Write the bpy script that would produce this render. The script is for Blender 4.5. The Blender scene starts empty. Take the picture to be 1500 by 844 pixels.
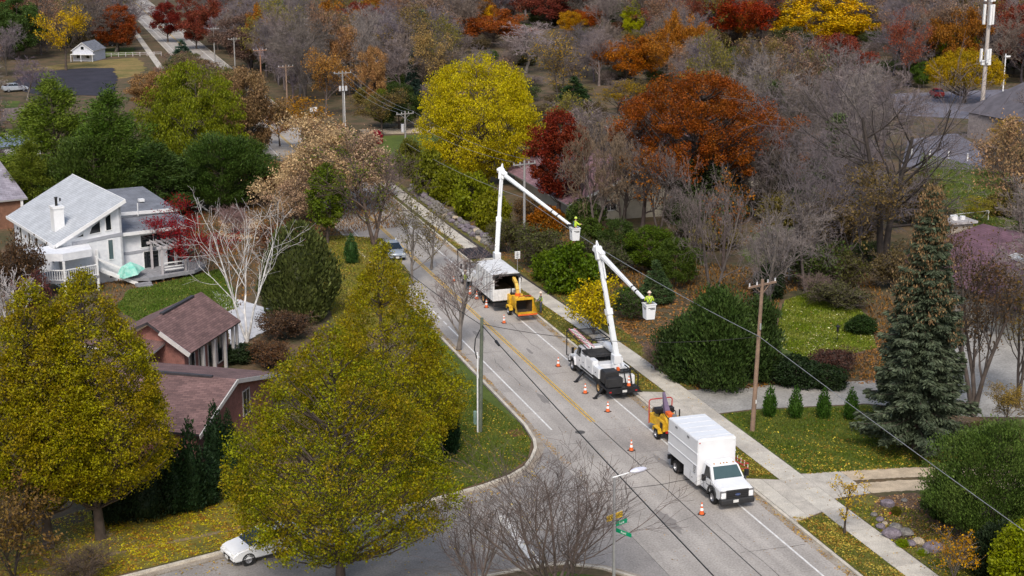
import bpy, bmesh, math, random
import numpy as np
from mathutils import Vector, Matrix
R = math.radians
C = bpy.context.scene.collection
SC = bpy.context.scene
rnd = random.Random(7)

# ---------------------------------------------------------------- camera
# world: +Y runs along the road away from the camera, +X to the right across the road, ground z = 0
CAM_H, PITCH, YAW, FPX = 33.5, R(14.6), R(17.6), 2200.0
cam = bpy.data.cameras.new('camera'); co = bpy.data.objects.new('camera', cam); C.objects.link(co)
co.location = (0, 0, CAM_H); co.rotation_euler = (R(90) - PITCH, 0, -YAW)
cam.sensor_width = 36; cam.lens = FPX / 1500 * 36; cam.clip_end = 9000; cam.clip_start = 0.5
SC.camera = co
# ---------------------------------------------------------------- daylight (overcast)
SUN_EL, SUN_AZ = R(48), R(200)       # azimuth clockwise from +Y
w = bpy.data.worlds.new('World'); SC.world = w; w.use_nodes = True
nt = w.node_tree; bg = nt.nodes['Background']; sky = nt.nodes.new('ShaderNodeTexSky')
sky.sky_type = 'NISHITA'; sky.sun_disc = False; sky.sun_elevation = SUN_EL; sky.sun_rotation = SUN_AZ
sky.dust_density = 3.0; sky.air_density = 1.2; sky.ozone_density = 1.0
nt.links.new(sky.outputs[0], bg.inputs[0]); bg.inputs[1].default_value = 0.12
sl = bpy.data.lights.new('sun', 'SUN'); sl.energy = 2.0; sl.angle = R(16); sl.color = (1, .94, .86)
so = bpy.data.objects.new('sun', sl); C.objects.link(so)
sd = Vector((math.sin(SUN_AZ) * math.cos(SUN_EL), math.cos(SUN_AZ) * math.cos(SUN_EL), math.sin(SUN_EL)))
so.rotation_euler = sd.to_track_quat('Z', 'Y').to_euler(); so.location = (0, 0, 80)
SC.view_settings.view_transform = 'Standard'; SC.view_settings.look = 'None'
SC.view_settings.exposure = 0.35; SC.view_settings.gamma = 1
SC.render.engine = 'CYCLES'
SC.cycles.max_bounces = 5; SC.cycles.diffuse_bounces = 3; SC.cycles.transmission_bounces = 3
SC.cycles.transparent_max_bounces = 4; SC.cycles.use_denoising = True
SC.render.film_transparent = False

# ---------------------------------------------------------------- measuring: a pixel of the 1500x844 photo -> a place at height z
_sa, _ca = math.sin(YAW), math.cos(YAW)
def at(px, py, z=0.12):
    u = (px - 750) / FPX; v = (py - 422) / FPX
    dx, dy, dz = u, math.cos(PITCH) - v * math.sin(PITCH), -math.sin(PITCH) - v * math.cos(PITCH)
    t = (z - CAM_H) / dz; x, y = dx * t, dy * t
    return Vector((x * _ca + y * _sa, -x * _sa + y * _ca, z))
def proj(p):
    x = p[0] * _ca - p[1] * _sa; y = p[0] * _sa + p[1] * _ca; z = p[2] - CAM_H
    f = y * math.cos(PITCH) - z * math.sin(PITCH); up = y * math.sin(PITCH) + z * math.cos(PITCH)
    return 750 + FPX * x / f, 422 - FPX * up / f, f
def height(px, base, top):
    b = at(px, base, 0); y = b.x * _sa + b.y * _ca
    return CAM_H - y * math.tan(PITCH + math.atan((top - 422) / FPX))

# ---------------------------------------------------------------- materials
MATS = {}
def mat(name, col, rough=.7, metal=0, var=.12, scale=3., bump=0., col2=None, spec=.35, coat=0, fine=0., hi=None):
    if name in MATS: return MATS[name]
    m = bpy.data.materials.new(name); m.use_nodes = True; t = m.node_tree; N = t.nodes; b = N['Principled BSDF']
    b.inputs['Roughness'].default_value = rough; b.inputs['Metallic'].default_value = metal
    b.inputs['Specular IOR Level'].default_value = spec; b.inputs['Coat Weight'].default_value = coat
    tc = N.new('ShaderNodeTexCoord'); nz = N.new('ShaderNodeTexNoise'); nz.inputs['Scale'].default_value = scale
    nz.inputs['Detail'].default_value = 6; nz.inputs['Roughness'].default_value = .65
    t.links.new(tc.outputs['Object'], nz.inputs['Vector'])
    c2 = col2 or tuple(c * (1 - var * 2) for c in col)
    c1 = col if col2 else tuple(min(1, c * (1 + var)) for c in col)
    r = N.new('ShaderNodeValToRGB'); r.color_ramp.elements[0].position = .36; r.color_ramp.elements[1].position = .64
    r.color_ramp.elements[0].color = (*c2, 1); r.color_ramp.elements[1].color = (*c1, 1)
    t.links.new(nz.outputs[0], r.inputs[0]); out = r.outputs[0]
    if fine:
        n2 = N.new('ShaderNodeTexNoise'); n2.inputs['Scale'].default_value = fine; n2.inputs['Detail'].default_value = 3
        t.links.new(tc.outputs['Object'], n2.inputs['Vector'])
        mx = N.new('ShaderNodeMix'); mx.data_type = 'RGBA'; mx.blend_type = 'OVERLAY'; mx.inputs[0].default_value = .55
        t.links.new(out, mx.inputs[6]); t.links.new(n2.outputs[0], mx.inputs[7]); out = mx.outputs[2]
    t.links.new(out, b.inputs['Base Color'])
    if bump:
        bp = N.new('ShaderNodeBump'); bp.inputs['Strength'].default_value = bump; bp.inputs['Distance'].default_value = .05
        n3 = N.new('ShaderNodeTexNoise'); n3.inputs['Scale'].default_value = (fine or scale * 6); n3.inputs['Detail'].default_value = 4
        t.links.new(tc.outputs['Object'], n3.inputs['Vector'])
        t.links.new(n3.outputs[0], bp.inputs['Height']); t.links.new(bp.outputs[0], b.inputs['Normal'])
    MATS[name] = m; return m
def glass(name, col=(.02, .03, .035), rough=.06):
    m = mat(name, col, rough, 0, .05, 1, spec=.8); return m
def glow(name, col, s):
    m = mat(name, col, .4)
    b = m.node_tree.nodes['Principled BSDF']; b.inputs['Emission Color'].default_value = (*col, 1); b.inputs['Emission Strength'].default_value = s
    return m

def leafmat(name, second=(.5, 1, 1), patch=1.2, trans=.3, isl=.45, use2=None, sat=1.08):
    """leaf material: colour from the object's own colour, second hue in noise patches, each leaf a little lighter or darker"""
    if name in MATS: return MATS[name]
    m = bpy.data.materials.new(name); m.use_nodes = True; t = m.node_tree; N = t.nodes; L = t.links
    b = N['Principled BSDF']; b.inputs['Roughness'].default_value = .6; b.inputs['Specular IOR Level'].default_value = .25
    oi = N.new('ShaderNodeObjectInfo'); tc = N.new('ShaderNodeTexCoord'); ge = N.new('ShaderNodeNewGeometry')
    nz = N.new('ShaderNodeTexNoise'); nz.inputs['Scale'].default_value = patch; nz.inputs['Detail'].default_value = 3
    L.new(tc.outputs['Object'], nz.inputs['Vector'])
    if use2:
        sec = N.new('ShaderNodeRGB'); sec.outputs[0].default_value = (*use2, 1); so_ = sec.outputs[0]
    else:
        hs = N.new('ShaderNodeHueSaturation'); hs.inputs['Hue'].default_value = second[0]; hs.inputs['Saturation'].default_value = second[1]; hs.inputs['Value'].default_value = second[2]
        L.new(oi.outputs['Color'], hs.inputs['Color']); so_ = hs.outputs[0]
    rp = N.new('ShaderNodeMapRange'); rp.inputs[1].default_value = .42; rp.inputs[2].default_value = .62
    # noise + a share of the per-leaf random number decides which of the two hues
    ad = N.new('ShaderNodeMath'); ad.operation = 'MULTIPLY_ADD'; ad.inputs[1].default_value = .25; L.new(ge.outputs['Random Per Island'], ad.inputs[0])
    sb = N.new('ShaderNodeMath'); sb.operation = 'SUBTRACT'; sb.inputs[1].default_value = .125; L.new(nz.outputs[0], sb.inputs[0]); L.new(sb.outputs[0], ad.inputs[2])
    L.new(ad.outputs[0], rp.inputs[0])
    mx = N.new('ShaderNodeMix'); mx.data_type = 'RGBA'; L.new(rp.outputs[0], mx.inputs[0]); L.new(oi.outputs['Color'], mx.inputs[6]); L.new(so_, mx.inputs[7])
    wn = N.new('ShaderNodeTexWhiteNoise'); wn.noise_dimensions = '1D'; L.new(ge.outputs['Random Per Island'], wn.inputs['W'])
    vr = N.new('ShaderNodeMapRange'); vr.inputs[3].default_value = 1 - isl; vr.inputs[4].default_value = 1 + isl
    L.new(wn.outputs['Value'], vr.inputs[0])
    h2 = N.new('ShaderNodeHueSaturation'); h2.inputs['Saturation'].default_value = sat; L.new(mx.outputs[2], h2.inputs['Color']); L.new(vr.outputs[0], h2.inputs['Value'])
    L.new(h2.outputs[0], b.inputs['Base Color'])
    tr = N.new('ShaderNodeBsdfTranslucent'); L.new(h2.outputs[0], tr.inputs[0])
    ms = N.new('ShaderNodeMixShader'); ms.inputs[0].default_value = trans; L.new(b.outputs[0], ms.inputs[1]); L.new(tr.outputs[0], ms.inputs[2])
    L.new(ms.outputs[0], N['Material Output'].inputs[0])
    MATS[name] = m; return m
LEAF = leafmat('leaves_two_tone', (.485, 1.05, .8))
LEAFY = leafmat('leaves_yellow', (.515, 1.0, .8), patch=.5)
PEAR = leafmat('leaves_pear', use2=(.235, .175, .008), patch=.45, isl=.6, sat=1.1)
OAK = leafmat('leaves_oak', (.512, 1.0, 1.1), patch=.5, isl=.55)
NEED = leafmat('needles', (.485, .95, 1.45), patch=.7, trans=.1, isl=.4)
def barkmat(name, col, col2): return mat(name, col, .9, 0, .2, 2.5, .4, col2)
def twigmat():
    m = bpy.data.materials.new('twig_bark'); m.use_nodes = True; t = m.node_tree; b = t.nodes['Principled BSDF']; b.inputs['Roughness'].default_value = .85
    oi = t.nodes.new('ShaderNodeObjectInfo'); tc = t.nodes.new('ShaderNodeTexCoord'); nz = t.nodes.new('ShaderNodeTexNoise'); nz.inputs['Scale'].default_value = 2.
    t.links.new(tc.outputs['Object'], nz.inputs['Vector'])
    hs = t.nodes.new('ShaderNodeHueSaturation'); mr = t.nodes.new('ShaderNodeMapRange'); mr.inputs[1].default_value = .3; mr.inputs[2].default_value = .7; mr.inputs[3].default_value = .65; mr.inputs[4].default_value = 1.3
    t.links.new(nz.outputs[0], mr.inputs[0]); t.links.new(mr.outputs[0], hs.inputs['Value']); t.links.new(oi.outputs['Color'], hs.inputs['Color'])
    t.links.new(hs.outputs[0], b.inputs['Base Color']); return m
BARK = twigmat()
def shingle_mat(name, c1, c2, sx=1.0, sy=.28, blotch=.6):
    """asphalt shingles: courses and tabs, flat print with a slight relief (object coordinates, built along the roof plane by UV)"""
    if name in MATS: return MATS[name]
    m = bpy.data.materials.new(name); m.use_nodes = True; t = m.node_tree; N = t.nodes; L = t.links; b = N['Principled BSDF']; b.inputs['Roughness'].default_value = .9
    tc = N.new('ShaderNodeTexCoord'); br = N.new('ShaderNodeTexBrick'); br.inputs['Scale'].default_value = 1
    br.inputs['Brick Width'].default_value = sx; br.inputs['Row Height'].default_value = sy; br.inputs['Mortar Size'].default_value = .012
    br.inputs['Color1'].default_value = (*c1, 1); br.inputs['Color2'].default_value = (*c2, 1); br.inputs['Mortar'].default_value = (*[c * .6 for c in c2], 1)
    L.new(tc.outputs['UV'], br.inputs['Vector'])
    nz = N.new('ShaderNodeTexNoise'); nz.inputs['Scale'].default_value = .9; nz.inputs['Detail'].default_value = 6; L.new(tc.outputs['Object'], nz.inputs['Vector'])
    mx = N.new('ShaderNodeMix'); mx.data_type = 'RGBA'; mx.blend_type = 'OVERLAY'; mx.inputs[0].default_value = blotch
    L.new(br.outputs[0], mx.inputs[6]); L.new(nz.outputs[0], mx.inputs[7]); L.new(mx.outputs[2], b.inputs['Base Color'])
    bp = N.new('ShaderNodeBump'); bp.inputs['Strength'].default_value = .5; bp.inputs['Distance'].default_value = .02; L.new(br.outputs['Fac'], bp.inputs['Height']); bp.invert = True
    L.new(bp.outputs[0], b.inputs['Normal']); MATS[name] = m; return m

# ---------------------------------------------------------------- objects
def empty(name, loc=(0, 0, 0), rz=0, label=None, cat=None, group=None):
    o = bpy.data.objects.new(name, None); C.objects.link(o); o.location = loc; o.rotation_euler = (0, 0, rz); o.empty_display_size = .3
    return tag(o, label, cat, group)
def tag(o, label=None, cat=None, group=None, kind=None):
    if label: o['label'] = label
    if cat: o['category'] = cat
    if group: o['group'] = group
    if kind: o['kind'] = kind
    return o
def link(name, me, parent=None, color=None):
    o = bpy.data.objects.new(name, me); C.objects.link(o)
    if parent: o.parent = parent
    if color: o.color = (*color, 1)
    return o
class MB:
    def __init__(s): s.v = []; s.f = []; s.m = []
    def add(s, vs, fs, m=0):
        k = len(s.v); s.v += [tuple(a) for a in vs]; s.f += [tuple(i + k for i in q) for q in fs]; s.m += [m] * len(fs); return s
    def box(s, x0, x1, y0, y1, z0, z1, m=0, T=None):
        vs = [Vector(a) for a in ((x0, y0, z0), (x1, y0, z0), (x1, y1, z0), (x0, y1, z0), (x0, y0, z1), (x1, y0, z1), (x1, y1, z1), (x0, y1, z1))]
        if T: vs = [T @ a for a in vs]
        return s.add(vs, [(3, 2, 1, 0), (4, 5, 6, 7), (0, 1, 5, 4), (1, 2, 6, 5), (2, 3, 7, 6), (3, 0, 4, 7)], m)
    def hexa(s, pts, m=0): return s.add(pts, [(3, 2, 1, 0), (4, 5, 6, 7), (0, 1, 5, 4), (1, 2, 6, 5), (2, 3, 7, 6), (3, 0, 4, 7)], m)
    def cyl(s, p0, p1, r0, r1=None, n=8, m=0):
        r1 = r0 if r1 is None else r1; p0, p1 = Vector(p0), Vector(p1); d = (p1 - p0).normalized()
        a = d.orthogonal().normalized(); b = d.cross(a); vs = []
        for p, r in ((p0, r0), (p1, r1)):
            for i in range(n):
                q = 2 * math.pi * i / n; vs.append(p + a * math.cos(q) * r + b * math.sin(q) * r)
        return s.add(vs, [(i, (i + 1) % n, n + (i + 1) % n, n + i) for i in range(n)] + [tuple(range(n))[::-1], tuple(range(n, 2 * n))], m)
    def beam(s, p0, p1, wx, wz, m=0, up=(0, 0, 1), w1=None, h1=None):
        """box section beam from p0 to p1"""
        p0, p1 = Vector(p0), Vector(p1); d = (p1 - p0).normalized(); a = d.cross(Vector(up))
        if a.length < 1e-4: a = d.orthogonal()
        a.normalize(); b = a.cross(d); vs = []
        for p, x, z in ((p0, wx, wz), (p1, w1 or wx, h1 or wz)):
            for sx, sz in ((-1, -1), (1, -1), (1, 1), (-1, 1)): vs.append(p + a * sx * x / 2 + b * sz * z / 2)
        return s.add(vs, [(3, 2, 1, 0), (4, 5, 6, 7), (0, 1, 5, 4), (1, 2, 6, 5), (2, 3, 7, 6), (3, 0, 4, 7)], m)
    def tube(s, pts, r, n=6, m=0):
        for a, b in zip(pts, pts[1:]): s.cyl(a, b, r, r, n, m)
        return s
    def prism(s, poly, axis, a0, a1, m=0):
        """polygon (in the two other axes) pulled along an axis"""
        f = {'x': lambda p, a: (a, p[0], p[1]), 'y': lambda p, a: (p[0], a, p[1]), 'z': lambda p, a: (p[0], p[1], a)}[axis]
        n = len(poly); vs = [f(p, a0) for p in poly] + [f(p, a1) for p in poly]
        return s.add(vs, [tuple(range(n)), tuple(range(n, 2 * n))[::-1]] + [(i, n + i, n + (i + 1) % n, (i + 1) % n) for i in range(n)], m)
    def lathe(s, prof, c, axis='y', n=20, m=0):
        """prof: (radius, along)"""
        vs = []; k = len(prof)
        for i in range(n):
            q = 2 * math.pi * i / n; cs, sn = math.cos(q), math.sin(q)
            for r, a in prof:
                vs.append(Vector(c) + Vector({'y': (r * cs, a, r * sn), 'x': (a, r * cs, r * sn), 'z': (r * cs, r * sn, a)}[axis]))
        return s.add(vs, [(i * k + j, i * k + j + 1, ((i + 1) % n) * k + j + 1, ((i + 1) % n) * k + j) for i in range(n) for j in range(k - 1)], m)
    def ell(s, c, r, nu=10, nv=7, m=0, T=None):
        vs = []
        for j in range(nv + 1):
            ph = math.pi * j / nv
            for i in range(nu):
                q = 2 * math.pi * i / nu; v = Vector((r[0] * math.sin(ph) * math.cos(q), r[1] * math.sin(ph) * math.sin(q), r[2] * math.cos(ph)))
                vs.append(Vector(c) + (T @ v if T else v))
        return s.add(vs, [(j * nu + i, j * nu + (i + 1) % nu, (j + 1) * nu + (i + 1) % nu, (j + 1) * nu + i) for j in range(nv) for i in range(nu)], m)
    def mesh(s, name, mats, bevel=0, seg=1, smooth=False):
        me = bpy.data.meshes.new(name); me.from_pydata(s.v, [], s.f)
        for m in mats: me.materials.append(m)
        me.polygons.foreach_set('material_index', s.m)
        bm = bmesh.new(); bm.from_mesh(me)
        if bevel or smooth: bmesh.ops.remove_doubles(bm, verts=bm.verts, dist=1e-5)
        bmesh.ops.recalc_face_normals(bm, faces=bm.faces)
        if bevel:
            es = [e for e in bm.edges if e.is_manifold and len(e.link_faces) == 2 and e.calc_face_angle(0) > R(25)]
            bmesh.ops.bevel(bm, geom=es, offset=bevel, segments=seg, affect='EDGES', clamp_overlap=True)
        if smooth:
            for f in bm.faces: f.smooth = True
            for e in bm.edges:
                if e.is_manifold and e.calc_face_angle(0) > R(38): e.smooth = False
        bm.to_mesh(me); bm.free(); me.update(); return me
    def obj(s, name, mats, parent=None, bevel=0, seg=1, smooth=False, loc=None):
        if not isinstance(mats, (list, tuple)): mats = [mats]
        o = link(name, s.mesh(name, mats, bevel, seg, smooth), parent)
        if loc: o.location = loc
        return o
def copy_tree(o, parent=None):
    c = o.copy(); C.objects.link(c)
    if parent: c.parent = parent
    for ch in list(o.children): copy_tree(ch, c)
    return c
def text_mesh(s, size, m, name='lettering', depth=.004):
    cu = bpy.data.curves.new(name, 'FONT'); cu.body = s; cu.size = size; cu.extrude = depth; cu.align_x = 'CENTER'; cu.align_y = 'CENTER'
    o = bpy.data.objects.new('t', cu); C.objects.link(o); dg = bpy.context.evaluated_depsgraph_get()
    me = bpy.data.meshes.new_from_object(o.evaluated_get(dg)); bpy.data.objects.remove(o)
    me.materials.clear(); me.materials.append(m); return me

# ---------------------------------------------------------------- mass geometry from numpy
def np_mesh(name, V, F, mats, midx=None, smooth=False):
    me = bpy.data.meshes.new(name); V = np.asarray(V, dtype=np.float32); F = np.asarray(F, dtype=np.int32); k = F.shape[1]
    me.vertices.add(len(V)); me.vertices.foreach_set('co', V.ravel()); me.loops.add(F.size); me.loops.foreach_set('vertex_index', F.ravel())
    me.polygons.add(len(F)); me.polygons.foreach_set('loop_start', np.arange(0, F.size, k, dtype=np.int32))
    if smooth: me.polygons.foreach_set('use_smooth', np.ones(len(F), dtype=bool))
    for m in mats: me.materials.append(m)
    me.update(calc_edges=True); return me
def unit(v): return v / (np.linalg.norm(v, axis=-1, keepdims=True) + 1e-9)
def leaves(rs, P, L, W, axis=None, spread=1.0, out=None):
    """one diamond leaf per point; axis (n,3) = preferred long direction"""
    n = len(P); a = unit(rs.normal(size=(n, 3)))
    if axis is not None: a = unit(axis + a * spread)
    b = unit(np.cross(a, unit(rs.normal(size=(n, 3)))))
    if out is not None:     # turn the face towards 'out'
        b = unit(np.cross(a, out + rs.normal(size=(n, 3)) * .6))
    s = rs.uniform(.65, 1.35, size=(n, 1)); l = a * s * L / 2; w_ = b * s * W / 2
    nr = np.cross(a, b) * (s * W * .18)
    V = np.stack([P - l, P + w_ + nr, P + l, P - w_ + nr], axis=1).reshape(-1, 3)
    return V, np.arange(4 * n).reshape(n, 4)
def tubes(P, Rr, sides=3):
    """P (n,k,3) polylines, Rr (n,k) radii"""
    n, k, _ = P.shape
    T = np.empty_like(P); T[:, 1:-1] = P[:, 2:] - P[:, :-2]; T[:, 0] = P[:, 1] - P[:, 0]; T[:, -1] = P[:, -1] - P[:, -2]; T = unit(T)
    ref = np.where(np.abs(T[..., 2:3]) > .9, np.array([1., 0, 0]), np.array([0, 0, 1.]))
    A = unit(np.cross(T, ref)); B = np.cross(T, A)
    q = np.arange(sides) * 2 * np.pi / sides
    V = P[:, :, None, :] + (A[:, :, None, :] * np.cos(q)[None, None, :, None] + B[:, :, None, :] * np.sin(q)[None, None, :, None]) * Rr[:, :, None, None]
    i = np.arange(n)[:, None, None] * k * sides; j = np.arange(k - 1)[None, :, None] * sides; s_ = np.arange(sides)[None, None, :]; s2 = (s_ + 1) % sides
    F = np.stack([i + j + s_, i + j + s2, i + j + sides + s2, i + j + sides + s_], axis=-1).reshape(-1, 4)
    return V.reshape(-1, 3), F
def join(parts):
    V = []; F = []; k = 0
    for v, f in parts:
        V.append(v); F.append(f + k); k += len(v)
    return np.concatenate(V), np.concatenate(F)
def branch_level(rs, P, Rr, nch, ang, lr, k, t0=.3, up=.15, wander=.18, rr=.55, rmin=.006, taper=.35, jitter=.35):
    """children polylines from parents P (n,kp,3)"""
    n, kp, _ = P.shape; m = n * nch; idx = np.repeat(np.arange(n), nch)
    t = np.clip(t0 + (1 - t0) * (np.tile((np.arange(nch) + .5) / nch, n) + rs.uniform(-.5, .5, m) / nch), 0, .995)
    f = t * (kp - 1); i0 = f.astype(int); fr = (f - i0)[:, None]
    s = P[idx, i0] * (1 - fr) + P[idx, i0 + 1] * fr; tan = unit(P[idx, i0 + 1] - P[idx, i0])
    rad = Rr[idx, i0] * (1 - fr[:, 0]) + Rr[idx, i0 + 1] * fr[:, 0]
    plen = np.linalg.norm(np.diff(P, axis=1), axis=2).sum(1)[idx]
    side = unit(np.cross(tan, rs.normal(size=(m, 3)))); an = np.radians(rs.normal(ang, ang * .22, m))[:, None]
    d = unit(tan * np.cos(an) + side * np.sin(an)); ln = plen * lr * rs.uniform(1 - jitter, 1 + jitter, m) * (1.1 - .45 * t)
    r0 = np.maximum(rad * rr * rs.uniform(.8, 1.1, m), rmin); Q = np.empty((m, k, 3)); Q[:, 0] = s
    for j in range(1, k):
        d = unit(d + rs.normal(size=(m, 3)) * wander + np.array([0, 0, up])); Q[:, j] = Q[:, j - 1] + d * (ln / (k - 1))[:, None]
    RR = r0[:, None] * (1 - (1 - taper) * np.linspace(0, 1, k)[None, :]); return Q, np.maximum(RR, rmin * .8)
def skeleton(rs, H, spec, stems=1, lean=.06, trunk_frac=.62, r0=None, rmin=.008, up0=.0, k0=7, spreadstem=.35):
    """spec: list of (n children, angle, length ratio, points, t0, up, wander); returns the polylines level by level"""
    r0 = r0 or H * .017; P = np.empty((stems, k0, 3)); 
    for s in range(stems):
        d = np.array([rs.normal() * lean, rs.normal() * lean, 1.]); 
        if stems > 1: q = 2 * math.pi * s / stems + rs.uniform(0, 1); d = np.array([math.cos(q) * spreadstem, math.sin(q) * spreadstem, 1.])
        p = np.zeros(3); ln = H * trunk_frac * rs.uniform(.85, 1.1) / (k0 - 1)
        for j in range(k0):
            P[s, j] = p; d = d / np.linalg.norm(d) + rs.normal(size=3) * .07 + np.array([0, 0, .06]); p = p + d / np.linalg.norm(d) * ln
    Rr = (r0 if stems == 1 else r0 * .6) * (1 - .62 * np.linspace(0, 1, k0))[None, :] * np.ones((stems, 1)); Rr[:, 0] *= 1.35
    lv = [(P, Rr)]
    for (n, ang, lr, k, t0, up, wn) in spec:
        P, Rr = branch_level(rs, P, Rr, n, ang, lr, k, t0, up, wn, rmin=rmin); lv.append((P, Rr))
    return lv
def fit(lv, H, W):
    allp = lv[-1][0].reshape(-1, 3); c = np.array([*np.median(allp[:, :2], axis=0), 0]) * .5; rad = np.percentile(np.linalg.norm(allp[:, :2] - c[:2], axis=1), 96); zt = allp[:, 2].max()
    out = []
    for P, Rr in lv:
        Q = P.copy(); fz = np.clip(Q[..., 2:3] / zt, 0, 1); Q[..., :2] = (Q[..., :2] - c[:2] * fz) * (W / 2 / rad); Q[..., 2] *= H / zt; out.append((Q, Rr))
    return out
def bare_meshes(seed, H, W, spec, stems=1, rmin=.01, split=2, r0=None, **kw):
    rs = np.random.RandomState(seed); lv = fit(skeleton(rs, H, spec, stems, rmin=rmin, r0=r0, **kw), H, W)
    tv = join([tubes(P, Rr, 7 if i == 0 else 5) for i, (P, Rr) in enumerate(lv[:split])]); cv = join([tubes(P, Rr, 3) for P, Rr in lv[split:]])
    return np_mesh('trunk', *tv, [BARK], smooth=True), np_mesh('crown', *cv, [BARK]), lv
def leafy_on(seed, H, W, spec, leafm, per, size, clump, stems=1, keep=1., split=2, rmin=.012, r0=None, droop=0., **kw):
    """branch skeleton with leaf sprays round its last twigs"""
    rs = np.random.RandomState(seed); lv = fit(skeleton(rs, H, spec, stems, rmin=rmin, r0=r0, **kw), H, W)
    E = lv[-1][0]; n = len(E); pick = rs.rand(n) < keep; E = E[pick]; n = len(E)
    t = rs.uniform(.2, 1.05, (n, per)); k = E.shape[1]; f = np.clip(t * (k - 1), 0, k - 1.001); i0 = f.astype(int); fr = (f - i0)[..., None]
    P = np.take_along_axis(E, i0[..., None].repeat(3, 2), 1) * (1 - fr) + np.take_along_axis(E, (i0 + 1)[..., None].repeat(3, 2), 1) * fr
    P = P + rs.normal(size=P.shape) * clump * np.array([1, 1, .75]); P[..., 2] -= droop * rs.rand(n, per) ** 2 * 1.0
    ax = np.array([0, 0, -1.]) * np.ones((n * per, 3)) if droop else None
    V, F = leaves(rs, P.reshape(-1, 3), size, size * .62, axis=ax, spread=.7 if droop else 1)
    tv = join([tubes(P_, R_, 7 if i == 0 else 4) for i, (P_, R_) in enumerate(lv[:-1])] + [tubes(*lv[-1], 3)])
    return np_mesh('trunk', *tv, [BARK], smooth=True), np_mesh('crown', V, F, [leafm]), lv
PROF = {
 'tear': [(0, .1), (.08, .62), (.22, .95), (.36, 1), (.55, .86), (.75, .56), (.9, .28), (1, .05)],
 'oval': [(0, .15), (.12, .65), (.3, .95), (.5, 1), (.7, .9), (.88, .58), (1, .1)],
 'dome': [(0, .7), (.1, .9), (.3, 1), (.55, .93), (.8, .66), (.93, .38), (1, .08)],
 'cone': [(0, .85), (.06, 1), (.3, .78), (.6, .45), (.85, .18), (1, .02)],
 'spire': [(0, .35), (.1, .88), (.25, 1), (.5, .74), (.75, .40), (.9, .17), (1, .02)],
 'skirt': [(0, .40), (.1, .80), (.25, 1), (.45, .90), (.65, .69), (.85, .38), (1, .05)],
 'flame': [(0, .55), (.1, .85), (.3, 1), (.55, .85), (.8, .45), (1, .02)],
}
def prof(kind, h):
    a = np.array(PROF[kind]); return np.interp(h, a[:, 0], a[:, 1])
def envelope(rs, kind, H, W, base, n, shell=.5, lobes=.16):
    """points inside an uneven envelope; returns points and outward directions"""
    ph = rs.uniform(0, 6.28, 6)
    h = rs.rand(n * 4); keep = rs.rand(n * 4) < prof(kind, h) ** 1.5 + .05; h = h[keep][:n]; n = len(h)
    q = rs.uniform(0, 2 * np.pi, n)
    lob = 1 + lobes * (np.sin(3 * q + ph[0] + 4 * h) * .5 + np.sin(5 * q + ph[1] - 7 * h) * .35 + np.sin(2 * q + ph[2] + 11 * h) * .4)
    rr = prof(kind, h) * W / 2 * lob * (shell + (1 - shell) * rs.rand(n) ** .6)
    P = np.stack([rr * np.cos(q), rr * np.sin(q), base + h * (H - base)], 1)
    O = unit(np.stack([np.cos(q), np.sin(q), (h - .35) * 1.3], 1)); return P, O
def leafy_env(seed, kind, H, W, base, ncl, per, size, leafm, cl=.5, shell=.45, limbs=40, lobes=.16, up=0., aspect=.62, core=0., orient=None, trunk=True, r0=None, gaps=0.):
    rs = np.random.RandomState(seed); Cn, O = envelope(rs, kind, H - cl * .6, W - cl, base + cl * .4, ncl, shell, lobes)
    if gaps:
        g = np.sin(Cn[:, 0] * 1.7 + 1) + np.sin(Cn[:, 1] * 1.9) + np.sin(Cn[:, 2] * 1.6 + 2); keep = rs.rand(len(Cn)) > gaps * (g < -.6); Cn, O = Cn[keep], O[keep]
    n = len(Cn); cr = cl * rs.uniform(.6, 1.3, (n, 1, 1)); D = rs.normal(size=(n, per, 3)); D = unit(D) * (rs.rand(n, per, 1) ** .45)
    P = Cn[:, None] + D * cr * np.array([1, 1, .8]); OO = np.repeat(O[:, None], per, 1).reshape(-1, 3)
    ax = None; sp = 1.
    if orient == 'up': ax = OO * .6 + np.array([0, 0, 1.]); sp = .6
    if orient == 'out': ax = OO; sp = .8
    if orient == 'down': ax = np.array([0, 0, -1.]) + OO * .3; sp = .5
    V, F = leaves(rs, P.reshape(-1, 3), size, size * aspect, ax, sp)
    parts = [(V, F)]
    cm = np_mesh('crown', *join(parts), [leafm])
    tm = None
    if trunk:
        r0 = r0 or H * .016; k0 = 8; tp = np.zeros((1, k0, 3)); tp[0, :, 2] = np.linspace(0, H * .86, k0); tp[0, 1:, :2] += np.cumsum(rs.normal(size=(k0 - 1, 2)) * .02 * W / k0 * 3, axis=0)
        tr = r0 * np.array([[1.35, 1, .85, .7, .55, .42, .28, .12]]); parts = [tubes(tp, tr, 8)]
        ids = rs.permutation(n)[:limbs]; E = Cn[ids]; k = 5; m = len(E); hz = np.linalg.norm(E[:, :2], axis=1); sz = np.clip(E[:, 2] - hz * rs.uniform(.5, 1.1, m), H * .12, H * .8)
        st = np.stack([np.interp(sz, tp[0, :, 2], tp[0, :, 0]), np.interp(sz, tp[0, :, 2], tp[0, :, 1]), sz], 1); Q = np.empty((m, k, 3))
        for j in range(k):
            t = j / (k - 1); Q[:, j] = st * (1 - t) + E * t; Q[:, j, 2] -= np.sin(t * np.pi) * hz * .08; Q[:, j] += rs.normal(size=(m, 3)) * .06 * (0 < j < k - 1)
        rb = r0 * rs.uniform(.18, .38, m)[:, None] * np.linspace(1, .3, k)[None]; parts.append(tubes(Q, rb, 4)); tm = np_mesh('trunk', *join(parts), [BARK], smooth=True)
    return tm, cm
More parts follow.
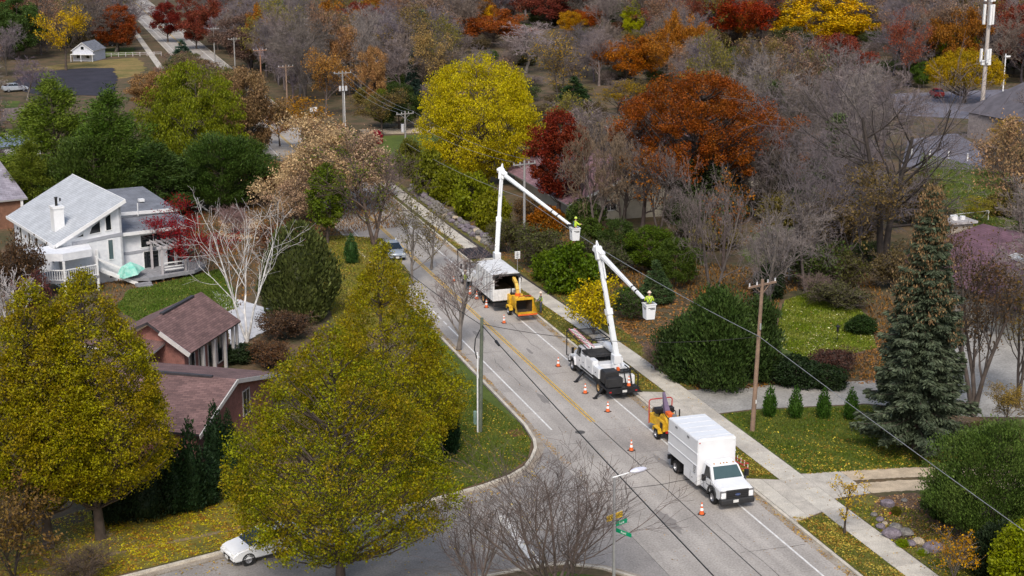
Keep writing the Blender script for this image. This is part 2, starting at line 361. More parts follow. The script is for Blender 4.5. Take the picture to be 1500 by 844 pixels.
def blob_mesh(rs, kind, H, W, base, f=.72, nu=20, nv=14):
    """the solid, leaf-dark heart of a dense evergreen"""
    V = []; F = []
    for j in range(nv + 1):
        h = j / nv
        for i in range(nu):
            q = 2 * math.pi * i / nu; r = float(prof(kind, h)) * W / 2 * f * (1 + .12 * math.sin(3 * q + 5 * h) + .1 * rs.normal() * .5); V.append((r * math.cos(q), r * math.sin(q), base + h * (H - base) * f + (1 - f) * .3))
    for j in range(nv):
        for i in range(nu): F.append((j * nu + i, j * nu + (i + 1) % nu, (j + 1) * nu + (i + 1) % nu, (j + 1) * nu + i))
    return np.array(V), np.array(F)
def evergreen(seed, kind, H, W, n, size, leafm, orient='up', aspect=.45, base=.15, lobes=.12, shell=.78, stem=True):
    """dense clipped-looking evergreen: sprays on and just under the surface over a solid heart"""
    rs = np.random.RandomState(seed); P, O = envelope(rs, kind, H, W, base, n, shell, lobes)
    P = P + rs.normal(size=P.shape) * size * .4
    ax = (np.array([0, 0, 1.]) + O * .5) if orient == 'up' else O
    V, F = leaves(rs, P, size, size * aspect, ax, .55); hv, hf = blob_mesh(rs, kind, H, W, base)
    cm = np_mesh('crown', *join([(V, F), (hv, hf)]), [leafm])
    tm = None
    if stem: tm = np_mesh('trunk', *tubes(np.array([[[0, 0, 0], [0, 0, H * .25], [0, 0, H * .5]]], float), np.array([[W * .04, W * .035, .02]]), 7), [BARK], smooth=True)
    return tm, cm
def plant(name, meshes, loc, label, cat, group=None, scale=(1, 1, 1), rz=None, leaf=None, bark=(.13, .1, .08), names=('trunk', 'crown'), tw=None):
    o = empty(name, loc, rz if rz is not None else rnd.uniform(0, 6.28), label, cat, group); o.scale = scale
    tm, cm = meshes[:2]
    if tm: link(names[0], tm, o, bark)
    if cm: link(names[1], cm, o, leaf or tw or bark)
    return o
# ================================================================ THE GROUND
M_ROAD = mat('road_concrete', (.37, .34, .31), .85, 0, .05, .35, .15, fine=9)
M_ROAD2 = mat('road_concrete_darker', (.34, .31, .285), .85, 0, .06, .4, .15, fine=8)
def streaks(m, sx=1.1, sy=.035, f=.35):
    t = m.node_tree; N = t.nodes; b = N['Principled BSDF']; src = b.inputs['Base Color'].links[0].from_socket
    tc = N.new('ShaderNodeTexCoord'); ge = N.new('ShaderNodeNewGeometry'); mp = N.new('ShaderNodeMapping'); mp.inputs['Scale'].default_value = (sx, sy, 1); t.links.new(ge.outputs['Position'], mp.inputs['Vector'])
    nz = N.new('ShaderNodeTexNoise'); nz.inputs['Scale'].default_value = 1; nz.inputs['Detail'].default_value = 5; t.links.new(mp.outputs[0], nz.inputs['Vector'])
    n2 = N.new('ShaderNodeTexNoise'); n2.inputs['Scale'].default_value = .16; n2.inputs['Detail'].default_value = 7; t.links.new(ge.outputs['Position'], n2.inputs['Vector'])
    ad = N.new('ShaderNodeMath'); ad.operation = 'ADD'; t.links.new(nz.outputs[0], ad.inputs[0]); t.links.new(n2.outputs[0], ad.inputs[1])
    mr = N.new('ShaderNodeMapRange'); mr.inputs[1].default_value = .75; mr.inputs[2].default_value = 1.25; mr.inputs[3].default_value = 1 - f / 2; mr.inputs[4].default_value = 1 + f / 2; t.links.new(ad.outputs[0], mr.inputs[0])
    hs = N.new('ShaderNodeHueSaturation'); t.links.new(mr.outputs[0], hs.inputs['Value']); t.links.new(src, hs.inputs['Color']); t.links.new(hs.outputs[0], b.inputs['Base Color'])
streaks(M_ROAD); streaks(M_ROAD2)
M_BASE = mat('road_base_joint', (.05, .045, .042), .95, 0, .1, 3)
M_SIDE = mat('side_street_asphalt', (.28, .26, .245), .9, 0, .1, .5, .2, fine=10)
M_CURB = mat('curb_concrete', (.56, .51, .43), .85, 0, .12, 1.2, .2, fine=14)
M_GUT = mat('gutter_concrete', (.36, .325, .28), .88, 0, .16, .8, .2, fine=12, col2=(.25, .2, .15))
M_WALK = mat('sidewalk_concrete', (.56, .52, .45), .85, 0, .09, .9, .15, fine=14)
M_WALK2 = mat('sidewalk_concrete_dull', (.50, .46, .40), .85, 0, .1, 1.1, .15, fine=14)
M_DRIVE = mat('driveway_asphalt_pale', (.34, .325, .30), .9, 0, .12, .4, .15, fine=7)
M_GRAVEL = mat('driveway_gravel', (.52, .42, .30), .95, 0, .12, 1.2, .4, fine=22)
M_WHITE = mat('paint_white_line', (.72, .71, .69), .7, 0, .12, 2.5, fine=12)
M_YELL = mat('paint_yellow_line', (.62, .38, .04), .7, 0, .15, 2.5, fine=12)
M_SOIL = mat('leaf_litter', (.150, .095, .055), .95, 0, .2, .35, .8, col2=(.062, .060, .026), fine=5)
M_LITTER_L = mat('leaf_covered_grass', (.24, .19, .03), .95, 0, .2, .3, .8, col2=(.10, .10, .02), fine=6)
M_GRASS = mat('lawn_grass', (.095, .13, .018), .95, 0, .2, .25, .8, col2=(.055, .08, .012), fine=7)
M_VERGE = mat('verge_grass', (.17, .14, .035), .95, 0, .2, .55, .8, col2=(.075, .09, .018), fine=8)
M_DRY = mat('dry_grass', (.28, .19, .07), .95, 0, .2, .15, .5, col2=(.13, .12, .03), fine=3)
M_MULCH = mat('mulch_brown', (.16, .10, .065), .95, 0, .2, .8, .8, col2=(.08, .05, .035), fine=8)

def sheet(name, poly, z, m, kind='structure', parent=None, jag=0, seed=1, thick=0):
    """flat patch from (x, y) corners; jag > 0 gives it an uneven grown edge"""
    p = [Vector((a[0], a[1], 0)) for a in poly]
    if jag:
        rr = random.Random(seed); q = []
        for a, b in zip(p, p[1:] + p[:1]):
            n = max(1, int((b - a).length / (jag * 2.5))); 
            for i in range(n):
                c = a.lerp(b, i / n); q.append(c + Vector((rr.uniform(-jag, jag), rr.uniform(-jag, jag), 0)))
        p = q
    bm = bmesh.new(); vs = [bm.verts.new((a.x, a.y, z)) for a in p]; f = bm.faces.new(vs); bmesh.ops.triangulate(bm, faces=[f]); 
    bmesh.ops.recalc_face_normals(bm, faces=bm.faces)
    for f in bm.faces:
        if f.normal.z < 0: f.normal_flip()
    if thick:
        r = bmesh.ops.extrude_face_region(bm, geom=bm.faces[:]); bmesh.ops.translate(bm, verts=[v for v in r['geom'] if isinstance(v, bmesh.types.BMVert)], vec=(0, 0, -thick)); bmesh.ops.recalc_face_normals(bm, faces=bm.faces)
    me = bpy.data.meshes.new(name); bm.to_mesh(me); bm.free(); me.materials.append(m); o = link(name, me, parent)
    if kind and not parent: o['kind'] = kind
    return o
sheet('ground', [(-4000, -1500), (4000, -1500), (4000, 5000), (-4000, 5000)], -.06, M_SOIL)
NC = [(28.6, 5000), (28.6, 88.2), (28.3, 85.2), (27.9, 83.7), (27.2, 82.3), (26.4, 81.2), (25.2, 80.2), (23.2, 79.2), (21.0, 78.4), (14, 76.4), (7.4, 74.5), (3.5, 73.3), (-60, 54)]
SCb = [(-60, 44.5), (0, 62), (14, 65.6), (19, 67.0), (23.0, 67.4), (24.2, 67.3), (25.8, 66.2), (27.0, 64.6), (28.0, 62), (28.6, 57), (28.6, -400)]
sheet('ground', NC + [(-4000, -1300), (-4000, 5000)], .11, M_SOIL, thick=.15)
sheet('ground', SCb + [(-4000, -400), (-4000, -1310)], .11, M_SOIL, thick=.15)
sheet('ground', [(38.4, -400), (4000, -400), (4000, 5000), (38.4, 5000)], .11, M_SOIL, thick=.15)

# main road: concrete panels over a dark joint bed; two lanes and two shoulders
road = sheet('road', [(28.6, -300), (38.4, -300), (38.4, 1500), (28.6, 1500)], -.012, M_BASE)
rr = random.Random(3); y = 40.0
cols = [(28.95, 33.38), (33.42, 38.0)]
pan_mesh = {}
while y < 190:
    ln = 4.6
    for ci, (x0, x1) in enumerate(cols):
        key = (ci, rr.random() < .28)
        if key not in pan_mesh:
            pan_mesh[key] = MB().box(x0, x1, .012, ln - .012, -.05, 0).mesh('road_panel', [M_ROAD2 if key[1] else M_ROAD])
        o = link('road_panel', pan_mesh[key], road); o.location = (0, y, rr.uniform(-.001, .001))
    y += ln
for ci, (x0, x1) in enumerate(cols):
    MB().box(x0, x1, y, 1500, -.05, 0).obj('road_panel', M_ROAD, road); MB().box(x0, x1, -300, 40 - .02, -.05, 0).obj('road_panel', M_ROAD, road)
# gutters and kerbs in 3 m lengths, where they can be told apart
def gutter_curb(line, name, side, cut=3.0, w_g=.42, zc=.13):
    cb = empty(name); cb['kind'] = 'structure'
    pts = []
    for a, b in zip(line, line[1:]):
        a, b = Vector((*a, 0)), Vector((*b, 0)); n = max(1, int(round((b - a).length / cut)))
        pts += [a.lerp(b, i / n) for i in range(n)]
    pts.append(Vector((*line[-1], 0)))
    for i, (a, b) in enumerate(zip(pts, pts[1:])):
        d = (b - a).normalized(); nrm = Vector((d.y, -d.x, 0)) * side
        pd = (a - pts[i - 1]).normalized() if i else d; nd = (pts[i + 2] - b).normalized() if i + 2 < len(pts) else d
        na = ((Vector((pd.y, -pd.x, 0)) * side) + nrm).normalized(); nb = ((Vector((nd.y, -nd.x, 0)) * side) + nrm).normalized(); g = .012 * d if i else 0 * d
        def strip(o0, o1, z0, z1, nm, m):
            q = [a + g + na * o0, b + nb * o0, b + nb * o1, a + g + na * o1]
            MB().hexa([(*v.xy, z0) for v in q] + [(*v.xy, z1) for v in q]).obj(nm, m, cb)
        strip(-.02, .18, -.1, zc, 'kerb_stone', M_CURB); strip(-.02 - w_g, -.022, -.08, .004, 'gutter_slab', M_GUT)
    return cb
gutter_curb([(38.02, 30), (38.02, 150)], 'kerb', 1)
gutter_curb([(28.95, 190), (28.95, 88.2), (28.65, 85.4), (28.25, 83.9), (27.5, 82.4), (26.6, 81.0), (25.3, 79.9), (23.3, 78.9), (21.0, 78.1), (14, 76.1), (7.4, 74.2), (-20, 66)], 'kerb', 1)
gutter_curb([(-10, 59.0), (14, 65.9), (19, 67.3), (23.0, 67.7), (24.3, 67.55), (26.0, 66.5), (27.3, 64.8), (28.3, 62), (28.95, 57), (28.95, 30)], 'kerb', 1)
MB().box(38.02, 38.22, 150, 1200, -.1, .13).box(28.75, 28.95, 190, 1200, -.1, .13).obj('kerb', M_CURB)['kind'] = 'structure'
st = sheet('side_street', [(28.93, 88), (28.2, 83.9), (27.2, 81.6), (25.6, 79.6), (21.0, 77.6), (-100, 42), (-100, 33), (14, 66.2), (19, 67.5), (23, 67.9), (25, 67.4), (27.3, 65.2), (28.4, 62), (28.93, 57)], -.004, M_SIDE)
# painted lines
def line(x0, x1, y0, y1, m, name='painted_line', z=.005):
    o = MB().box(x0, x1, y0, y1, z - .004, z).obj(name, m, road); return o
line(36.35, 36.47, 30, 1000, M_WHITE); line(30.24, 30.36, 87.0, 112.5, M_WHITE); line(30.24, 30.36, 118, 1000, M_WHITE)
for k in range(3): line(30.24, 30.36, 113 + k * 1.7, 114 + k * 1.7, M_WHITE)
line(33.24, 33.34, 87.6, 1000, M_YELL); line(33.48, 33.58, 87.6, 1000, M_YELL)
MB().box(22.75, 23.25, 68.4, 74.6, -.003, .003, T=None).obj('stop_line', M_WHITE)['kind'] = 'structure'
M_TAR = mat('tar_joint', (.035, .03, .03), .6, 0, .1, 3)
line(33.37, 33.43, 40, 87.4, M_TAR, 'sealed_joint', .006)
for yy in (76.1,):
    MB().prism([(29.0, yy), (31, yy + .04), (33.4, yy + .02), (34.4, yy + .2), (36.2, yy + .35), (38, yy + .42), (38, yy + .48), (36.2, yy + .42), (34.4, yy + .27), (33.4, yy + .09), (31, yy + .1), (29, yy + .06)], 'z', .002, .007).obj('sealed_joint', M_TAR, road)
_cr = random.Random(21)
def crack(x, y0, y1, wv=.12, wd=.03, across=False):
    n = 14; pts = []; q = 0
    for i in range(n + 1):
        q += _cr.uniform(-wv, wv); f = i / n; pts.append((x + (y1 - y0) * f, y0 + q * .6) if across else (x + q, y0 + (y1 - y0) * f))
    mb = MB()
    for a, b in zip(pts, pts[1:]):
        d = (Vector(b) - Vector(a)).normalized(); nn = Vector((-d.y, d.x)) * wd / 2 * _cr.uniform(.5, 1.4)
        mb.add([(a[0] - nn.x, a[1] - nn.y, .004), (b[0] - nn.x, b[1] - nn.y, .004), (b[0] + nn.x, b[1] + nn.y, .004), (a[0] + nn.x, a[1] + nn.y, .004)], [(0, 1, 2, 3)])
    mb.obj('crack', M_TAR, road)
crack(34.2, 58, 70); crack(31.2, 96, 103); crack(35.2, 104, 112); crack(29.2, 91, 91, .15, .03, True) if 0 else None
for (x0, y0, l) in ((33.5, 111.4, 4.2), (29.1, 104.6, 4.0), (33.5, 98.2, 4.3), (29.2, 118.4, 4.1), (33.6, 66.1, 3.8), (29.3, 84.1, 4.0)): crack(x0, y0, y0 + l, .05, .03, True)
M_OIL = mat('oil_stain', (.235, .215, .20), .8, 0, .06, 3)
for (x, y_, r) in ((31.8, 93, .9), (31.7, 71, 1.1), (34.9, 79.6, .8), (31.9, 109, 1.0), (34.4, 104, .5)):
    n = 18; MB().add([(x + math.cos(q * 2 * math.pi / n) * r * .32 * _cr.uniform(.6, 1.2), y_ + math.sin(q * 2 * math.pi / n) * r * 1.6 * _cr.uniform(.6, 1.2), .0025) for q in range(n)], [tuple(range(n))]).obj('oil_stain', M_OIL, road)
mh_ = MB().cyl((31.9, 86.0, -.05), (31.9, 86.0, .008), .33, .33, 20).obj('manhole_cover', mat('cast_iron', (.12, .11, .10), .6, .3, .1, 6), road)
# red tactile plate at the corner ramp
M_TACT = mat('tactile_brick_red', (.18, .06, .05), .8, 0, .1, 6)
tp = tag(MB().box(27.3, 28.3, 86.2, 87.4, .115, .135).obj('tactile_plate', M_TACT), 'dark red tactile paving plate set at the rounded street corner', 'paving plate')

# sidewalk on the right: slabs, drifting towards the road with distance
walk = empty('sidewalk'); walk['kind'] = 'structure'
def wx(y): 
    t = min(1, max(0, (y - 92) / 55)); t = t * t * (3 - 2 * t); return 40.25 - 1.55 * t, 41.85 - 1.6 * t
y = 34.0; i = 0
while y < 205:
    ln = 1.55 if y < 180 else 5; a0, a1 = wx(y); b0, b1 = wx(y + ln); g = .012; z = .135 + rr.uniform(-.004, .004)
    MB().hexa([(a0, y + g, .02), (a1, y + g, .02), (b1, y + ln - g, .02), (b0, y + ln - g, .02), (a0, y + g, z), (a1, y + g, z), (b1, y + ln - g, z), (b0, y + ln - g, z)]).obj('slab', M_WALK2 if rr.random() < .3 else M_WALK, walk)
    y += ln; i += 1
sheet('sidewalk_bed', [(40.2, 30), (41.9, 30), (41.9, 95), (40.4, 150), (40.3, 205), (38.8, 205), (38.8, 150), (40.2, 95)], .118, M_BASE)
# aprons of the two driveways, in slabs, and the driveways
def apron(y0, y1, e0, e1, n):
    ap = empty('driveway_apron'); ap['kind'] = 'structure'
    for k in range(n):
        f0, f1 = k / n, (k + 1) / n
        for (xa, xb, za, zb, ga, gb) in ((38.24, 39.22, .115, .12, 0, .5), (39.24, 40.22, .12, .132, .5, 1)):
            def Y(f, g): lo = y0 + (e0 - y0) * g; hi = y1 + (e1 - y1) * g; return lo + (hi - lo) * f
            q = [(xa, Y(f0, ga) + .015), (xb, Y(f0, gb) + .015), (xb, Y(f1, gb) - .015), (xa, Y(f1, ga) - .015)]
            MB().hexa([(*v, 0) for v in q] + [(*q[0], za + .02), (*q[1], zb + .02), (*q[2], zb + .02), (*q[3], za + .02)]).obj('slab', rr.choice([M_WALK, M_WALK2]), ap)
apron(81.6, 92.3, 82.8, 91.4, 4); apron(68.6, 75.3, 69.4, 74.4, 3)
sheet('driveway', [(41.87, 86.3), (44.5, 86.4), (48, 85.8), (52.3, 85.1), (54.5, 83.4), (57.5, 80.6), (64, 78.5), (84, 84), (84, 110), (71, 100), (60, 91.5), (55.4, 89.4), (50.5, 90.3), (42.5, 91.3), (41.87, 91.4)], .128, M_DRIVE)
sheet('driveway', [(41.87, 70.9), (44.3, 71.0), (44.3, 74.6), (41.87, 74.9)], .128, M_WALK2)
for k, yy in enumerate(((70.9, 72.45), (72.95, 74.5))):
    sheet('driveway_track', [(44.32, yy[0] + .1), (47, yy[0] - .3), (52, yy[0] - 1.6), (58, yy[0] - 3), (58, yy[1] - 3), (52, yy[1] - 1.6), (47, yy[1] - .2), (44.32, yy[1] + .1)], .126, M_GRAVEL, jag=.06, seed=k)
# verges, lawns, beds
sheet('verge', [(38.24, 92.4), (40.2, 91.5), (40.2, 95), (38.75, 147), (38.7, 260), (38.24, 260)], .120, M_VERGE)
sheet('verge', [(38.24, 75.4), (40.2, 74.5), (40.2, 82.7), (38.24, 81.5)], .120, M_VERGE)
sheet('verge', [(38.24, 30), (40.2, 30), (40.2, 69.3), (38.24, 68.5)], .120, M_VERGE)
sheet('lawn', [(41.9, 75.0), (44.4, 74.7), (52, 73.2), (55, 73.6), (56.5, 76.5), (53.2, 80), (52.3, 84.9), (48, 85.6), (44.5, 86.2), (41.9, 86.1)], .122, M_GRASS, jag=.08)
sheet('lawn', [(41.9, 30), (43.3, 30), (43.8, 62), (45.6, 68), (44.2, 70.8), (41.9, 70.7)], .122, M_VERGE, jag=.06, seed=5)
sheet('lawn', [(41.9, 91.5), (42.6, 91.6), (42.8, 96), (43.2, 105), (42.4, 120), (41.6, 135), (41.0, 150), (41.1, 175), (40.3, 175), (40.5, 150), (41.9, 97)], .121, M_VERGE, jag=.15, seed=6)
def px(*pts): return [tuple(at(a, b, .12).xy) for a, b in pts]
sheet('lawn', px((1140, 475), (1150, 440), (1190, 428), (1230, 440), (1262, 455), (1275, 480), (1285, 510), (1230, 520), (1190, 532), (1150, 528), (1136, 505)), .124, M_GRASS, jag=.3, seed=7)
sheet('lawn', px((1085, 372), (1120, 330), (1160, 322), (1170, 350), (1150, 380), (1110, 392)), .123, M_GRASS, jag=.4, seed=8)
sheet('lawn', px((1350, 225), (1500, 260), (1520, 330), (1470, 345), (1390, 320), (1340, 270)), .125, M_GRASS, jag=.5, seed=9)
scatter_later = px((1350, 225), (1500, 260), (1520, 330), (1470, 345), (1390, 320), (1340, 270))
sheet('lawn', px((540, 200), (640, 196), (660, 215), (630, 240), (560, 225)), .123, M_GRASS, jag=.3, seed=10)
sheet('path', px((525, 190), (640, 186), (690, 190), (690, 196), (640, 194), (535, 198)), .127, M_GRAVEL, jag=.15, seed=11)
sheet('lawn', px((170, 452), (190, 425), (250, 412), (320, 395), (340, 420), (350, 450), (300, 470), (200, 470)), .124, M_GRASS, jag=.3, seed=12)
sheet('lawn', px((455, 350), (500, 345), (560, 350), (600, 400), (590, 470), (500, 500), (470, 420)), .123, M_VERGE, jag=.3, seed=13)
sheet('lawn', [(28.6, 88.5), (28.3, 85.2), (27.1, 82.2), (25.0, 80.1), (21, 78.4), (14, 76.5), (9, 75.2), (8, 79), (18, 86), (24, 97), (27.5, 112), (28.7, 125)], .121, M_GRASS, jag=.05, seed=14)
sheet('fallen_leaf_lawn', [(20, 78.3), (14, 76.4), (7.4, 74.5), (-8, 70.2), (-12, 75), (4, 82), (14, 84), (19, 82)], .124, M_LITTER_L, jag=.05, seed=15)
sw2 = sheet('sidewalk', [(-8, 72.7), (1.2, 75.4), (7.6, 76.6), (15, 78.6), (15, 78.9), (7.6, 76.95), (1.2, 75.7), (-8, 73.0)], .128, mat('leafy_walk', (.26, .2, .13), .9, 0, .15, 1.5, col2=(.16, .12, .05)), jag=.03, seed=16)
sheet('lawn', [(28.2, 58), (27, 62.5), (25.5, 65.4), (23.8, 66.6), (19, 66.6), (14, 65), (14, 58)], .122, M_GRASS, jag=.03, seed=17)
sheet('mulch_bed', px((1275, 745), (1290, 728), (1340, 722), (1390, 740), (1420, 790), (1440, 830), (1380, 820), (1330, 800), (1300, 780)), .126, M_MULCH, jag=.1, seed=18)
sheet('mulch_bed', px((1110, 690), (1270, 600), (1400, 610), (1410, 680), (1340, 690), (1290, 660)) if 0 else px((1285, 615), (1390, 610), (1420, 640), (1400, 675), (1330, 672), (1290, 650)), .130, M_MULCH, jag=.2, seed=19)
sheet('gravel_yard', px((310, 425), (400, 455), (420, 470), (340, 510), (330, 470)), .126, mat('yard_concrete_white', (.62, .62, .64), .8, 0, .08, 1), jag=.1, seed=20)
sheet('gravel_yard', px((325, 318), (385, 322), (390, 348), (340, 352), (318, 340)), .127, M_GRAVEL, jag=.4, seed=21)
# far left: asphalt court, dry lawn, paths; far right: parking lots
M_BLACK = mat('fresh_asphalt', (.035, .032, .045), .85, 0, .15, .3, fine=2)
sheet('parking_lot', px((5, 128), (40, 108), (120, 100), (165, 100), (172, 120), (165, 140), (60, 140)), .16, M_BLACK, jag=.5, seed=22)
sheet('lawn', px((20, 105), (90, 94), (200, 84), (215, 98), (200, 112), (172, 116), (165, 100), (110, 101)), .14, M_DRY, jag=.6, seed=23)
sheet('lawn', px((140, 72), (195, 70), (200, 80), (150, 84)), .15, M_GRASS, jag=.6, seed=24)
sheet('sidewalk', [(23.6, 296), (24.9, 296), (26.6, 450), (25.3, 450)], .16, M_WALK2)
sheet('lawn', px((0, 148), (30, 148), (25, 158), (0, 163)), .14, M_GRASS)
sheet('path', px((0, 198), (60, 178), (60, 184), (0, 206)), .14, M_WALK2, jag=.2, seed=25)
M_LOT = mat('parking_asphalt', (.17, .165, .20), .85, 0, .1, .15, fine=2)
sheet('parking_lot', px((1320, 245), (1330, 205), (1400, 195), (1450, 225), (1440, 250)), .15, M_LOT)
sheet('parking_lot', px((1290, 168), (1300, 138), (1500, 130), (1500, 150), (1430, 175)), .15, M_LOT)

# ---------------------------------------------------------------- scattered fallen leaves and grass tufts (uncountable)
M_TUFT = leafmat('grass_blade', (.47, .9, 1.25), patch=.5, trans=.2, isl=.35)
M_FL = leafmat('fallen_leaf', use2=(.30, .15, .04), patch=3, trans=.1, isl=.45)
def inside(P, poly):
    x, y = P[:, 0], P[:, 1]; r = np.zeros(len(P), bool); n = len(poly)
    for i in range(n):
        x0, y0 = poly[i]; x1, y1 = poly[(i + 1) % n]
        c = ((y0 > y) != (y1 > y)) & (x < (x1 - x0) * (y - y0) / (y1 - y0 + 1e-12) + x0); r ^= c
    return r
LAWN_M = px((1136, 470), (1145, 432), (1190, 420), (1240, 432), (1270, 455), (1285, 510), (1230, 525), (1190, 535), (1140, 528))
def scatter(name, poly, n, size, col, label=None, seed=1, z=.14, edge=None, flat=True, aspect=.7, hole=None):
    rs = np.random.RandomState(seed); a = np.array(poly); lo, hi = a.min(0), a.max(0); P = rs.uniform(lo, hi, (n * 3, 2)); P = P[inside(P, poly)]
    if hole is not None: P = P[~inside(P, hole)]
    if name == 'fallen_leaves':
        g = np.sin(P[:, 0] * 1.3 + seed) * np.sin(P[:, 1] * .9 + seed * 2) + .6 * np.sin(P[:, 0] * 3.1 + P[:, 1] * 2.3); P = P[rs.rand(len(P)) < np.clip(.55 + .45 * g, .12, 1)]
    if edge is not None: P = P[rs.rand(len(P)) < edge(P)]
    P = P[:n]; P3 = np.column_stack([P, np.full(len(P), z) + rs.rand(len(P)) * .03])
    if flat: ax = np.column_stack([rs.normal(size=(len(P), 2)), rs.normal(size=len(P)) * .25])
    else: ax = np.column_stack([rs.normal(size=(len(P), 2)) * .5, np.ones(len(P))])
    s = size * rs.uniform(.6, 1.4, (len(P), 1)); a_ = unit(ax)
    b_ = unit(np.cross(a_, np.array([0, 0, 1.]) + rs.normal(size=(len(P), 3)) * (.3 if flat else 1)))
    V = np.stack([P3 - a_ * s / 2, P3 + b_ * s * aspect / 2, P3 + a_ * s / 2, P3 - b_ * s * aspect / 2], 1).reshape(-1, 3)
    o = link(name, np_mesh(name, V, np.arange(len(V)).reshape(-1, 4), [M_TUFT if name == 'grass_tufts' else M_FL]), None, col); o['kind'] = 'stuff'; return o
YL = (.62, .50, .10)
LAWN_R = [(42, 74.8), (52, 73.3), (55, 74), (53, 80), (52.3, 84.6), (44.5, 86), (42, 86)]
scatter('fallen_leaves', LAWN_R, 5200, .13, YL, seed=1, edge=lambda P: .15 + .85 * np.clip(1.2 - (P[:, 1] - 74 + (P[:, 0] - 42) * .15) / 7, 0, 1))
scatter('fallen_leaves', [(41.9, 34), (43.3, 34), (43.9, 62), (45.6, 68), (44.2, 70.8), (41.9, 70.7)], 2200, .12, YL, seed=2)
for k, (a, b, n) in enumerate(((75.3, 82.4, 1700), (56, 69.2, 3600), (92.4, 150, 4600))):
    scatter('fallen_leaves', [(38.3, a), (40.2, a), (40.2 if b < 100 else 38.8, b), (38.3, b)], n, .12, (.50, .40, .10), seed=3 + k)
scatter('fallen_leaves', [(37.5, 50), (38.0, 50), (38.0, 150), (37.7, 150)], 2600, .10, (.55, .36, .1), seed=8, z=.01)
scatter('fallen_leaves', [(40.3, 50), (41.8, 50), (41.8, 96), (40.3, 96)], 240, .09, (.55, .38, .1), seed=9, z=.142)
scatter('fallen_leaves', [(41.9, 92), (45, 91.6), (48, 96), (46, 120), (43, 150), (41, 150)], 6000, .14, (.42, .22, .09), seed=10)
scatter('fallen_leaves', [(28.6, 88.5), (28.3, 85.2), (27.1, 82.2), (25.0, 80.1), (21, 78.4), (14, 76.5), (9, 75.2), (12, 79), (20, 88), (26, 105)], 8000, .12, YL, seed=11)
scatter('fallen_leaves', [(20, 78.3), (14, 76.4), (7.4, 74.5), (-8, 70.2), (-12, 75), (4, 84), (19, 84)], 34000, .105, (.46, .40, .04), seed=12)
scatter('fallen_leaves', [(29, 80), (29.4, 80), (29.4, 130), (29, 130)], 1200, .1, (.5, .32, .1), seed=13, z=.01)
scatter('fallen_leaves', [(28.9, 84.5), (27.6, 81.4), (25.6, 79.4), (21, 77.7), (14, 75.6), (-5, 70), (-5, 69), (14, 74.2), (21.5, 76.4), (26.6, 79.0), (28.5, 82)], 4200, .12, (.52, .38, .08), seed=14, z=.01)
scatter('fallen_leaves', [(-5, 69), (-5, 62), (14, 67), (25, 69), (26, 78)], 700, .1, YL, seed=15, z=.01)
scatter('fallen_leaves', px((1140, 475), (1150, 440), (1190, 428), (1262, 455), (1285, 510), (1190, 532), (1136, 505)), 1500, .17, (.75, .72, .45), seed=16)
scatter('fallen_leaves', px((980, 420), (1140, 420), (1330, 500), (1330, 560), (1020, 572), (950, 520), (900, 470)), 9000, .2, (.30, .16, .08), seed=17, hole=LAWN_M)
scatter('fallen_leaves', [(29, 45), (38, 45), (38, 130), (29, 130)], 500, .08, (.42, .28, .1), seed=18, z=.012)
scatter('fallen_leaves', px((1275, 745), (1290, 728), (1340, 722), (1420, 790), (1380, 820), (1300, 780)), 1500, .11, (.42, .28, .16), seed=19)
G1 = (.095, .135, .018)
scatter('grass_tufts', LAWN_R, 34000, .12, G1, seed=30, z=.15, flat=False, aspect=.35)
scatter('grass_tufts', [(28.6, 88.5), (28.3, 85.2), (27.1, 82.2), (25.0, 80.1), (21, 78.4), (17, 77.4), (20, 86), (26, 105)], 34000, .12, G1, seed=31, z=.15, flat=False, aspect=.35)
scatter('grass_tufts', [(38.3, 75.4), (40.2, 74.5), (40.2, 82.7), (38.3, 81.6)], 5000, .1, (.11, .14, .02), seed=60, z=.14, flat=False, aspect=.35)
scatter('grass_tufts', [(38.26, 50), (40.2, 50), (40.2, 69), (38.26, 68.5)], 12000, .1, (.11, .14, .02), seed=32, z=.14, flat=False, aspect=.35)
scatter('grass_tufts', [(41.9, 50), (43.3, 50), (45.6, 68), (41.9, 70.7)], 9000, .12, (.12, .16, .02), seed=33, z=.14, flat=False, aspect=.35)
scatter('grass_tufts', [(38.3, 92.4), (40.2, 92.4), (38.75, 145), (38.3, 145)], 9000, .14, (.14, .16, .03), seed=34, z=.14, flat=False, aspect=.35)
LAWN_W = px((170, 452), (190, 425), (250, 412), (320, 395), (340, 420), (350, 450), (300, 470), (200, 470))
scatter('grass_tufts', LAWN_W, 22000, .2, (.085, .14, .02), seed=50, z=.14, flat=False, aspect=.35); scatter('fallen_leaves', LAWN_W, 500, .15, (.4, .3, .1), seed=51)
LAWN_V = px((455, 350), (500, 345), (560, 350), (600, 400), (590, 470), (500, 500), (470, 420))
scatter('grass_tufts', LAWN_V, 24000, .2, (.20, .20, .03), seed=52, z=.14, flat=False, aspect=.35); scatter('fallen_leaves', LAWN_V, 5000, .15, (.5, .38, .1), seed=53)
scatter('undergrowth', px((0, 330), (170, 452), (330, 470), (450, 350), (600, 330), (560, 250), (300, 310), (0, 330)), 22000, .3, (.16, .10, .06), seed=54, z=.15, flat=False, aspect=.25, hole=LAWN_W)
scatter('grass_tufts', [(41.9, 92), (43, 92), (43, 118), (41.4, 130)], 5000, .16, (.14, .16, .03), seed=35, z=.14, flat=False, aspect=.35)
scatter('grass_tufts', px((1140, 475), (1150, 440), (1190, 428), (1262, 455), (1285, 510), (1190, 532), (1136, 505)), 22000, .2, (.14, .19, .02), seed=36, z=.14, flat=False, aspect=.35)
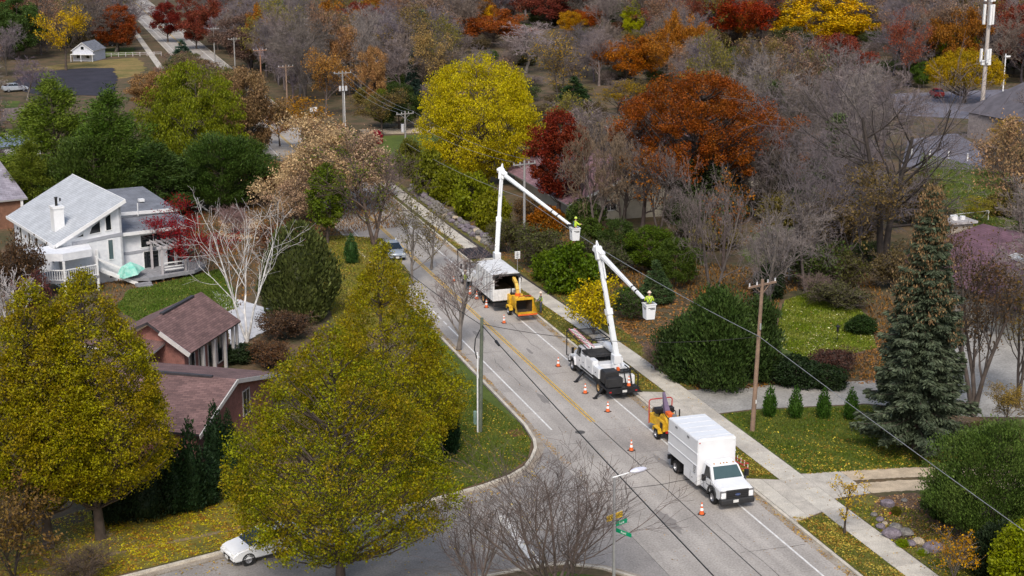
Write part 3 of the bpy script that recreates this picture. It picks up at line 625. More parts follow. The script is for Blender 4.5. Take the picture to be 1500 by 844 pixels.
scatter('grass_tufts', scatter_later, 16000, .3, (.10, .14, .03), seed=70, z=.14, flat=False, aspect=.35); scatter('fallen_leaves', scatter_later, 1600, .25, (.4, .3, .12), seed=71)
# brush over the woodland floor on the right
scatter('undergrowth', px((1140, 400), (1260, 390), (1330, 470), (1300, 560), (1150, 540), (1000, 420), (860, 430), (760, 330), (800, 300), (1000, 380)), 16000, .35, (.10, .075, .045), seed=40, z=.2, flat=False, aspect=.25, hole=LAWN_M)

# ================================================================ BUILDINGS
def roof_plane(name, q, m, parent, th=.22, bw=1, edge=None):
    """q: four corners, first edge = eave; thickness downwards; UV in metres"""
    q = [Vector(a) for a in q]; n = (q[1] - q[0]).cross(q[3] - q[0]).normalized()
    if n.z < 0: n = -n
    low = [a - n * th for a in q]; me = bpy.data.meshes.new(name); me.from_pydata([*q, *low], [], [(0, 1, 2, 3), (7, 6, 5, 4), (0, 4, 5, 1), (1, 5, 6, 2), (2, 6, 7, 3), (3, 7, 4, 0)])
    uv = me.uv_layers.new(name='UV'); e = (q[1] - q[0]).normalized(); f = n.cross(e)
    for l in me.loops: v = me.vertices[l.vertex_index].co - q[0]; uv.data[l.index].uv = (v.dot(e), v.dot(f))
    me.materials.append(m); me.materials.append(edge or m)
    for i, p in enumerate(me.polygons): p.material_index = 0 if i == 0 else 1
    return link(name, me, parent)
def wall_panel(name, p0, p1, z0, z1a, z1b, m, parent, th=.2):
    """upright wall from p0 to p1 (x, y), heights z1a at p0 and z1b at p1, thickness to its left"""
    a, b = Vector((*p0, 0)), Vector((*p1, 0)); d = (b - a).normalized(); n = Vector((-d.y, d.x, 0)) * th
    mb = MB(); mb.hexa([(*a.xy, z0), (*b.xy, z0), (*(b + n).xy, z0), (*(a + n).xy, z0), (*a.xy, z1a), (*b.xy, z1b), (*(b + n).xy, z1b), (*(a + n).xy, z1a)])
    return mb.obj(name, m, parent)
M_GLS = glass('window_glass', (.012, .016, .02)); M_GLS2 = glass('window_glass_sky', (.08, .12, .13), .12)
def window(p0, p1, f0, f1, z0, z1, parent, mf, poly=None, mg=None, mull=0, fr=.07, name='window'):
    """window on the outer side of the wall p0->p1 (wall thickness to its left, so outside is right); f = fractions or metres along"""
    a = Vector((*p0, 0)); d = (Vector((*p1, 0)) - a).normalized(); n = Vector((d.y, -d.x, 0))
    def W(x, o, z): v = a + d * x + n * o; return (v.x, v.y, z)
    pl = poly or [(f0, z0), (f1, z0), (f1, z1), (f0, z1)]
    mb = MB(); k = len(pl); cx = sum(p[0] for p in pl) / k; cz = sum(p[1] for p in pl) / k
    outer = pl; inner = [(cx + (p[0] - cx) * (1 - 2 * fr / max(.3, f1 - f0)), cz + (p[1] - cz) * (1 - 2 * fr / max(.3, z1 - z0))) for p in pl]
    vs = [W(p[0], .06, p[1]) for p in outer] + [W(p[0], .06, p[1]) for p in inner] + [W(p[0], .0, p[1]) for p in outer] + [W(p[0], .01, p[1]) for p in inner]
    fs = []
    for i in range(k):
        j = (i + 1) % k; fs += [(i, j, k + j, k + i), (2 * k + i, 2 * k + j, j, i), (k + i, k + j, 3 * k + j, 3 * k + i)]
    mb.add(vs, fs)
    for q in range(mull):
        x = f0 + (f1 - f0) * (q + 1) / (mull + 1); A = W(x - .03, .05, z0 + fr); B = W(x + .03, .05, z0 + fr); A2 = W(x - .03, .05, z1 - fr); B2 = W(x + .03, .05, z1 - fr); mb.add([A, B, B2, A2], [(0, 1, 2, 3)])
    wn = mb.obj(name, mf, parent)
    g = MB().add([W(p[0], .02, p[1]) for p in inner], [tuple(range(k))]).obj('pane', mg or M_GLS, wn); return wn
M_WH = mat('white_siding', (.74, .75, .78), .6, 0, .04, .6, fine=3); M_TRIM = mat('white_trim', (.78, .78, .78), .5, 0, .03, 2)
M_GREYBAND = mat('grey_band', (.36, .37, .41), .6, 0, .05, 2)
M_SH_W = shingle_mat('roof_pale_grey', (.47, .49, .52), (.43, .45, .48), .9, .22, .3)
M_SH_G = shingle_mat('roof_slate_grey', (.20, .21, .24), (.155, .165, .19), .9, .22)
M_DECK = mat('deck_grey', (.27, .27, .29), .8, 0, .1, 2); M_RAIL = mat('rail_weathered', (.48, .45, .46), .7, 0, .06, 2)

# ---- white angular house
wh = empty('white_house', (.9, 134.0, .1), R(15.6), 'white angular house with a big pale grey sloping roof and white chimney', 'house')
# local x: along the face towards the street corner (low -> high side), local y: away from the camera
Wd, Ln = 5.75, 14.2; zl, zh = 4.25, 7.25
for (p0, p1, a, b) in (((0, 0), (Wd, 0), zl - .25, zh - .35), ((Wd, 0), (Wd, Ln), zh - .35, zh - .35), ((Wd, Ln), (0, Ln), zh - .35, zl - .25), ((0, Ln), (0, 0), zl - .25, zl - .25)):
    wall_panel('wall', p0, p1, 0, a, b, M_WH, wh)
roof_plane('roof', [(-.45, -.5, zl - .22), (-.45, Ln + .4, zl - .22), (Wd + .25, Ln + .4, zh + .13), (Wd + .25, -.5, zh + .13)], M_SH_W, wh, .2, edge=M_TRIM)
MB().beam((-.45, -.56, zl - .3), (Wd + .3, -.56, zh + .05), .1, .3).beam((-.52, -.5, zl - .34), (-.52, Ln + .4, zl - .34), .1, .26).beam((Wd + .3, -.5, zh + .06), (Wd + .3, Ln + .4, zh + .06), .1, .26).obj('fascia', M_TRIM, wh)
window((0, 0), (Wd, 0), 2.75, 3.75, 4.45, 5.6, wh, M_TRIM, [(2.7, 4.5), (3.85, 4.6), (3.85, 5.75), (3.0, 5.2)])
window((0, 0), (Wd, 0), 4.25, 4.85, 4.6, 6.1, wh, M_TRIM, [(4.25, 4.65), (4.85, 4.7), (4.85, 6.25), (4.25, 5.95)])
window((0, 0), (Wd, 0), 1.6, 2.3, 4.2, 4.6, wh, M_TRIM, [(1.55, 4.35), (2.3, 4.42), (2.3, 4.8)])
window((0, 0), (Wd, 0), 4.35, 4.9, 2.0, 3.9, wh, M_TRIM, mg=M_GLS2)
window((0, 0), (Wd, 0), 4.3, 4.9, .3, .7, wh, M_TRIM)
MB().prism([(1.2, 3.75), (Wd, 4.1), (Wd, 4.4), (1.2, 4.02)], 'y', -.06, .0).obj('band', M_GREYBAND, wh)
for yy in (1.5, 3.6, 6.2, 8.6, 11.4):
    window((0, Ln), (0, 0), Ln - yy - .8, Ln - yy, 1.9, 3.6, wh, M_TRIM)
MB().box(-2.2, -2.0, 0, 0, 0, 0).v
ch = MB().box(.55, 1.45, 2.6, 3.7, 3.9, 6.6).box(.48, 1.52, 2.53, 3.77, 6.6, 6.8).obj('chimney', M_TRIM, wh)
MB().cyl((1.0, 3.15, 6.8), (1.0, 3.15, 7.5), .12, .12, 10).cyl((1.0, 3.15, 7.5), (1.0, 3.15, 7.6), .2, .1, 10).obj('flue', mat('dark_metal', (.03, .03, .03), .5, .5), ch)
MB().cyl((3.2, 9.5, 5.8), (3.2, 9.5, 6.2), .08, .08, 8).obj('vent_pipe', mat('dark_metal', (.03, .03, .03)), wh)
# right wing: two stepped low roofs and a glazed wall
WX = Wd
for (p0, p1, a, b) in (((WX, .9), (WX + 6.4, .9), 4.1, 4.1), ((WX + 6.4, .9), (WX + 6.4, 12), 4.1, 5.0), ((WX + 6.4, 12), (WX, 12), 5.0, 5.0)):
    wall_panel('wall', p0, p1, 0, a, b, M_WH, wh)
roof_plane('roof', [(WX - .7, .3, 4.15), (WX + 6.8, .3, 4.15), (WX + 6.8, 4.6, 4.75), (WX - .0, 4.6, 4.75)], M_SH_G, wh, .22, edge=M_TRIM)
roof_plane('roof', [(WX + .05, 4.3, 5.25), (WX + 6.9, 4.3, 5.0), (WX + 6.5, 12.5, 5.9), (WX + .05, 12.5, 6.0)], M_SH_G, wh, .22, edge=M_TRIM)
MB().box(WX + .02, WX + 6.6, 4.45, 4.6, 4.5, 5.1).obj('band', M_TRIM, wh)
MB().beam((WX - .75, .24, 4.1), (WX + 6.9, .24, 4.1), .1, .3).beam((WX + .05, 4.22, 5.2), (WX + 6.9, 4.22, 4.95), .1, .3).obj('fascia', M_TRIM, wh)
MB().cyl((WX + 3.0, 4.15, 4.8), (WX + 3.0, 4.15, 6.0), .05, .05, 6).obj('vent_pipe', M_TRIM, wh)
MB().box(WX + 4.2, WX + 4.7, 7, 7.5, 5.5, 5.75).obj('roof_vent', M_TRIM, wh)
window((WX, .9), (WX + 6.4, .9), 1.9, 5.6, 2.5, 3.75, wh, M_TRIM, mull=2)
window((WX, .9), (WX + 6.4, .9), 2.1, 3.6, .4, 2.2, wh, M_TRIM, mull=1, name='patio_door')
window((WX, .9), (WX + 6.4, .9), 4.3, 5.8, .5, 2.1, wh, M_TRIM, mull=1)
MB().prism([(0.1, 2.05), (6.3, 2.3), (6.3, 2.5), (.1, 2.3)], 'y', .84, .9).obj('band', M_GREYBAND, wh).location.x = WX
# grey deck with pergola in front of the wing
dk = empty('grey_deck', (0, 0, 0)); dk.parent = wh; dk.name = 'deck'
MB().prism([(WX - .2, .85), (WX + 7.5, .85), (WX + 7.2, -1.2), (WX + 5.6, -2.5), (WX + 1.2, -2.9), (WX - .3, -2.0)], 'z', .35, .62).obj('platform', M_DECK, dk)
for k in range(11):
    mbx = MB().box(WX - .2 + k * .72, WX - .12 + k * .72, -2.2 if k < 8 else -1.0, .8, .62, .65); mbx.obj('board', M_DECK, dk)
MB().box(WX - .1, WX + 1.3, -3.3, -2.85, 0, .3).box(WX - .1, WX + 1.3, -3.6, -3.3, 0, .15).obj('step', M_DECK, dk)
for (x, y_) in ((WX + 2.6, -2.4), (WX + 4.9, -2.1), (WX + 2.6, .2), (WX + 4.9, .2)): MB().box(x, x + .18, y_, y_ + .18, .1, 3.0).obj('post', M_RAIL, dk)
MB().box(WX + 2.3, WX + 5.4, -2.45, -2.15, 2.95, 3.15).box(WX + 2.3, WX + 5.4, .15, .4, 2.95, 3.15).obj('beam', M_RAIL, dk)
for k in range(5): MB().box(WX + 2.6 + k * .55, WX + 2.68 + k * .55, -2.6, .5, 3.16, 3.28).obj('rafter', M_RAIL, dk)
MB().box(WX + 2.9, WX + 4.7, -2.3, -2.2, 1.55, 1.65).box(WX + 2.9, WX + 4.7, -2.3, -2.2, 1.2, 1.28).box(WX + 2.9, WX + 4.7, -2.35, -1.9, .95, 1.02).obj('swing_bench', M_TRIM, dk)
for k in range(14):
    MB().box(WX + 5.1 + k * .17, WX + 5.15 + k * .17, -2.35 + k * .09, -2.3 + k * .09, .62, 1.45).obj('baluster', M_RAIL, dk)
MB().beam((WX + 5.0, -2.4, 1.5), (WX + 7.4, -1.1, 1.5), .1, .07).beam((WX + 7.4, -1.1, 1.5), (WX + 7.6, .8, 1.5), .1, .07).obj('handrail', M_RAIL, dk)
# street-side balcony deck of pale boards, canopy band and railing
d2 = empty('deck'); d2.parent = wh
MB().prism([(-3.2, 1.2), (-2.9, -1.6), (-.6, -3.2), (2.6, -2.6), (3.4, -.1), (0, -.1), (-.1, 1.2)], 'z', 1.2, 1.4).obj('platform', M_DECK, d2)
MB().prism([(-2.9, 1.0), (-2.7, -1.3), (-.5, -2.8), (2.2, -2.3), (2.6, -.06), (-.06, -.06), (-.06, 1.0)], 'z', 3.1, 3.75).obj('canopy_band', M_WH, d2)
pl = [(-3.1, 1.1), (-2.8, -1.5), (-.55, -3.05), (2.5, -2.5), (3.3, -.2)]
for a, b in zip(pl, pl[1:]):
    a, b = Vector(a), Vector(b); L = (b - a).length; nb = int(L / .2)
    MB().beam((*a, 2.35), (*b, 2.35), .12, .08).beam((*a, 1.5), (*b, 1.5), .07, .07).obj('handrail', M_TRIM, d2)
    for k in range(1, nb):
        c = a.lerp(b, k / nb); MB().box(c.x - .025, c.x + .025, c.y - .025, c.y + .025, 1.5, 2.32).obj('baluster', M_TRIM, d2)
for a in pl: MB().box(a[0] - .09, a[0] + .09, a[1] - .09, a[1] + .09, .0, 3.12).obj('post', M_TRIM, d2)
MB().beam((3.3, -.3, 2.3), (6.1, -1.7, .9), .1, .16).beam((3.3, -.9, 1.4), (6.1, -2.3, .1), .1, .3).beam((3.3, -.2, 1.4), (6.1, -1.6, .1), .1, .3).obj('stair_rail', M_TRIM, d2)
for k in range(7): MB().box(3.35 + k * .38, 3.72 + k * .38, -.85 - k * .18, -.25 - k * .18, 1.15 - k * .17, 1.22 - k * .17).obj('stair_tread', M_DECK, d2)

# folded teal parasol lying on the deck
M_TEAL = mat('teal_canvas', (.16, .52, .42), .7, 0, .1, 2, col2=(.42, .68, .6))
pa = empty('patio_umbrella', at(192, 405, .75), R(30), 'teal striped patio umbrella folded down over the edge of the grey deck', 'umbrella')
mb = MB(); n = 12
for i in range(n):
    a0, a1 = 2 * math.pi * i / n, 2 * math.pi * (i + 1) / n; r0, r1 = (1.35, 1.05) if i % 2 else (1.05, 1.35)
    mb.add([(0, 0, 1.35), (r0 * math.cos(a0), .85 * r0 * math.sin(a0), .35 + .3 * math.cos(a0)), (r1 * math.cos(a1), .85 * r1 * math.sin(a1), .35 + .3 * math.cos(a1)), (.62 * r0 * math.cos(a0), .55 * r0 * math.sin(a0), .95), (.62 * r1 * math.cos(a1), .55 * r1 * math.sin(a1), .95)], [(0, 3, 4), (3, 1, 2, 4)])
mb.obj('canopy', M_TEAL, pa); MB().cyl((0, 0, -.15), (0, 0, 1.4), .03, .03, 6).obj('pole', M_TRIM, pa)

# ---- brown-roofed brick house (two crossing gables), turned about 32 degrees
M_BRICK = mat('red_brick', (.27, .12, .10), .85, 0, .12, 2, .3, fine=20)
M_SH_B = shingle_mat('roof_brown', (.215, .125, .115), (.135, .078, .074), .5, .17)
M_DKT = mat('dark_fascia', (.05, .045, .05), .6); M_FASC = mat('pale_fascia', (.55, .52, .5), .6, 0, .06, 2)
bh = empty('brick_house', (7.6, 86.2, .1), R(58.2), 'low red brick house with mottled brown shingle roofs in two gables', 'house')
# local x runs along u (away, to the right), local y to the left/back
def gable(parent, x0, x1, y0, y1, ze, zr, xr, rid='y', over=.35, mroof=M_SH_B):
    pass
E0, RZ = 2.75, 4.3
# lower wing: gable wall on local y = 0, ridge along +y
GW = 11.3; XR = 5.0
mb = MB().prism([(0, 0), (GW, 0), (GW, E0 - .15), (XR, RZ - .25), (0, E0 - .15)], 'y', 0, .25); mb.obj('wall', M_BRICK, bh)
mb = MB().prism([(0, 0), (GW, 0), (GW, E0 - .15), (XR, RZ - .25), (0, E0 - .15)], 'y', 11.75, 12); mb.obj('wall', M_BRICK, bh)
MB().box(0, .25, .25, 11.75, 0, E0 - .15).obj('wall', M_BRICK, bh); MB().box(GW - .25, GW, .25, 11.75, 0, E0 - .15).obj('wall', M_BRICK, bh)
sl = (RZ - E0) / XR
roof_plane('roof', [(-.5, -.45, E0 - .5 * sl), (-.5, 12.4, E0 - .5 * sl), (XR, 12.4, RZ), (XR, -.45, RZ)], M_SH_B, bh, .16, edge=M_DKT)
sl2 = (RZ - E0) / (GW - XR)
roof_plane('roof', [(XR, -.45, RZ), (XR, 12.4, RZ), (GW + .5, 12.4, E0 - .5 * sl2), (GW + .5, -.45, E0 - .5 * sl2)], M_SH_B, bh, .16, edge=M_DKT)
MB().beam((-.55, -.5, E0 - .5 * sl - .16), (XR, -.5, RZ - .14), .08, .26).beam((XR, -.5, RZ - .14), (GW + .55, -.5, E0 - .5 * sl2 - .16), .08, .26).obj('fascia', M_FASC, bh)
MB().box(XR - .13, XR + .13, 1.2, 6.8, RZ - .02, RZ + .1).obj('ridge_vent', M_DKT, bh)
MB().cyl((XR + 1.2, 6.8, RZ - .4), (XR + 1.2, 6.8, RZ + .1), .12, .12, 8).obj('vent_pipe', M_DKT, bh)
window((0, 0), (GW, 0), 6.6, 7.7, 1.2, 2.9, bh, M_FASC, mull=1)
# upper wing: ridge along local x, behind the lower one
UX0, UX1, UY, UE, UR = 13.8, 20.9, 9.9, 3.45, 5.0
hw = 2.35
for (a, b) in ((UX0, UX0 + .25), (UX1 - .25, UX1)):
    MB().prism([(UY - hw, 0), (UY + hw, 0), (UY + hw, UE - .15), (UY, UR - .25), (UY - hw, UE - .15)], 'x', a, b).obj('wall', M_BRICK, bh)
MB().box(UX0 + .25, UX1 - .25, UY - hw + .0, UY - hw + .25, 0, UE - .1).obj('wall', M_BRICK, bh); MB().box(UX0 + .25, UX1 - .25, UY + hw - .25, UY + hw, 0, UE - .1).obj('wall', M_BRICK, bh)
su = (UR - UE) / hw; ov = .75
roof_plane('roof', [(UX0 - .6, UY - hw - ov, UE - ov * su), (UX1 + .8, UY - hw - ov, UE - ov * su), (UX1 + .8, UY, UR), (UX0 - .6, UY, UR)], M_SH_B, bh, .18, edge=M_DKT)
roof_plane('roof', [(UX0 - .6, UY, UR), (UX1 + .8, UY, UR), (UX1 + .8, UY + hw + 2.2, UE - .6), (UX0 - .6, UY + hw + 2.2, UE - .6)], M_SH_B, bh, .18, edge=M_DKT)
MB().beam((UX0 - .66, UY - hw - ov, UE - ov * su - .12), (UX0 - .66, UY - .9, UR - .9 * su - .12), .08, .3).obj('fascia', M_FASC, bh)
MB().box(UX0 + 1.5, UX1 - .6, UY - .14, UY + .14, UR - .02, UR + .1).obj('ridge_vent', M_DKT, bh)
for k in range(4):
    x = UX0 + .6 + k * 1.5; window((UX0, UY - hw), (UX1, UY - hw), x - UX0, x - UX0 + .95, .4, 2.5, bh, M_FASC)
for x in (UX0 + 1.9, UX0 + 3.7, UX0 + 5.5, UX0 + 6.9, UX1 + .5): MB().box(x - .1, x + .1, UY - hw - .6, UY - hw - .4, 0, UE - ov * su - .02).obj('post', M_FASC, bh)
# low roof tucked between the two
roof_plane('roof', [(UX0 - 2.6, UY - 1.0, 3.2), (UX0 + .4, UY - 1.0, 3.5), (UX0 + .4, UY + 4.4, 4.0), (UX0 - 2.6, UY + 4.4, 3.7)], M_SH_B, bh, .16, edge=M_FASC)

# ---- brick house with grey shingle roof, cut by the picture edge
lb = empty('brick_house', (-2.2, 161.8, .1), R(14), 'brown brick house with a steep weathered grey shingle roof and white windows', 'house')
M_SH_L = shingle_mat('roof_weathered', (.30, .28, .33), (.22, .20, .24), .7, .3)
M_BRN = mat('brown_brick', (.22, .11, .07), .85, 0, .12, 2, fine=15)
MB().box(-12, 0, 0, 13, 0, 3.2).obj('wall', M_BRN, lb)
roof_plane('roof', [(-12.4, -.5, 3.1), (.5, -.5, 3.1), (-.8, 5.8, 6.6), (-12.4, 5.8, 6.6)], M_SH_L, lb, .2, edge=M_TRIM)
roof_plane('roof', [(-12.4, 5.8, 6.6), (-.8, 5.8, 6.6), (.5, 13.5, 3.1), (-12.4, 13.5, 3.1)], M_SH_L, lb, .2, edge=M_TRIM)
MB().add([(.5, -.5, 3.1), (.5, 13.5, 3.1), (-.8, 5.8, 6.6), (.5, -.5, 2.9), (.5, 13.5, 2.9)], [(0, 1, 2), (0, 3, 4, 1)]).obj('roof', M_SH_L, lb)
window((-12, 0), (0, 0), 8.4, 9.6, 1.0, 2.6, lb, M_TRIM, mull=1); window((-12, 0), (0, 0), 5.0, 6.2, 1.0, 2.6, lb, M_TRIM, mull=1)
MB().box(-.2, .05, -.3, -.05, 0, 3.0).obj('post', M_TRIM, lb)
MB().box(-2.4, -1.5, 5.2, 6.4, 6.0, 7.3).obj('chimney', M_TRIM, lb)
# ---- big purplish-brown roof in the trees
M_SH_P = shingle_mat('roof_purple_brown', (.29, .165, .19), (.22, .125, .145), .8, .3)
M_OFFW = mat('off_white_wall', (.50, .46, .38), .8, 0, .08, 1.2)
hb = empty('gable_house', (60.2, 146.6, .1), R(0), 'large house with mauve-brown shingle roof and off-white gable, half hidden by oaks', 'house')
GWb = 11.4
MB().prism([(-6.4, 0), (5.0, 0), (5.0, 3.0), (.7, 5.25), (-6.4, 2.2)], 'y', 0, .3).obj('wall', M_OFFW, hb)
MB().box(4.7, 5.0, .3, 22, 0, 3.0).obj('wall', M_OFFW, hb); MB().box(-6.4, -6.1, .3, 22, 0, 2.1).obj('wall', M_OFFW, hb)
roof_plane('roof', [(-7.6, -.7, 1.95), (-7.6, 24, 1.95), (.7, 24, 5.5), (.7, -.7, 5.5)], M_SH_P, hb, .2, edge=M_TRIM)
roof_plane('roof', [(.7, -.7, 5.5), (.7, 24, 5.5), (9.5, 24, 1.0), (9.5, -.7, 1.0)], M_SH_P, hb, .2, edge=M_TRIM)
MB().beam((-7.6, -.78, 1.9), (.7, -.78, 5.4), .1, .3).beam((.7, -.78, 5.4), (9.5, -.78, .95), .1, .3).obj('fascia', M_TRIM, hb)
window((-6.4, 0), (5, 0), 3, 4.4, 1.0, 2.2, hb, M_TRIM, mull=1)
roof_plane('roof', [(8, 12, 5.6), (8, 30, 5.6), (22, 30, 3.2), (22, 12, 3.2)], M_SH_P, hb, .2, edge=M_TRIM)
MB().box(8.3, 21, 12.5, 29, 0, 3.2).obj('wall', M_OFFW, hb)
# ---- house at the right edge: maroon roof, stone chimney, skylight
M_SH_R = shingle_mat('roof_maroon', (.165, .085, .115), (.125, .065, .085), .8, .3)
rh = empty('maroon_roof_house', (71.5, 96, .1), 0, 'house with a plain maroon roof, skylight and broad stone chimney', 'house')
roof_plane('roof', [(-.7, 17, 2.6), (-.7, -6, 2.6), (8.7, -6, 5.0), (8.7, 17, 5.0)], M_SH_R, rh, .22, edge=M_DKT)
roof_plane('roof', [(8.7, -6, 5.0), (18, -6, 2.6), (18, 17, 2.6), (8.7, 17, 5.0)], M_SH_R, rh, .22, edge=M_DKT)
MB().prism([(0, 0), (17, 0), (17, 2.6), (8.7, 4.7), (0, 2.6)], 'y', -5.4, 16.4).obj('wall', M_OFFW, rh)
_k = 2.4 / 9.4
def _rz(x): return 2.6 + (x + .7) * _k
MB().hexa([(5.2, 6.0, _rz(5.2)), (6.0, 6.0, _rz(6.0)), (6.0, 8.2, _rz(6.0)), (5.2, 8.2, _rz(5.2)), (5.2, 6.0, _rz(5.2) + .2), (6.0, 6.0, _rz(6.0) + .2), (6.0, 8.2, _rz(6.0) + .2), (5.2, 8.2, _rz(5.2) + .2)]).obj('skylight', M_TRIM, rh)
MB().hexa([(5.28, 6.1, _rz(5.28) + .205), (5.92, 6.1, _rz(5.92) + .205), (5.92, 8.1, _rz(5.92) + .205), (5.28, 8.1, _rz(5.28) + .205), (5.28, 6.1, _rz(5.28) + .22), (5.92, 6.1, _rz(5.92) + .22), (5.92, 8.1, _rz(5.92) + .22), (5.28, 8.1, _rz(5.28) + .22)]).obj('pane', mat('skylight_pane', (.62, .66, .68), .2), rh)
ch = MB().box(5.9, 8.1, 17.6, 19.2, 0, 5.0).obj('chimney', mat('pale_stone', (.42, .36, .30), .9, 0, .2, 3, .5), rh)
MB().box(5.6, 8.4, 17.3, 19.5, 5.0, 5.2).obj('chimney_cap', mat('cap_concrete', (.40, .38, .38), .8), ch); MB().cyl((6.6, 18.4, 5.2), (6.6, 18.4, 5.6), .35, .35, 12).cyl((7.5, 18.4, 5.2), (7.5, 18.4, 5.5), .25, .25, 12).obj('flue', M_TRIM, ch)
# ---- far buildings
fb = empty('far_hall', (127, 172, .1), R(10), 'large grey-roofed hall beside the mast and the parking lot', 'building')
M_SH_F = shingle_mat('roof_far_grey', (.20, .18, .21), (.17, .155, .18), 1.2, .5)
roof_plane('roof', [(0, -18, 3.6), (40, -18, 3.6), (40, 6, 10), (12, 6, 10)], M_SH_F, fb, .3); MB().add([(0, -18, 3.6), (12, 6, 10), (2, 14, 3.6)], [(0, 1, 2)]).obj('roof', M_SH_F, fb)
MB().box(2, 40, -16, 12, 0, 3.7).obj('wall', mat('hall_wall', (.3, .26, .25), .8), fb)
fh = empty('small_house', at(122, 90, .1), R(-25), 'small pale grey house with a blue-grey roof beside a yellow tree', 'house')
fh.scale = (.5, .5, .5)
MB().prism([(-4.5, 0), (4.5, 0), (4.5, 4.6), (0, 7.6), (-4.5, 4.6)], 'y', 0, 13).obj('wall', mat('pale_grey_wall', (.58, .6, .66), .7), fh)
roof_plane('roof', [(-5, -.6, 4.35), (-5, 13.5, 4.35), (0, 13.5, 7.9), (0, -.6, 7.9)], M_SH_G, fh, .2, edge=M_TRIM); roof_plane('roof', [(0, -.6, 7.9), (0, 13.5, 7.9), (5, 13.5, 4.35), (5, -.6, 4.35)], M_SH_G, fh, .2, edge=M_TRIM)
for x in (-2.8, 1.4): window((-4.5, 0), (4.5, 0), 4.5 + x, 6 + x, 1.2, 2.8, fh, M_TRIM)
window((-4.5, 0), (4.5, 0), 3.7, 5.2, 4.8, 6.2, fh, M_TRIM)
MB().box(-4.5, 5.6, -2.6, -.1, 2.9, 3.1).box(5.0, 5.2, -2.5, -2.3, 0, 2.9).box(0, .2, -2.5, -2.3, 0, 2.9).box(-4.4, -4.2, -2.5, -2.3, 0, 2.9).obj('porch', M_TRIM, fh)
# small blue shed roof behind the brick house
sh = empty('garden_shed', at(33, 238, .1), R(20), 'small shed with blue-grey roof behind the grey-roofed brick house', 'shed')
MB().box(-2.5, 2.5, 0, 4, 0, 2.4).obj('wall', M_WH, sh); roof_plane('roof', [(-2.8, -.3, 2.3), (2.8, -.3, 2.3), (2.8, 2, 3.3), (-2.8, 2, 3.3)], mat('blue_roof', (.2, .25, .34), .7), sh, .12); roof_plane('roof', [(-2.8, 2, 3.3), (2.8, 2, 3.3), (2.8, 4.3, 2.3), (-2.8, 4.3, 2.3)], mat('blue_roof', (.2, .25, .34)), sh, .12)
# ================================================================ TREES AND PLANTS
GREYB = (.17, .145, .125); DARKB = (.085, .062, .05); BROWNB = (.13, .095, .075); PURPB = (.215, .185, .195); WHITEB = (.62, .60, .58)
SP_BARE = [(11, 42, .55, 6, .28, .10, .12), (8, 42, .52, 5, .2, .08, .16), (6, 40, .55, 4, .2, .06, .2), (5, 38, .6, 2, .25, .05, .2)]
SP_THIN = [(8, 44, .58, 6, .28, .10, .14), (6, 42, .55, 5, .2, .07, .18), (5, 40, .58, 3, .2, .05, .2), (3, 38, .6, 2, .25, .05, .2)]
SP_FAR = [(10, 38, .6, 5, .25, .12, .12), (7, 40, .55, 4, .2, .10, .16), (6, 40, .6, 3, .2, .08, .2), (4, 36, .7, 3, .2, .08, .2)]
SP_OAK = [(12, 58, .62, 6, .3, .05, .16), (7, 45, .5, 4, .25, .04, .2), (5, 42, .5, 3, .3, .04, .22)]
SP_UP = [(12, 30, .62, 6, .15, .16, .08), (7, 32, .5, 4, .25, .12, .1), (5, 32, .5, 3, .25, .1, .14)]
def base_at(px_, py_): v = at(px_, py_, 0); return (v.x, v.y, .1)
def sc(meshes_dims, h, w_): return (w_ / meshes_dims[1], w_ / meshes_dims[1], h / meshes_dims[0])

LM = [(95, 60, 'the airy yellow-orange tree'), (174, 40, 'the round russet tree'), (28, 40, 'the big green corner tree'), (260, 35, 'the crimson trees by the far road'), (285, 190, 'the big willow'), (384, 110, 'the orange-brown pole'), (422, 130, 'the slim pole'), (504, 130, 'the transformer pole'),
      (512, 80, 'the upright tan-brown tree'), (632, 90, 'the cream-leaved tree'), (703, 140, 'the brilliant yellow tree'), (720, 35, 'the long rust-orange crown'), (820, 95, 'the grey yellow-leaved tree'), (918, 85, 'the domed rust oak'), (928, 25, 'the lemon-green tree'), (800, 10, 'the wide maroon oak'),
      (1061, 100, 'the white lamp post'), (1080, 20, 'the big dark red oak'), (1205, 25, 'the golden yellow tree'), (1030, 180, 'the great oak'), (1290, 180, 'the huge leafless tree'), (1412, 110, 'the mustard round tree'), (1445, 60, 'the tall mast'), (1380, 220, 'the lower parking lot'), (1190, 260, 'the small rust oak'), (1120, 350, 'the small green lawn'),
      (60, 120, 'the black asphalt court'), (442, 30, 'the olive-yellow tree'), (315, 60, 'the distant crossarm pole'), (1480, 300, 'the pale tan tree'), (600, 40, 'the grey woods crest'), (1330, 40, 'the dull olive tree'), (870, 250, 'the off-white gable'), (340, 110, 'the far road bend')]
def lm(qx, qy):
    k = min(LM, key=lambda a: (a[0] - qx) ** 2 + ((a[1] - qy) * 1.5) ** 2); dx, dy = qx - k[0], (qy - k[1]) * 1.5; far = (dx * dx + dy * dy) ** .5
    if far < 22: return 'close behind ' + k[2]
    rel = ('right of' if dx > 0 else 'left of') if abs(dx) > abs(dy) else ('below' if dy > 0 else 'above'); return ('well ' if far > 70 else 'just ' if far < 42 else '') + rel + ' ' + k[2]
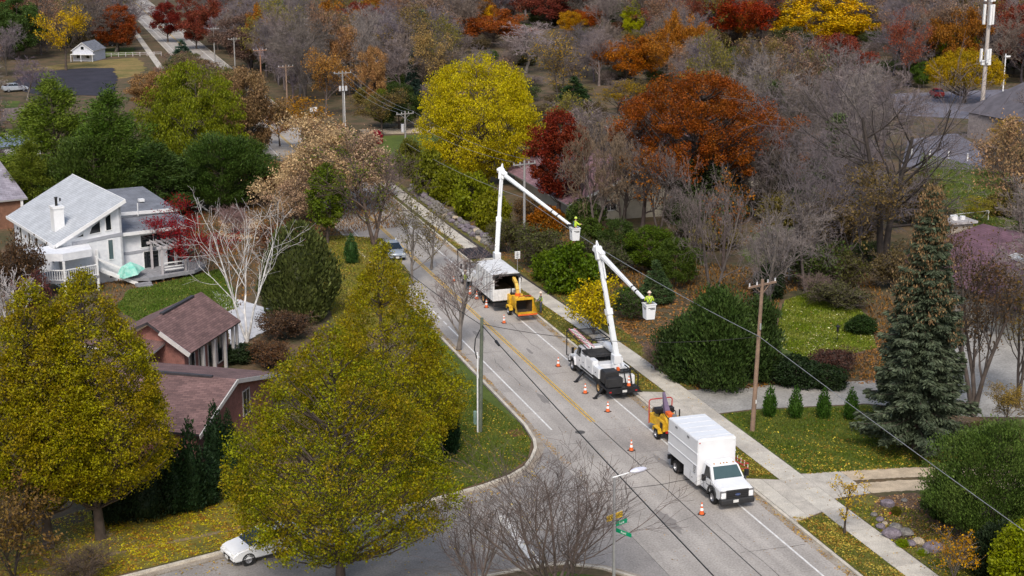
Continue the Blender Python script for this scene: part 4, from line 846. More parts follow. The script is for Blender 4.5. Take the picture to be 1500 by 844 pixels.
# ---- shared far/mid kinds -------------------------------------------------
FARB = [(bare_meshes(100 + i, 14, 10, SP_FAR[:3] + [(6, 36, .7, 3, .2, .08, .2)] if i % 2 else SP_BARE[:3] + [(6, 36, .6, 2, .2, .08, .2)], rmin=.02, stems=1 if i % 3 else 2), (14, 10)) for i in range(6)]
LF = {}
def kind(name):
    if name in LF: return LF[name]
    f = {
     'round': lambda: leafy_env(11, 'oval', 12, 11, 1.5, 300, 110, .27, LEAF, cl=.9, limbs=50, lobes=.26, gaps=.4),
     'round2': lambda: leafy_env(12, 'dome', 12, 12, 1.8, 300, 110, .27, LEAF, cl=1.0, limbs=50, lobes=.3, gaps=.4),
     'dome': lambda: leafy_env(13, 'dome', 10, 12, 1.0, 340, 100, .27, LEAFY, cl=.8, limbs=40, lobes=.3),
     'oakfar': lambda: leafy_env(14, 'dome', 12, 13, 3.2, 150, 200, .28, OAK, cl=1.2, limbs=80, lobes=.4, shell=.3, gaps=.8),
     'oakfar2': lambda: leafy_env(15, 'oval', 13, 11, 2.4, 150, 200, .28, OAK, cl=1.15, limbs=80, lobes=.4, shell=.3, gaps=.8),
     'sparse': lambda: leafy_on(16, 12, 10, [(10, 42, .58, 5, .25, .1, .14), (7, 40, .55, 4, .2, .08, .18), (5, 38, .6, 3, .2, .06, .2)], LEAF, 18, .24, .34, keep=.8, rmin=.02),
     'sparse2': lambda: leafy_on(17, 12, 10, [(10, 36, .6, 5, .25, .14, .12), (7, 40, .55, 4, .2, .08, .18), (6, 38, .6, 3, .2, .06, .2)], LEAFY, 16, .24, .34, keep=.6, rmin=.02),
     'conifer': lambda: leafy_env(18, 'cone', 13, 6.5, .6, 420, 40, .34, NEED, cl=.55, shell=.6, limbs=60, orient='out', aspect=.4, lobes=.12),
     'pine': lambda: leafy_env(19, 'oval', 14, 10, 1.0, 340, 130, .38, NEED, cl=1.05, shell=.4, limbs=60, orient='up', aspect=.26, lobes=.42, gaps=.5),
     'pine2': lambda: leafy_env(20, 'flame', 14, 10, .8, 340, 130, .38, NEED, cl=1.05, shell=.4, limbs=60, orient='out', aspect=.26, lobes=.42, gaps=.5),
     'shrub': lambda: leafy_env(21, 'dome', 3, 4, .1, 200, 40, .2, LEAF, cl=.45, limbs=30, r0=.04),
     'shrub2': lambda: leafy_env(22, 'dome', 3, 4, .1, 150, 40, .22, LEAFY, cl=.5, limbs=30, r0=.04, lobes=.3),
     'thicket': lambda: leafy_on(23, 4, 5, [(8, 35, .6, 4, .1, .12, .14), (7, 38, .6, 3, .2, .1, .2), (5, 38, .6, 3, .2, .05, .2)], LEAF, 5, .2, .2, stems=7, keep=.6, rmin=.012, split=1, r0=.07),
     'brush': lambda: bare_meshes(24, 4, 5, [(8, 35, .6, 4, .1, .12, .14), (7, 38, .6, 3, .2, .1, .2), (6, 38, .6, 3, .2, .05, .2)], stems=7, rmin=.012, split=1, r0=.07),
     'column': lambda: evergreen(25, 'flame', 6, 1.6, 2600, .22, NEED),
    }
    dims = {'round': (12, 11), 'round2': (12, 12), 'dome': (10, 12), 'oakfar': (12, 13), 'oakfar2': (13, 11), 'sparse': (12, 10), 'sparse2': (12, 10), 'conifer': (13, 6.5), 'pine': (14, 10), 'pine2': (14, 10),
            'shrub': (3, 4), 'shrub2': (3, 4), 'thicket': (4, 5), 'brush': (4, 5), 'column': (6, 1.6)}
    LF[name] = (f[name](), dims[name]); return LF[name]
KEEP = []     # picture boxes no random tree may stand in front of: x0, y0, x1, y1, distance of what they protect
def put(px_, by, ty, wpx, knd, col, label, cat='tree', name='tree', group=None, bark=DARKB, own=None, keepout=None, tw=None):
    b = base_at(px_, by); h = height(px_, by, ty); d = proj(b)[2]; wd = wpx * d / FPX
    if own: me = own(h, wd); o = plant(name, me, b, label, cat, group, leaf=col, bark=bark, tw=tw)
    else:
        m, dm = (kind(knd) if isinstance(knd, str) else knd); o = plant(name, m, b, label, cat, group, scale=sc(dm, h, wd), leaf=col, bark=bark, tw=tw)
    if keepout: KEEP.append((*keepout[:3], keepout[3] - .24 * (keepout[3] - keepout[1]), d))
    return o
YEL = (.62, .50, .02); OLI = (.45, .42, .02); PEARC = (.27, .255, .006); GRN = (.07, .12, .02); DGR = (.028, .060, .018); CRIM = (.17, .022, .020); RUST = (.30, .085, .015); RUSTD = (.20, .05, .018)
TAN = (.42, .26, .15); ORG = (.52, .25, .03); GOLD = (.62, .40, .03); YG = (.22, .25, .02); LG = (.13, .20, .02); BROWN = (.17, .09, .035)

# ---- the street trees in front -------------------------------------------
pear = lambda seed, prf='tear', base=2.2, ncl=1500, per=26, **k: (lambda h, w_: leafy_env(seed, prf, h, w_, base, int(ncl * 1.3), int(per * 1.7), .12, PEAR, cl=.44, shell=.5, limbs=150, lobes=.16, gaps=.5, **k))
put(148, 792, 393, 245, None, PEARC, 'big teardrop yellow-green street tree before the brown-roofed brick house, its trunk in leaf litter', name='street_tree', own=pear(31, ncl=1700), group='yellow-green teardrop street trees')
put(72, 806, 408, 205, None, (.26, .25, .006), 'yellow-green street tree at the picture edge, merged with its taller neighbour', name='street_tree', own=pear(32, ncl=1500), group='yellow-green teardrop street trees')
put(500, 868, 474, 356, None, (.20, .215, .008), 'broad yellow-green street tree standing over the parked white car', name='street_tree', own=pear(33, 'skirt', 2.3, 1900, 21), group='yellow-green teardrop street trees')
put(568, 692, 350, 250, None, PEARC, 'pointed yellow-green street tree by the corner lawn, behind the broad one', name='street_tree', own=pear(34, 'spire', 1.4, 1500), group='yellow-green teardrop street trees')
put(672, 513, 352, 120, None, None, 'slender leafless street tree on the verge beside the left white line', name='bare_tree', own=lambda h, w_: bare_meshes(41, h, w_, SP_UP + [(4, 34, .55, 3, .2, .08, .14)], rmin=.012, r0=.16), tw=(.21, .16, .15), bark=GREYB, keepout=(600, 350, 740, 515))
put(603, 418, 285, 95, None, (.16, .13, .03), 'thin street tree with a few brown leaves beside the road behind the pointed one', name='street_tree', own=lambda h, w_: leafy_on(42, h, w_, SP_UP, LEAFY, 3, .16, .12, keep=.6, rmin=.012, r0=.14), bark=GREYB, keepout=(560, 280, 650, 420))
put(632, 395, 300, 70, None, (.16, .12, .04), 'small half-bare tree behind the thin street tree, nearer the silver car', name='street_tree', own=lambda h, w_: leafy_on(43, h, w_, SP_UP, LEAFY, 3, .16, .12, keep=.6, rmin=.012, r0=.12), bark=GREYB)
put(548, 360, 188, 190, None, (.13, .15, .02), 'two-stemmed tree with dark limbs, half bare, over the road bend', name='tree', own=lambda h, w_: leafy_on(44, h, w_, [(9, 38, .62, 6, .2, .12, .12), (7, 42, .55, 4, .2, .08, .16), (6, 40, .55, 3, .2, .05, .2)], LEAFY, 4, .24, .2, stems=2, keep=.35, rmin=.02, r0=.34), bark=(.10, .07, .055), keepout=(450, 190, 640, 380))
put(480, 358, 238, 62, None, (.13, .17, .02), 'small green leaning tree left of the two-stemmed half-bare tree', name='tree', own=lambda h, w_: leafy_env(45, 'oval', h, w_, 1.5, 160, 40, .24, LEAFY, cl=.6, limbs=30, lobes=.3), keepout=(440, 230, 520, 380))
put(815, 880, 645, 330, None, None, 'wide leafless many-stemmed tree in the bottom corner island, in front of the street signs', name='bare_tree', own=lambda h, w_: bare_meshes(46, h, w_, [(7, 26, .66, 7, .1, .14, .07), (6, 30, .6, 5, .15, .12, .08), (6, 32, .62, 4, .2, .10, .1)], stems=7, rmin=.010, r0=.16, spreadstem=.36, trunk_frac=.72), tw=(.125, .092, .08), bark=(.14, .105, .09))
put(700, 875, 720, 150, None, None, 'leafless shrub-like tree at the bottom edge left of the wide one', name='bare_tree', own=lambda h, w_: bare_meshes(47, h, w_, [(6, 30, .66, 6, .1, .14, .1), (5, 34, .58, 4, .2, .1, .12), (4, 36, .6, 3, .2, .06, .14)], stems=5, rmin=.009, r0=.12, spreadstem=.4, trunk_frac=.7), tw=(.15, .11, .10), bark=(.17, .13, .12))
# ---- birches
birch_spec = [(6, 42, .66, 7, .25, .16, .14), (5, 42, .55, 6, .25, .08, .2), (4, 40, .5, 4, .3, .02, .24)]
put(362, 503, 272, 180, None, None, 'white-barked leafless birch between the brick house and the dark juniper', name='birch_tree', own=lambda h, w_: bare_meshes(48, h, w_, birch_spec, stems=3, rmin=.012, r0=.17, spreadstem=.3, split=3), tw=(.44, .41, .40), bark=WHITEB, keepout=(250, 270, 445, 510))
put(22, 500, 385, 80, None, None, 'young white birch with three bare stems at the picture edge', name='birch_tree', own=lambda h, w_: bare_meshes(49, h, w_, birch_spec, stems=3, rmin=.018, r0=.2, spreadstem=.25, split=3), tw=(.42, .38, .38), bark=(.5, .47, .46), keepout=(0, 380, 60, 500))
# ---- evergreens by the houses
put(438, 468, 325, 112, None, (.06, .075, .02), 'tall dark olive juniper beside the white birch', name='juniper', cat='tree', own=lambda h, w_: evergreen(50, 'dome', h, w_, 9000, .38, NEED, 'up', .4, lobes=.2), keepout=(385, 330, 495, 470))
put(515, 388, 342, 20, 'column', (.03, .075, .018), 'single slim dark green column cypress on the lawn by the road bend', name='column_cypress', cat='shrub')
for i, (x, by, ty, wp, lb_) in enumerate([(283, 752, 612, 40, 'wide dark column arborvitae at the pink brick wall under the white eave'), (318, 700, 588, 34, 'tall dark column arborvitae before the brick gable wall'), (337, 690, 600, 24, 'slim dark arborvitae right beside the tall one at the brick gable'), (258, 755, 640, 46, 'dark arborvitae half under the big teardrop street tree'), (305, 742, 655, 40, 'short dark arborvitae in the gap between the two tallest columns'), (345, 735, 640, 40, 'dark arborvitae at the edge of the broad street tree')]):
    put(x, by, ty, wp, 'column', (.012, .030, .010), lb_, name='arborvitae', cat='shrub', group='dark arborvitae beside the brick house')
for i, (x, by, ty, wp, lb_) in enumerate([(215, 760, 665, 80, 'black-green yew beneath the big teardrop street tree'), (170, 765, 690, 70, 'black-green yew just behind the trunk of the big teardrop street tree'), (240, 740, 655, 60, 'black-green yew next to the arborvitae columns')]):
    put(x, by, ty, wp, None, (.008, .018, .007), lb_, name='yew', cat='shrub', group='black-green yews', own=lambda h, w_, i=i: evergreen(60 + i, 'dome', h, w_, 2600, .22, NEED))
put(661, 668, 598, 22, None, (.012, .035, .012), 'dark rounded arborvitae at the edge of the corner lawn', name='arborvitae', cat='shrub', own=lambda h, w_: evergreen(64, 'dome', h, w_, 1800, .2, NEED))
for x, lb_ in ((1127, 'first small cone arborvitae, nearest the utility pole'), (1165, 'second small cone arborvitae from the utility pole'), (1206, 'third small cone arborvitae from the utility pole'), (1246, 'fourth small cone arborvitae, nearest the spruce')):
    put(x, 614 + (x > 1150) * 2 + (x > 1220) * 2, 566 + (x > 1180) * 3, 19, None, (.035, .085, .012), lb_, name='arborvitae', cat='shrub', group='row of small cone arborvitae on the lawn', own=lambda h, w_, x=x: evergreen(x, 'flame', h, w_, 1500, .14, NEED, lobes=.04), keepout=(x - 12, 560, x + 12, 615))
put(1002, 548, 462, 78, None, (.028, .05, .013), 'darker evergreen hump at the road side of the massive thicket', name='evergreen_thicket', cat='shrub', own=lambda h, w_: leafy_env(166, 'dome', h, w_, .1, 200, 70, .26, NEED, cl=.8, shell=.6, limbs=10, orient='up', aspect=.45, lobes=.45))
put(1108, 560, 425, 66, None, (.03, .055, .013), 'dark evergreen flank behind the utility pole', name='evergreen_thicket', cat='shrub', own=lambda h, w_: leafy_env(167, 'dome', h, w_, .1, 200, 70, .26, NEED, cl=.8, shell=.6, limbs=10, orient='up', aspect=.45, lobes=.45))
vine = put(1050, 566, 418, 112, None, (.035, .065, .014), 'massive dark green yew-like thicket beyond the driveway, left of the pole', name='evergreen_thicket', cat='shrub', own=lambda h, w_: leafy_env(66, 'dome', h, w_, .1, 520, 90, .26, NEED, cl=.95, shell=.62, limbs=30, orient='up', aspect=.45, lobes=.42), keepout=(975, 410, 1135, 560))
put(960, 520, 440, 60, None, (.04, .06, .016), 'dark evergreen shoulder on the road side of the massive thicket', name='evergreen_thicket', cat='shrub', own=lambda h, w_: leafy_env(67, 'dome', h, w_, .1, 300, 30, .26, NEED, cl=.5, shell=.6, limbs=10, orient='up', aspect=.5, lobes=.22)) if 0 else None
put(1450, 800, 612, 175, None, (.06, .10, .02), 'large rounded dark green yew at the right picture edge below the gravel driveway', name='yew', cat='shrub', own=lambda h, w_: leafy_env(68, 'oval', h, w_, .2, 620, 95, .14, NEED, cl=.62, shell=.6, limbs=40, orient='up', aspect=.45, lobes=.4))
put(1392, 762, 690, 80, None, (.035, .065, .012), 'low dark yew sprawling left of the large rounded one', name='yew', cat='shrub', own=lambda h, w_: leafy_env(69, 'dome', h, w_, .05, 420, 30, .16, NEED, cl=.4, shell=.6, limbs=10, orient='up', aspect=.5, lobes=.25))
put(1462, 850, 765, 90, None, (.012, .022, .008), 'very dark low yew under the large rounded one at the bottom edge', name='yew', cat='shrub', own=lambda h, w_: leafy_env(70, 'dome', h, w_, .05, 420, 30, .16, NEED, cl=.4, shell=.6, limbs=10, orient='up', aspect=.5))
put(1490, 875, 762, 90, None, (.22, .26, .02), 'yellow-green bush in the bottom right corner', name='bush', cat='bush', own=lambda h, w_: leafy_env(71, 'dome', h, w_, .1, 400, 30, .15, LEAF, cl=.4, limbs=20))
put(1397, 850, 776, 85, None, (.50, .28, .03), 'low orange-leaved shrub between the boulders and the bottom edge', name='bush', cat='bush', own=lambda h, w_: leafy_on(72, h, w_, [(6, 38, .6, 4, .1, .1, .12), (5, 38, .6, 3, .2, .05, .2)], LEAF, 8, .12, .1, stems=6, keep=.8, rmin=.01, split=1, r0=.04), bark=GREYB)
put(1237, 784, 692, 62, None, (.58, .42, .08), 'young tree with sparse yellow leaves on the verge', name='sapling', cat='tree', own=lambda h, w_: leafy_on(73, h, w_, [(10, 45, .5, 5, .3, .1, .12), (6, 40, .5, 4, .2, .08, .18)], LEAF, 12, .12, .1, keep=.8, rmin=.009, r0=.07, trunk_frac=.85), bark=(.09, .07, .06))
put(870, 492, 405, 66, None, (.56, .42, .02), 'yellow leafy shrub behind the middle bucket truck', name='bush', cat='bush', own=lambda h, w_: leafy_on(74, h, w_, [(7, 32, .6, 4, .1, .14, .12), (6, 36, .6, 3, .2, .1, .16)], LEAFY, 14, .2, .22, stems=6, keep=1, rmin=.012, split=1, r0=.06), keepout=(835, 400, 905, 490))
# ---- the blue spruce with tan cones
def spruce(h, w_):
    rs = np.random.RandomState(80); tiers = 30; br = []; tips = []
    for i in range(tiers):
        f = (i + .5) / tiers; z = 1.0 + f * (h - 1.4); rad = w_ / 2 * (1 - f) ** .8 * (1 + .08 * math.sin(i * 2.3)) + .12; n = int(13 - 6 * f)
        for k in range(n):
            if f < .16 and k % 3 == 0: continue
            q = 2 * math.pi * (k + rs.rand() * .6) / n + i; r = rad * rs.uniform(.75, 1.1)
            t = np.linspace(0, 1, 5); x = r * t; zz = z + .10 * r * t * 2 - r * .42 * t ** 1.7 + .22 * r * t ** 3
            br.append(np.stack([x * math.cos(q), x * math.sin(q), zz], 1))
    B = np.array(br); RR = np.linspace(.045, .012, 5)[None] * np.ones((len(B), 1)); pts = []; dirs = []
    for b in B:
        L = np.linalg.norm(b[-1] - b[0]); n = int(76 + 92 * L)
        t = rs.uniform(.18, 1.04, n) ** .8; f = np.clip(t * 4, 0, 3.999); i0 = f.astype(int); p = b[i0] + (b[i0 + 1] - b[i0]) * (f - i0)[:, None]
        d = unit((b[-1] - b[0]))[None] * np.ones((n, 1)); side = unit(np.cross(d, [0, 0, 1.])); s = rs.normal(size=(n, 1)); sp = side * s * (.16 + .2 * L * (1 - t[:, None]) * .7)
        pts.append(p + sp + np.column_stack([np.zeros((n, 2)), -np.abs(rs.normal(size=n)) * .16])); dirs.append(unit(d + side * np.sign(s) * .8 + np.array([0, 0, -.35])))
    P = np.concatenate(pts); D = np.concatenate(dirs); V, F = leaves(rs, P, .32, .11, D, .35)
    tv = join([tubes(np.array([[[0, 0, 0], [0, 0, h * .3], [.05, 0, h * .6], [0, 0, h]]]), np.array([[.26, .2, .12, .02]]), 8), tubes(B, RR, 4)])
    C2 = B[:, -1]; sel = (C2[:, 2] > h * .42) & (rs.rand(len(C2)) < .95); Cc = np.concatenate([C2[sel], B[:, 3][sel]]); Cc = Cc[rs.rand(len(Cc)) < np.clip((Cc[:, 2] / h - .36) * 1.7, .05, .8)]
    per = 46; Q = Cc[:, None] + rs.normal(size=(len(Cc), per, 3)) * np.array([.19, .19, .2]) - np.array([0, 0, .1]); V2, F2 = leaves(rs, Q.reshape(-1, 3), .17, .07, np.array([0, 0, -1.]) * np.ones((len(Cc) * per, 3)), .5)
    return np_mesh('trunk', *tv, [BARK], smooth=True), np_mesh('crown', V, F, [NEED]), np_mesh('cones', V2, F2, [OAK])
sb = base_at(1340, 662); shh = height(1340, 662, 266); sm = spruce(shh, 165 * proj(sb)[2] / FPX)
sp = plant('spruce_tree', sm, sb, 'blue-green spruce with tan cones hanging in its upper half', 'tree', leaf=(.062, .080, .048), bark=(.10, .07, .06))
cn = link('cones', sm[2], sp, (.26, .165, .09)); cn['kind'] = 'stuff'; KEEP.append((1265, 265, 1425, 660, proj(sb)[2]))
# ---- big bare trees on the right
put(1292, 405, 40, 330, None, None, 'huge leafless tree with forked dark trunk towering right of the oaks', name='bare_tree', own=lambda h, w_: bare_meshes(82, h, w_, [(9, 52, .64, 7, .35, .08, .1), (7, 44, .56, 6, .2, .06, .15), (5, 40, .6, 4, .2, .05, .18), (4, 38, .6, 2, .2, .04, .18)], stems=2, rmin=.013, r0=.62, spreadstem=.12, trunk_frac=.7, split=3), bark=(.045, .035, .03), tw=(.17, .14, .145), keepout=(1215, 60, 1385, 500))
put(1120, 530, 270, 150, None, None, 'leafless tree with a grey forked trunk rising behind the massive dark thicket', name='bare_tree', own=lambda h, w_: bare_meshes(83, h, w_, SP_THIN, stems=1, rmin=.012, r0=.26), bark=(.12, .10, .085), tw=(.15, .125, .12), keepout=(1095, 400, 1140, 530))
put(1425, 612, 325, 150, None, (.13, .075, .035), 'three-stemmed tree with thin russet leaves right of the spruce', name='tree', own=lambda h, w_: leafy_on(84, h, w_, [(8, 36, .6, 6, .25, .12, .12), (7, 38, .52, 5, .2, .08, .16), (6, 38, .55, 3, .2, .05, .2)], LEAFY, 5, .17, .22, stems=3, keep=.8, rmin=.013, r0=.3, spreadstem=.28), bark=(.09, .07, .06), keepout=(1390, 330, 1480, 600))
put(1490, 600, 380, 120, None, (.20, .13, .03), 'tawny half-bare tree cut by the picture edge beside the maroon roof', name='tree', own=lambda h, w_: leafy_on(85, h, w_, [(8, 36, .6, 6, .2, .12, .12), (7, 38, .52, 5, .2, .08, .16), (5, 38, .55, 3, .2, .05, .2)], LEAFY, 5, .17, .22, stems=2, keep=.5, rmin=.013, r0=.2), bark=(.09, .07, .06))
put(1492, 380, 170, 150, 'sparse2', TAN, 'pale tan half-bare tree beyond the maroon roof', name='tree', bark=DARKB)
# ---- landmark trees of the middle distance
put(703, 270, 74, 182, None, (.50, .43, .018), 'brilliant yellow round tree on the green lawn by the road', name='yellow_tree', own=lambda h, w_: leafy_env(90, 'oval', h, w_, .3, 700, 120, .20, LEAF, cl=.95, limbs=90, lobes=.22, shell=.5, gaps=.35, orient='down', aspect=.6), keepout=(610, 75, 795, 268))
put(818, 318, 157, 96, None, (.17, .028, .018), 'deep crimson oak beside the far boom', name='oak_tree', own=lambda h, w_: leafy_env(91, 'oval', h, w_, 2.0, 260, 130, .22, OAK, cl=.75, limbs=70, lobes=.3, gaps=.5, shell=.4), keepout=(770, 155, 865, 320))
put(1016, 320, 102, 275, None, (.225, .062, .018), 'great spreading oak full of rust-orange leaves over the mauve roof', name='oak_tree', own=lambda h, w_: leafy_env(92, 'dome', h, w_, 5.0, 430, 190, .20, OAK, cl=1.05, limbs=150, lobes=.34, gaps=.6, shell=.3, r0=.46), bark=(.06, .045, .04), keepout=(900, 100, 1175, 320))
put(940, 345, 215, 110, None, (.27, .10, .025), 'low rust-leaved oak in front of the off-white gable', name='oak_tree', own=lambda h, w_: leafy_on(93, h, w_, SP_OAK, OAK, 5, .26, .3, keep=.35, rmin=.016, r0=.26), bark=(.07, .05, .045), keepout=(900, 230, 1000, 330))
put(872, 345, 172, 100, None, (.20, .14, .09), 'grey tangled near-leafless tree between the crimson oak and the gable', name='bare_tree', own=lambda h, w_: bare_meshes(94, h, w_, SP_BARE, stems=2, rmin=.016, r0=.26), bark=(.11, .085, .075), tw=(.25, .21, .20), keepout=(830, 175, 920, 300))
put(1045, 470, 225, 150, None, None, 'leafless grey tree in front of the rust-orange oak', name='bare_tree', own=lambda h, w_: bare_meshes(95, h, w_, SP_THIN, stems=2, rmin=.011, r0=.24), bark=(.10, .08, .07), tw=(.17, .135, .13))
put(1060, 400, 250, 90, None, (.28, .10, .02), 'small rust-leaved oak low under the great spreading one', name='oak_tree', own=lambda h, w_: leafy_on(96, h, w_, SP_OAK, OAK, 5, .24, .26, keep=.4, rmin=.016, r0=.2), bark=(.07, .05, .045))
put(1180, 430, 180, 150, None, None, 'leafless tree with pale twigs left of the huge forked one', name='bare_tree', own=lambda h, w_: bare_meshes(97, h, w_, SP_THIN, stems=2, rmin=.011, r0=.26), bark=(.10, .08, .075), tw=(.17, .14, .145))
put(1190, 300, 190, 80, 'oakfar2', (.29, .10, .02), 'small rust oak between the great oak and the huge leafless tree', name='oak_tree', bark=DARKB)
put(918, 125, 46, 112, 'oakfar', (.32, .10, .018), 'domed rust-orange oak alone in the mid woods above the great oak', name='oak_tree', bark=DARKB, keepout=(860, 40, 985, 155))
put(928, 60, 0, 38, 'round', (.42, .44, .03), 'narrow lemon-green tree behind the domed rust oak', name='tree', keepout=(908, 2, 948, 48))
put(820, 150, 45, 105, None, (.40, .27, .06), 'grey tree with thin yellow leaves left of the domed rust oak', name='tree', own=lambda h, w_: leafy_on(98, h, w_, [(10, 42, .58, 5, .25, .1, .14), (7, 40, .55, 4, .2, .08, .18), (6, 38, .6, 3, .2, .06, .2)], LEAF, 4, .28, .3, keep=.5, rmin=.025, stems=2), bark=(.10, .08, .07), keepout=(770, 60, 865, 150))
put(840, 165, 112, 70, 'conifer', (.022, .05, .014), 'dark green pine under the grey yellow-leaved tree', name='pine_tree')
put(905, 170, 118, 80, 'sparse2', (.33, .20, .02), 'mustard shrub-like tree beneath the domed rust oak', name='tree')
put(1080, 70, -22, 118, 'oakfar', (.24, .035, .018), 'big dark red oak at the top edge', name='oak_tree', keepout=(1030, 0, 1140, 50))
put(1205, 64, -16, 165, 'dome', (.66, .40, .03), 'wide golden yellow tree at the top edge', name='tree', bark=BROWNB, keepout=(1135, 0, 1280, 55))
put(1412, 152, 70, 118, None, (.42, .27, .03), 'mustard multi-stemmed round tree by the parking lot', name='tree', own=lambda h, w_: leafy_env(99, 'dome', h, w_, 3.0, 300, 110, .22, LEAFY, cl=.9, limbs=60, r0=.3), keepout=(1350, 45, 1475, 152))
put(1400, 118, 42, 66, 'round', (.24, .30, .02), 'bright green round tree behind the mustard one', name='tree', keepout=(1365, 42, 1440, 95))
put(1350, 130, 90, 36, 'round', (.10, .17, .03), 'small green tree at the back corner of the parking lot', name='tree')
put(1470, 230, 170, 60, 'sparse2', (.50, .30, .05), 'orange-yellow shrub-like tree at the foot of the mast', name='tree')
put(97, 104, 8, 84, 'sparse', (.66, .46, .05), 'airy yellow-orange tree beside the small grey house', name='tree', keepout=(58, 10, 140, 98))
put(174, 76, 4, 66, 'round2', (.27, .085, .03), 'round russet tree right of the small grey house', name='tree', keepout=(140, 5, 208, 72))
put(28, 88, -6, 90, 'round', (.07, .12, .03), 'big green tree in the top left corner', name='tree', keepout=(0, 0, 70, 60))
put(268, 98, 58, 46, 'conifer', (.035, .075, .045), 'small blue-green pine beside the far road', name='pine_tree', keepout=(248, 55, 300, 95))
put(122, 22, -30, 40, 'conifer', (.02, .05, .035), 'dark conifer at the top edge behind the russet tree', name='pine_tree')
put(246, 62, 0, 50, 'oakfar2', (.16, .02, .018), 'crimson tree just right of the far road', name='oak_tree', keepout=(222, 2, 262, 55))
put(288, 72, 12, 52, 'oakfar2', (.17, .035, .025), 'second crimson tree a little right of the far road', name='oak_tree')
for x, by, ty, wp, c_, lb_ in ((88, 298, 106, 120, (.055, .105, .022), 'tall green pine above the white angular house'), (170, 312, 122, 120, (.034, .080, .020), 'darker pine next to the tall green one'), (145, 322, 190, 130, (.028, .060, .018), 'dark pine low behind the white angular house'), (232, 318, 205, 120, (.022, .052, .018), 'dark pine behind the grey stepped roof'), (325, 312, 190, 110, (.024, .058, .018), 'dark pine above the red-leaved tree'), (372, 290, 200, 80, (.030, .070, .020), 'low dark green pine at the end of the pine belt'), (50, 322, 200, 80, (.06, .10, .022), 'light green pine beside the grey shingle roof')):
    put(x, by, ty, wp * 1.18, 'pine' if x % 2 else 'pine2', (c_[0] * 1.45, c_[1] * 1.15, c_[2] * .6), lb_, name='pine_tree', group='pines behind the white house')
KEEP.append((30, 110, 210, 300, 160)); KEEP.append((205, 88, 410, 300, 160))
put(288, 285, 84, 168, None, (.17, .20, .02), 'big yellow-green willow rising out of the pines', name='willow_tree', own=lambda h, w_: leafy_env(101, 'dome', h, w_, 1.5, 420, 130, .25, LEAF, cl=1.0, limbs=80, lobes=.26, gaps=.3, shell=.45, orient='down', aspect=.45), bark=(.10, .08, .06))
put(268, 404, 290, 140, None, (.24, .02, .03), 'dark red crab-apple tree in front of the white angular house', name='tree', own=lambda h, w_: leafy_on(102, h, w_, [(9, 52, .62, 5, .2, .06, .16), (7, 42, .55, 4, .2, .04, .2), (6, 40, .55, 3, .2, .04, .2)], OAK, 22, .15, .26, keep=.9, rmin=.012, r0=.16), bark=(.08, .05, .05), keepout=(200, 290, 335, 400))
put(455, 325, 178, 175, None, (.56, .42, .24), 'pale tan-pink tree with fine leaves left of the road', name='tree', own=lambda h, w_: leafy_on(103, h, w_, [(10, 42, .58, 5, .2, .1, .14), (8, 40, .55, 4, .2, .08, .18), (6, 38, .6, 3, .2, .06, .2)], LEAF, 30, .24, .42, keep=.9, rmin=.016, stems=2), bark=(.14, .09, .07), keepout=(400, 180, 530, 300))
put(490, 290, 172, 110, 'sparse', (.52, .34, .20), 'tan tree between the two pale ones, farther back', name='tree')
put(440, 350, 255, 105, 'sparse', (.48, .34, .22), 'tan brushy tree below the pale ones, above the dark juniper', name='tree')
put(405, 300, 235, 80, 'sparse', (.46, .26, .14), 'low tan tree left of the pale ones at the pine belt', name='tree')
put(528, 310, 192, 140, None, (.52, .39, .26), 'second pale tan tree, nearer the road', name='tree', own=lambda h, w_: leafy_on(104, h, w_, [(10, 42, .58, 5, .2, .1, .14), (8, 40, .55, 4, .2, .08, .18), (6, 38, .6, 3, .2, .06, .2)], LEAF, 26, .24, .42, keep=.9, rmin=.016, stems=2), bark=(.14, .09, .07), keepout=(460, 190, 580, 290))
put(455, 225, 140, 105, 'sparse2', (.46, .22, .04), 'orange-brown tree at the far bend of the road', name='tree', keepout=(400, 130, 520, 215))
put(410, 215, 160, 60, 'sparse', (.42, .2, .05), 'small orange tree left of the one at the far bend', name='tree')
put(512, 140, 32, 62, 'oakfar2', (.40, .22, .11), 'upright tan-brown tree standing out of the grey woods', name='tree', keepout=(485, 32, 545, 130))
put(548, 165, 62, 46, 'oakfar2', (.38, .21, .10), 'tan-brown tree lower right of the upright one', name='tree', keepout=(530, 62, 575, 150))
put(560, 200, 130, 90, 'sparse', (.20, .15, .05), 'olive-brown tree beneath the tan pair', name='tree')
put(632, 150, 36, 66, 'sparse', (.42, .30, .12), 'cream-leaved tree left of the brilliant yellow one', name='tree', keepout=(600, 38, 665, 150))
put(655, 120, 55, 34, 'conifer', (.05, .07, .025), 'narrow olive conifer at the cream-leaved tree', name='pine_tree')
put(605, 150, 70, 34, 'conifer', (.02, .04, .03), 'narrow blue-black conifer in the grey woods', name='pine_tree')
put(585, 190, 118, 70, 'round2', (.055, .085, .02), 'low dark green tree at the end of the gravel path', name='tree')
put(560, 188, 130, 50, 'round', (.14, .17, .02), 'yellow-green tree at the gravel path', name='tree')
put(720, 70, 10, 110, 'oakfar', (.30, .085, .03), 'long rust-orange crown behind the brilliant yellow tree', name='oak_tree', keepout=(670, 18, 775, 70))
put(719, 52, 8, 26, 'round', (.72, .45, .02), 'small vivid yellow crown above the long rust one', name='tree', keepout=(705, 8, 735, 28))
put(770, 108, 30, 110, FARB[2], None, 'silver-grey leafless tree behind the brilliant yellow one', name='bare_tree', tw=(.36, .29, .29), bark=GREYB, keepout=(740, 40, 830, 90))
put(800, 40, -25, 110, 'oakfar', (.17, .04, .03), 'wide maroon oak at the top edge right of centre', name='oak_tree', keepout=(750, 0, 860, 30))
